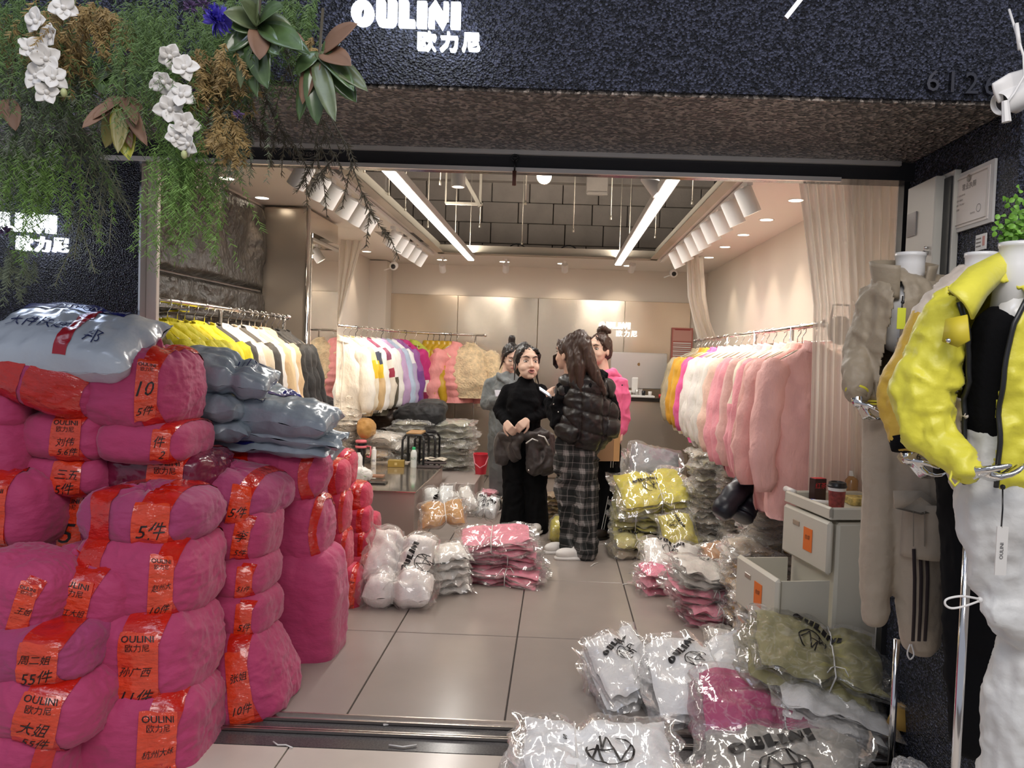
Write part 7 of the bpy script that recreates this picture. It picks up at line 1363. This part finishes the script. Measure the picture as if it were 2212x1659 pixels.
mb = MB(); mb.tube([(.02, .02, 0), (.08, .1, .02), (.1, .15, .03)], .018, 10); mb.build('bracket', M_WHT, t); mb = MB(); mb.tube([(-.02, 0, .24), (-.012, -.03, .16), (.0, -.045, .10), (.008, -.04, .05), (-.02, -.045, .0), (-.04, -.045, -.03)], .0035, 6); mb.tube([(-.015, -.03, .19), (-.005, -.035, .12)], .006, 6); mb.build('cable', M_WHT, t)
mb = MB(); mb.tube([(-.042, -.045, -.02), (-.035, -.045, -.075)], [.009, .012], 8); mb.build('connector', M_WHT, t, 40)
# dangling lamp stub at the top edge
q = P(1712, 18, 2.1); mb = MB(); mb.bar((.04, 0, .05), (-.018, 0, -.028), .016, .012); mb.build('metal_rod_end', mat('grey_metal', (.3, .3, .32), .35, .8), loc=q, smooth=False, label='short grey metal rod end hanging before the fascia at the top edge', cat='rod')
# odds and ends at the foot of the mannequins
q = FL(1958, 1560); t = thing('tape_roll', 'milky tape roll standing on edge beside the chrome pole', 'tape', (q.x, 2.92, .165)); mb = MB(); mb.lathe([(.035, -.02), (.078, -.02), (.08, 0), (.078, .02), (.035, .02), (.035, -.02)], R=np.array(Matrix.Rotation(PI/2, 3, 'X') @ Matrix.Rotation(.2, 3, 'Y')), n=32); mb.build('roll', mat('milky_tape', (.60, .57, .50), .25), t, 40)
mb = MB(); mb.lathe([(0, 0), (.034, 0)], c=(0, -.022, 0), R=np.array(Matrix.Rotation(PI/2, 3, 'X')), n=24); co2 = mb.build('core_card', M_WHT, t); V, Fc = xf2d(text2d('22'), .02, 0, 0); mb = MB(); mb.add([(x, -.024, z_) for x, z_ in V], Fc); mb.build('lettering', INKB, co2, False)
mb = MB(); mb.lathe([(.04, -.022), (.075, -.022), (.078, .0), (.075, .022), (.04, .022), (.04, -.022)], n=32); mb.build('tape_roll', mat('clear_brown_tape', (.42, .40, .34), .2), loc=(q.x+.02, 2.95, .06), label='tape roll lying flat under the standing tape roll', cat='tape')
q = P(1885, 1585, 2.95); mb = MB(); mb.sph((0, 0, 0), (.055, .05, .045), 14); mb.build('red_bag', mat('red_gloss', (.40, .015, .025), .2, bump=1, bscale=30), loc=(q.x, q.y, .06), label='glossy red crumpled bag on the floor by the chrome bar', cat='bag')
q = P(1940, 1560, 2.85); mb = MB(); mb.add([(-.05, 0, -.02), (.06, -.02, -.035), (.05, .0, .05), (-.01, .01, .075)], [(0, 1, 2, 3)]); mb.build('orange_card', mat('orange_paper2', (.62, .36, .08), .6), loc=q, solid=.003, label='folded orange card leaning by the tape rolls', cat='card')
q0, q1 = P(1835, 1625, 2.86), P(1960, 1632, 2.86); mb = MB(); mb.tube([(0, .1, 0), (.01, .02, 0), (.04, 0, 0), (q1.x-q0.x, 0, 0)], .013, 10); mb.build('chrome_base_bar', M_CHR, loc=(q0.x, 2.84, .02), label='bent chrome base bar of a clothes stand on the floor', cat='bar')
V, Fc = csphere(24); fn = sackfn(.13, .11, .075, 2.6, 77, None, .15, .05); mb = MB(); mb.add(fn(V)+np.array([0, 0, .075]), Fc); mb.build('black_plastic_bag', mat('black_plastic_film', (.01, .01, .012), .2, bump=1, bscale=35), loc=(1.13, 2.48, 0), label='black plastic sack on the floor at the foot of the chrome pole', cat='bag')
fn = sackfn(.05, .05, .04, 2.4, 78, None, .2, .05); mb = MB(); mb.add(fn(V)+np.array([0, 0, .04]), Fc); mb.build('clear_wrapper', FILM2, loc=(1.17, 2.45, .145), label='crumpled clear wrapper lying on the black plastic sack', cat='wrapper')
# scraps on the floor
for k, (px, py, w_, nm_, lab) in enumerate(((833, 1566, .02, 'tile_spacer', 'tiny grey plastic scrap on the floor near the sill'), (1273, 1386, .016, 'paper_scrap', 'small white paper scrap in the middle of the floor'))):
    q = FL(px, py); mb = MB(); mb.box((0, 0, .003), (w_, w_*.7, .004), rz=.4); mb.build(nm_, M_WHT, loc=q, smooth=False, label=lab, cat='scrap')
for k, (pts, lab) in enumerate(((((590, 1605), (600, 1612), (618, 1612), (632, 1618)), 'white string end lying on the dark sill at the left'), (((840, 1612), (870, 1616), (900, 1612)), 'pale string end lying on the dark sill in the middle'), (((1276, 1225), (1284, 1219), (1292, 1217)), 'short white thread on the floor by the white slippers'), (((1345, 1264), (1360, 1262), (1376, 1262)), 'thin white thread on the floor beside the pink packs'))):
    q = FL(*pts[0]); mb = MB(); mb.tube([FL(*p)-q+Vector((0, 0, .005)) for p in pts], .003, 5); mb.build('string_end', STRING, loc=q, label=lab, cat='string')
# ------------------------------------------------------------------ hanging flower arrangement at the top left
LG1 = mat('fern_green', (.10, .17, .045), .6, var=.4, vscale=30); LG2 = mat('asparagus_green', (.14, .25, .05), .6, var=.4, vscale=30); LG3 = mat('dusty_fern', (.16, .19, .12), .6, var=.3, vscale=30); YB_ = mat('ochre_sprig', (.30, .20, .07), .6, var=.35, vscale=30); STEM = mat('pale_stem', (.30, .30, .20), .6); DTW = mat('dark_twig', (.07, .055, .03), .6)
def needles(mb, path, nl, per, w=.0012, rn=random, droop=.3, mi=0, fan=1.0):
    for i in range(len(path)-1):
        a, b = path[i], path[i+1]; d = (b-a).normalized(); u = d.orthogonal().normalized(); v = d.cross(u)
        for k in range(per):
            p = a.lerp(b, rn.random()); th = rn.random()*2*PI; q = (u*math.cos(th)+v*math.sin(th)*fan+d*.6+Vector((0, 0, -droop))).normalized(); L = nl*rn.uniform(.6, 1.1); s = q.cross(Vector((0, 1, .01))).normalized()*w
            mb.v.append(np.array([p-s, p+s, p+q*L+s*.4, p+q*L-s*.4])); mb.f.append((mb.n, mb.n+1, mb.n+2, mb.n+3)); mb.m.append(mi); mb.n += 4
def tuft(lab, px, py, d, nst, L, spread, m, nl=.018, per=7, seed=0, name='fern_tuft', seg=7, grav=.5, dirn=(0, -.2, -1), stem=None, w=.0012, base=.04):
    rn = random.Random(seed); o = P(px, py, d); t = thing(name, lab, 'plant', o, group=None); mb = MB(); ms = MB()
    for k in range(nst):
        p = Vector((rn.gauss(0, base), rn.gauss(0, .03), rn.gauss(0, base*.6))); v = (Vector(dirn)+Vector((rn.gauss(0, spread), rn.gauss(0, spread*.5), rn.gauss(0, spread*.5)))).normalized(); LL = L*rn.uniform(.5, 1.1); path = [p]
        for i in range(seg): v = (v+Vector((rn.gauss(0, .10), rn.gauss(0, .06), -grav/seg))).normalized(); p = p+v*LL/seg; path.append(p)
        needles(mb, path, nl, per, w, rn)
        if stem: ms.tube(path, [.0016]*len(path), 3)
    f = mb.build('foliage', m, t, False, kind='stuff')
    if stem: ms.build('stems', stem, t, kind='stuff')
    return t
tuft('dark green fern mass at the top left corner of the arrangement', 40, 10, 2.05, 60, .42, .5, LG1, seed=1)
tuft('green fern mass hanging at the left frame edge', 20, 150, 2.10, 60, .40, .25, LG3, seed=2, grav=1)
tuft('yellow-green asparagus fern spilling over the left wall sign', 60, 330, 2.12, 80, .26, .35, LG2, seed=3, grav=1.2, base=.06)
tuft('long dark green fern hair in the upper middle of the arrangement', 330, 20, 2.00, 90, .34, .3, LG1, seed=4, grav=1, w=.0010)
tuft('bright green asparagus fern column hanging in front of the entrance corner', 400, 150, 2.05, 90, .50, .10, LG2, seed=5, grav=1.5, base=.03)
tuft('thin trailing green fern tips before the black stone wall', 425, 330, 2.08, 40, .30, .20, LG2, seed=6, grav=1, base=.04)
tuft('dense green fern at the top centre behind the magnolia leaves', 520, 20, 2.12, 70, .30, .6, LG1, seed=7, grav=.8)
tuft('wispy green fern tips at the top right of the arrangement', 630, 5, 2.10, 40, .16, .5, LG1, seed=8, grav=1)
tuft('drooping olive fern below the magnolia leaves', 480, 170, 2.12, 60, .30, .3, LG3, seed=9, grav=1)
tuft('grey-green fern mass behind the first orchid spray', 140, 120, 2.14, 70, .30, .6, LG3, seed=10, grav=.8)
tuft('dark fern filling behind the orchids and pitchers', 220, 60, 2.2, 110, .34, .7, LG1, seed=12, grav=.9, base=.09)
tuft('dark fern filling behind the magnolia branches', 480, 40, 2.22, 90, .26, .8, LG1, seed=13, grav=.8, base=.08)
tuft('dark fern filling behind the left orchid spray', 60, 60, 2.22, 90, .30, .8, LG1, seed=14, grav=.8, base=.08)
tuft('yellow-green fern under the left sign letters', 20, 560, 2.2, 25, .12, .5, LG3, seed=11, grav=1)
def frond(lab, pts, d, seed, m=LG3, nl=.030, side=10, name='pine_frond', st=STEM, per=9, w=.0010, brl=.10):
    rn = random.Random(seed); o = P(pts[0][0], pts[0][1], d); t = thing(name, lab, 'plant', o); S_ = [P(x, y, d+.02*i)-o for i, (x, y) in enumerate(pts)]; path = []
    for i in range(len(S_)-1):
        for k in range(5): path.append(S_[i].lerp(S_[i+1], k/5))
    path.append(S_[-1]); mb = MB(); ms = MB(); ms.tube(path, [.0028*(1-.7*i/len(path)) for i in range(len(path))], 5); needles(mb, path, nl, per, w, rn)
    for k in range(side):
        i = int((k+.8)/(side+1)*len(path)); p = path[i]; dd = (path[min(i+1, len(path)-1)]-path[max(i-1, 0)]).normalized(); s = (-1)**k; q = (dd+Vector((s*.7, rn.uniform(-.3, .3), 0))).normalized(); L = brl*rn.uniform(.7, 1.2); br = [p+q*L*j/5+Vector((0, 0, -.010*j*j/5)) for j in range(6)]
        ms.tube(br, .0012, 4); needles(mb, br, nl*.85, per, w, rn)
    mb.build('needles', m, t, False, kind='stuff'); ms.build('stem', st, t); return t
frond('grey-green pine frond hanging lowest over the dark left pillar', [(120, 215), (135, 290), (175, 390), (172, 470), (160, 560)], 2.2, 21)
frond('grey-green pine frond hanging to the right over the dark left pillar', [(125, 215), (180, 290), (215, 360), (255, 420)], 2.18, 22)
frond('grey-green pine frond hanging straight down beside the first orchid spray', [(105, 215), (80, 290), (55, 350)], 2.2, 23)
frond('small pine frond between the brown pitchers and the lowest frond', [(150, 250), (175, 320), (240, 440)], 2.22, 24)
for k, (pts, w_) in enumerate((([(600, 60), (640, 200), (690, 330), (640, 415)], 'leftmost'), ([(610, 90), (690, 250), (720, 340), (680, 400)], 'second from the left'), ([(640, 120), (740, 300), (790, 440), (840, 520)], 'longest, reaching the right'), ([(560, 180), (600, 270), (640, 330)], 'short, beside the chrome strip'), ([(520, 200), (540, 270), (600, 300)], 'shortest, below the purple blossom'))):
    frond('thin dark twig with sparse needles over the soffit, '+w_, pts, 2.16, 30+k, m=DTW, nl=.022, side=7, st=DTW, per=6, name='dark_twig', w=.0014, brl=.07)
for k, (px, py, n_, L) in enumerate(((170, 10, 34, .16), (110, 60, 26, .14), (150, 95, 26, .14), (240, 30, 26, .12), (440, 130, 30, .15), (475, 170, 26, .13), (500, 130, 20, .10), (490, 260, 18, .10), (15, 60, 18, .12), (495, 310, 12, .05), (690, 100, 14, .05))):
    tuft('ochre spiky sprig cluster in the flower arrangement, %s' % ['beside the top orchid', 'left of the orchid spray', 'behind the orchid spray', 'at the top middle', 'right of the green fern hair', 'under the blue flower', 'left of the magnolia', 'hanging low before the soffit', 'at the left frame edge', 'lowest one at the chrome strip', 'between the two magnolia branches'][k], px, py, 2.0+.04*(k % 3), n_, L, .7, YB_, nl=.016, per=10, seed=50+k, name='ochre_sprig', seg=4, grav=.4, w=.0017, base=.02)
# leaves
def leaf(mb, p, d, n, L, W_, curl=.3, mi=0):
    d, n = Vector(d).normalized(), Vector(n).normalized(); s = d.cross(n).normalized(); n = s.cross(d); V = []; m = 8
    for i in range(m+1):
        t_ = i/m; w = W_*math.sin(PI*min(1, t_*.93+.05))**.75*(1 if t_ < 1 else 0); c_ = p+d*(L*t_)-n*(curl*L*t_*t_)
        for k in (-1, -.5, 0, .5, 1): V.append(tuple(c_+s*(w*k)+n*(abs(k)*w*.35)))
    return mb.add(V, [(i*5+k, i*5+k+1, (i+1)*5+k+1, (i+1)*5+k) for i in range(m) for k in range(4)], mi)
MG = [mat('magnolia_green', (.075, .125, .045), .28, var=.3, vscale=25, coat=.4), mat('magnolia_dull', (.12, .15, .07), .35, var=.3, vscale=20, coat=.2), mat('magnolia_brown', (.20, .11, .065), .6, var=.2)]
def leafy(lab, c, d, leaves, name='magnolia_branch', mats=MG, seed=0):
    o = P(c[0], c[1], d); t = thing(name, lab, 'plant', o); rn = random.Random(seed); mb = MB(); mb.tube([(0, .02, .12), (0, 0, 0), (.01, -.01, -.02)], .004, 6); mb.build('stem', DTW, t)
    for (x, y, W_, k) in leaves:
        e = P(x, y, d-.04+rn.uniform(-.04, .03))-o; L = e.length; mb = MB(); leaf(mb, Vector((rn.uniform(-.01, .01), 0, 0)), e*1.06, Vector((rn.uniform(-.5, .5), -1, rn.uniform(.0, .6))), L*1.06, W_*1.35, rn.uniform(.0, .22)); mb.build('leaf', mats[k], t, solid=.0012)
    return t
leafy('magnolia branch of broad green leaves at the top of the arrangement', (557, 55), 1.98, [(485, 25, .020, 1), (500, 60, .018, 0), (520, 120, .024, 0), (495, 110, .020, 0), (560, 120, .020, 2), (575, 175, .026, 0), (600, 110, .022, 0), (640, 100, .026, 0), (620, 60, .024, 1), (640, 75, .014, 2), (600, 10, .026, 0), (560, -10, .02, 1), (525, 5, .022, 1), (660, 105, .020, 0), (540, 185, .020, 0), (505, 165, .018, 1)], seed=1)
leafy('magnolia branch with glossy hanging leaves right of the top one', (690, 115), 1.98, [(625, 240, .020, 0), (645, 210, .018, 2), (683, 250, .022, 0), (705, 215, .020, 0), (725, 245, .018, 1), (765, 215, .022, 0), (790, 175, .020, 1), (750, 170, .018, 0), (670, 165, .014, 2), (745, 130, .022, 2), (755, 50, .022, 2), (720, 90, .016, 0), (640, 150, .018, 0)], seed=2)
leafy('cluster of brown and yellow pitcher-like leaves left of the orchids', (265, 215), 2.02, [(200, 245, .013, 2), (190, 270, .012, 2), (225, 310, .018, 3), (250, 310, .016, 3), (283, 335, .022, 4), (295, 290, .014, 2), (262, 230, .013, 2), (300, 235, .012, 2), (240, 270, .014, 2), (275, 300, .014, 2), (215, 225, .012, 2), (285, 255, .012, 2)], name='pitcher_plant', mats=MG+[mat('pitcher_olive', (.22, .19, .05), .4), mat('pitcher_yellow', (.42, .42, .06), .35)], seed=3)
leafy('dark green leaves behind the pitcher plants', (250, 150), 2.08, [(230, 200, .022, 0), (275, 200, .020, 0), (210, 180, .018, 1), (300, 190, .018, 0)], name='leafy_sprig', seed=4)
leafy('brown pitcher leaf hanging at the left frame edge', (20, 215), 2.05, [(25, 270, .016, 2), (10, 250, .012, 2)], name='pitcher_plant', seed=5)
# orchids
ORC = mat('white_orchid', (.74, .71, .66), .55, var=.05)
def orchid(lab, pts, d, seed):
    o = P(pts[0][0], pts[0][1], d); t = thing('orchid_spray', lab, 'flower', o); rn = random.Random(seed); Q = [P(x, y, d-.02)-o for x, y, s_ in pts]; mb = MB(); mb.tube([Vector((0, .05, .05))]+[q+Vector((0, .03, 0)) for q in Q], .0022, 6); mb.build('stem', mat('orchid_stem', (.20, .22, .10), .6), t)
    for q, (_, _, s_) in zip(Q, pts):
        if s_ < .5: mb = MB(); mb.sph(q, (.008, .008, .011), 10); mb.build('bud', mat('orchid_bud', (.45, .48, .22), .5), t); continue
        mb = MB(); a0 = rn.uniform(0, 2*PI); R = .030*s_; fw = Vector((rn.uniform(-.6, .6), -1, rn.uniform(-.5, .2))).normalized(); u = fw.orthogonal().normalized(); v = fw.cross(u)
        for k in range(5): a = a0+k*2*PI/5; leaf(mb, q, (u*math.cos(a)+v*math.sin(a))+fw*.35, fw, R*rn.uniform(.85, 1.15), R*.48, rn.uniform(-.25, .5))
        mb.sph(q+fw*.006, .006, 8); mb.build('blossom', ORC, t, solid=.001)
orchid('white orchid spray of the arrangement, the left one', [(138, 18, 1.2), (80, 48, 1.1), (112, 78, 1.15), (68, 108, 1.05), (100, 128, 1.25), (80, 165, 1.1), (115, 168, 1.1), (103, 200, 1.0), (138, 200, .3)], 1.95, 1)
orchid('white orchid spray of the arrangement, the right one hanging lower', [(367, 122, 1.1), (398, 147, 1.15), (354, 178, 1.1), (392, 206, 1.1), (368, 236, 1.2), (400, 268, 1.1), (382, 296, 1.0), (410, 312, 1.1), (398, 334, .3)], 1.95, 2)
def pom(lab, px, py, d, r, m, n_=60, name='blossom', seed=0):
    o = P(px, py, d); rn = random.Random(seed); mb = MB()
    for k in range(n_):
        v = Vector((rn.gauss(0, 1), rn.gauss(0, 1)-.5, rn.gauss(0, 1))).normalized(); leaf(mb, v*r*.2, v, v.orthogonal(), r*rn.uniform(.7, 1), r*.16, .3)
    mb.build(name, m, loc=o, label=lab, cat='flower')
pom('round blue-violet flower at the top of the arrangement', 472, 43, 1.94, .036, mat('blue_violet', (.13, .10, .62), .6), 110, 'blue_flower', 1)
PUR = mat('muted_purple', (.16, .10, .22), .6)
for k, (px, py, r, w_) in enumerate(((280, 116, .014, 'between the ferns'), (418, 198, .018, 'beside the right orchid spray'), (402, 172, .014, 'above the right orchid middle'), (412, 14, .020, 'at the top edge'), (440, 10, .016, 'at the top edge beside the blue flower'), (516, 247, .013, 'hanging before the soffit'), (10, 500, .026, 'before the left wall sign'), (26, 545, .016, 'below the left wall sign'), (208, 95, .010, 'beside the ochre sprigs'))):
    pom('small purple blossom %s' % w_, px, py, 2.0 if py < 400 else 2.25, r, PUR, 30, 'purple_flower', 5+k)
# green plant on the nearest mannequin's neck
q = P(2203, 515, 1.8); t = thing('green_plant', 'bright green leafy plant at the right frame edge above the mannequins', 'plant', (q.x, q.y, q.z)); rn = random.Random(5)
mb = MB()
for k in range(240):
    v = Vector((rn.gauss(0, .022), rn.gauss(0, .02), abs(rn.gauss(0, .04)))); leaf(mb, v, Vector((rn.gauss(0, 1), rn.gauss(0, 1), rn.gauss(.3, 1))), Vector((0, -1, .3)), .013, .006, .3)
mb.build('leaves', mat('lettuce_green', (.16, .36, .04), .5), t, kind='stuff')
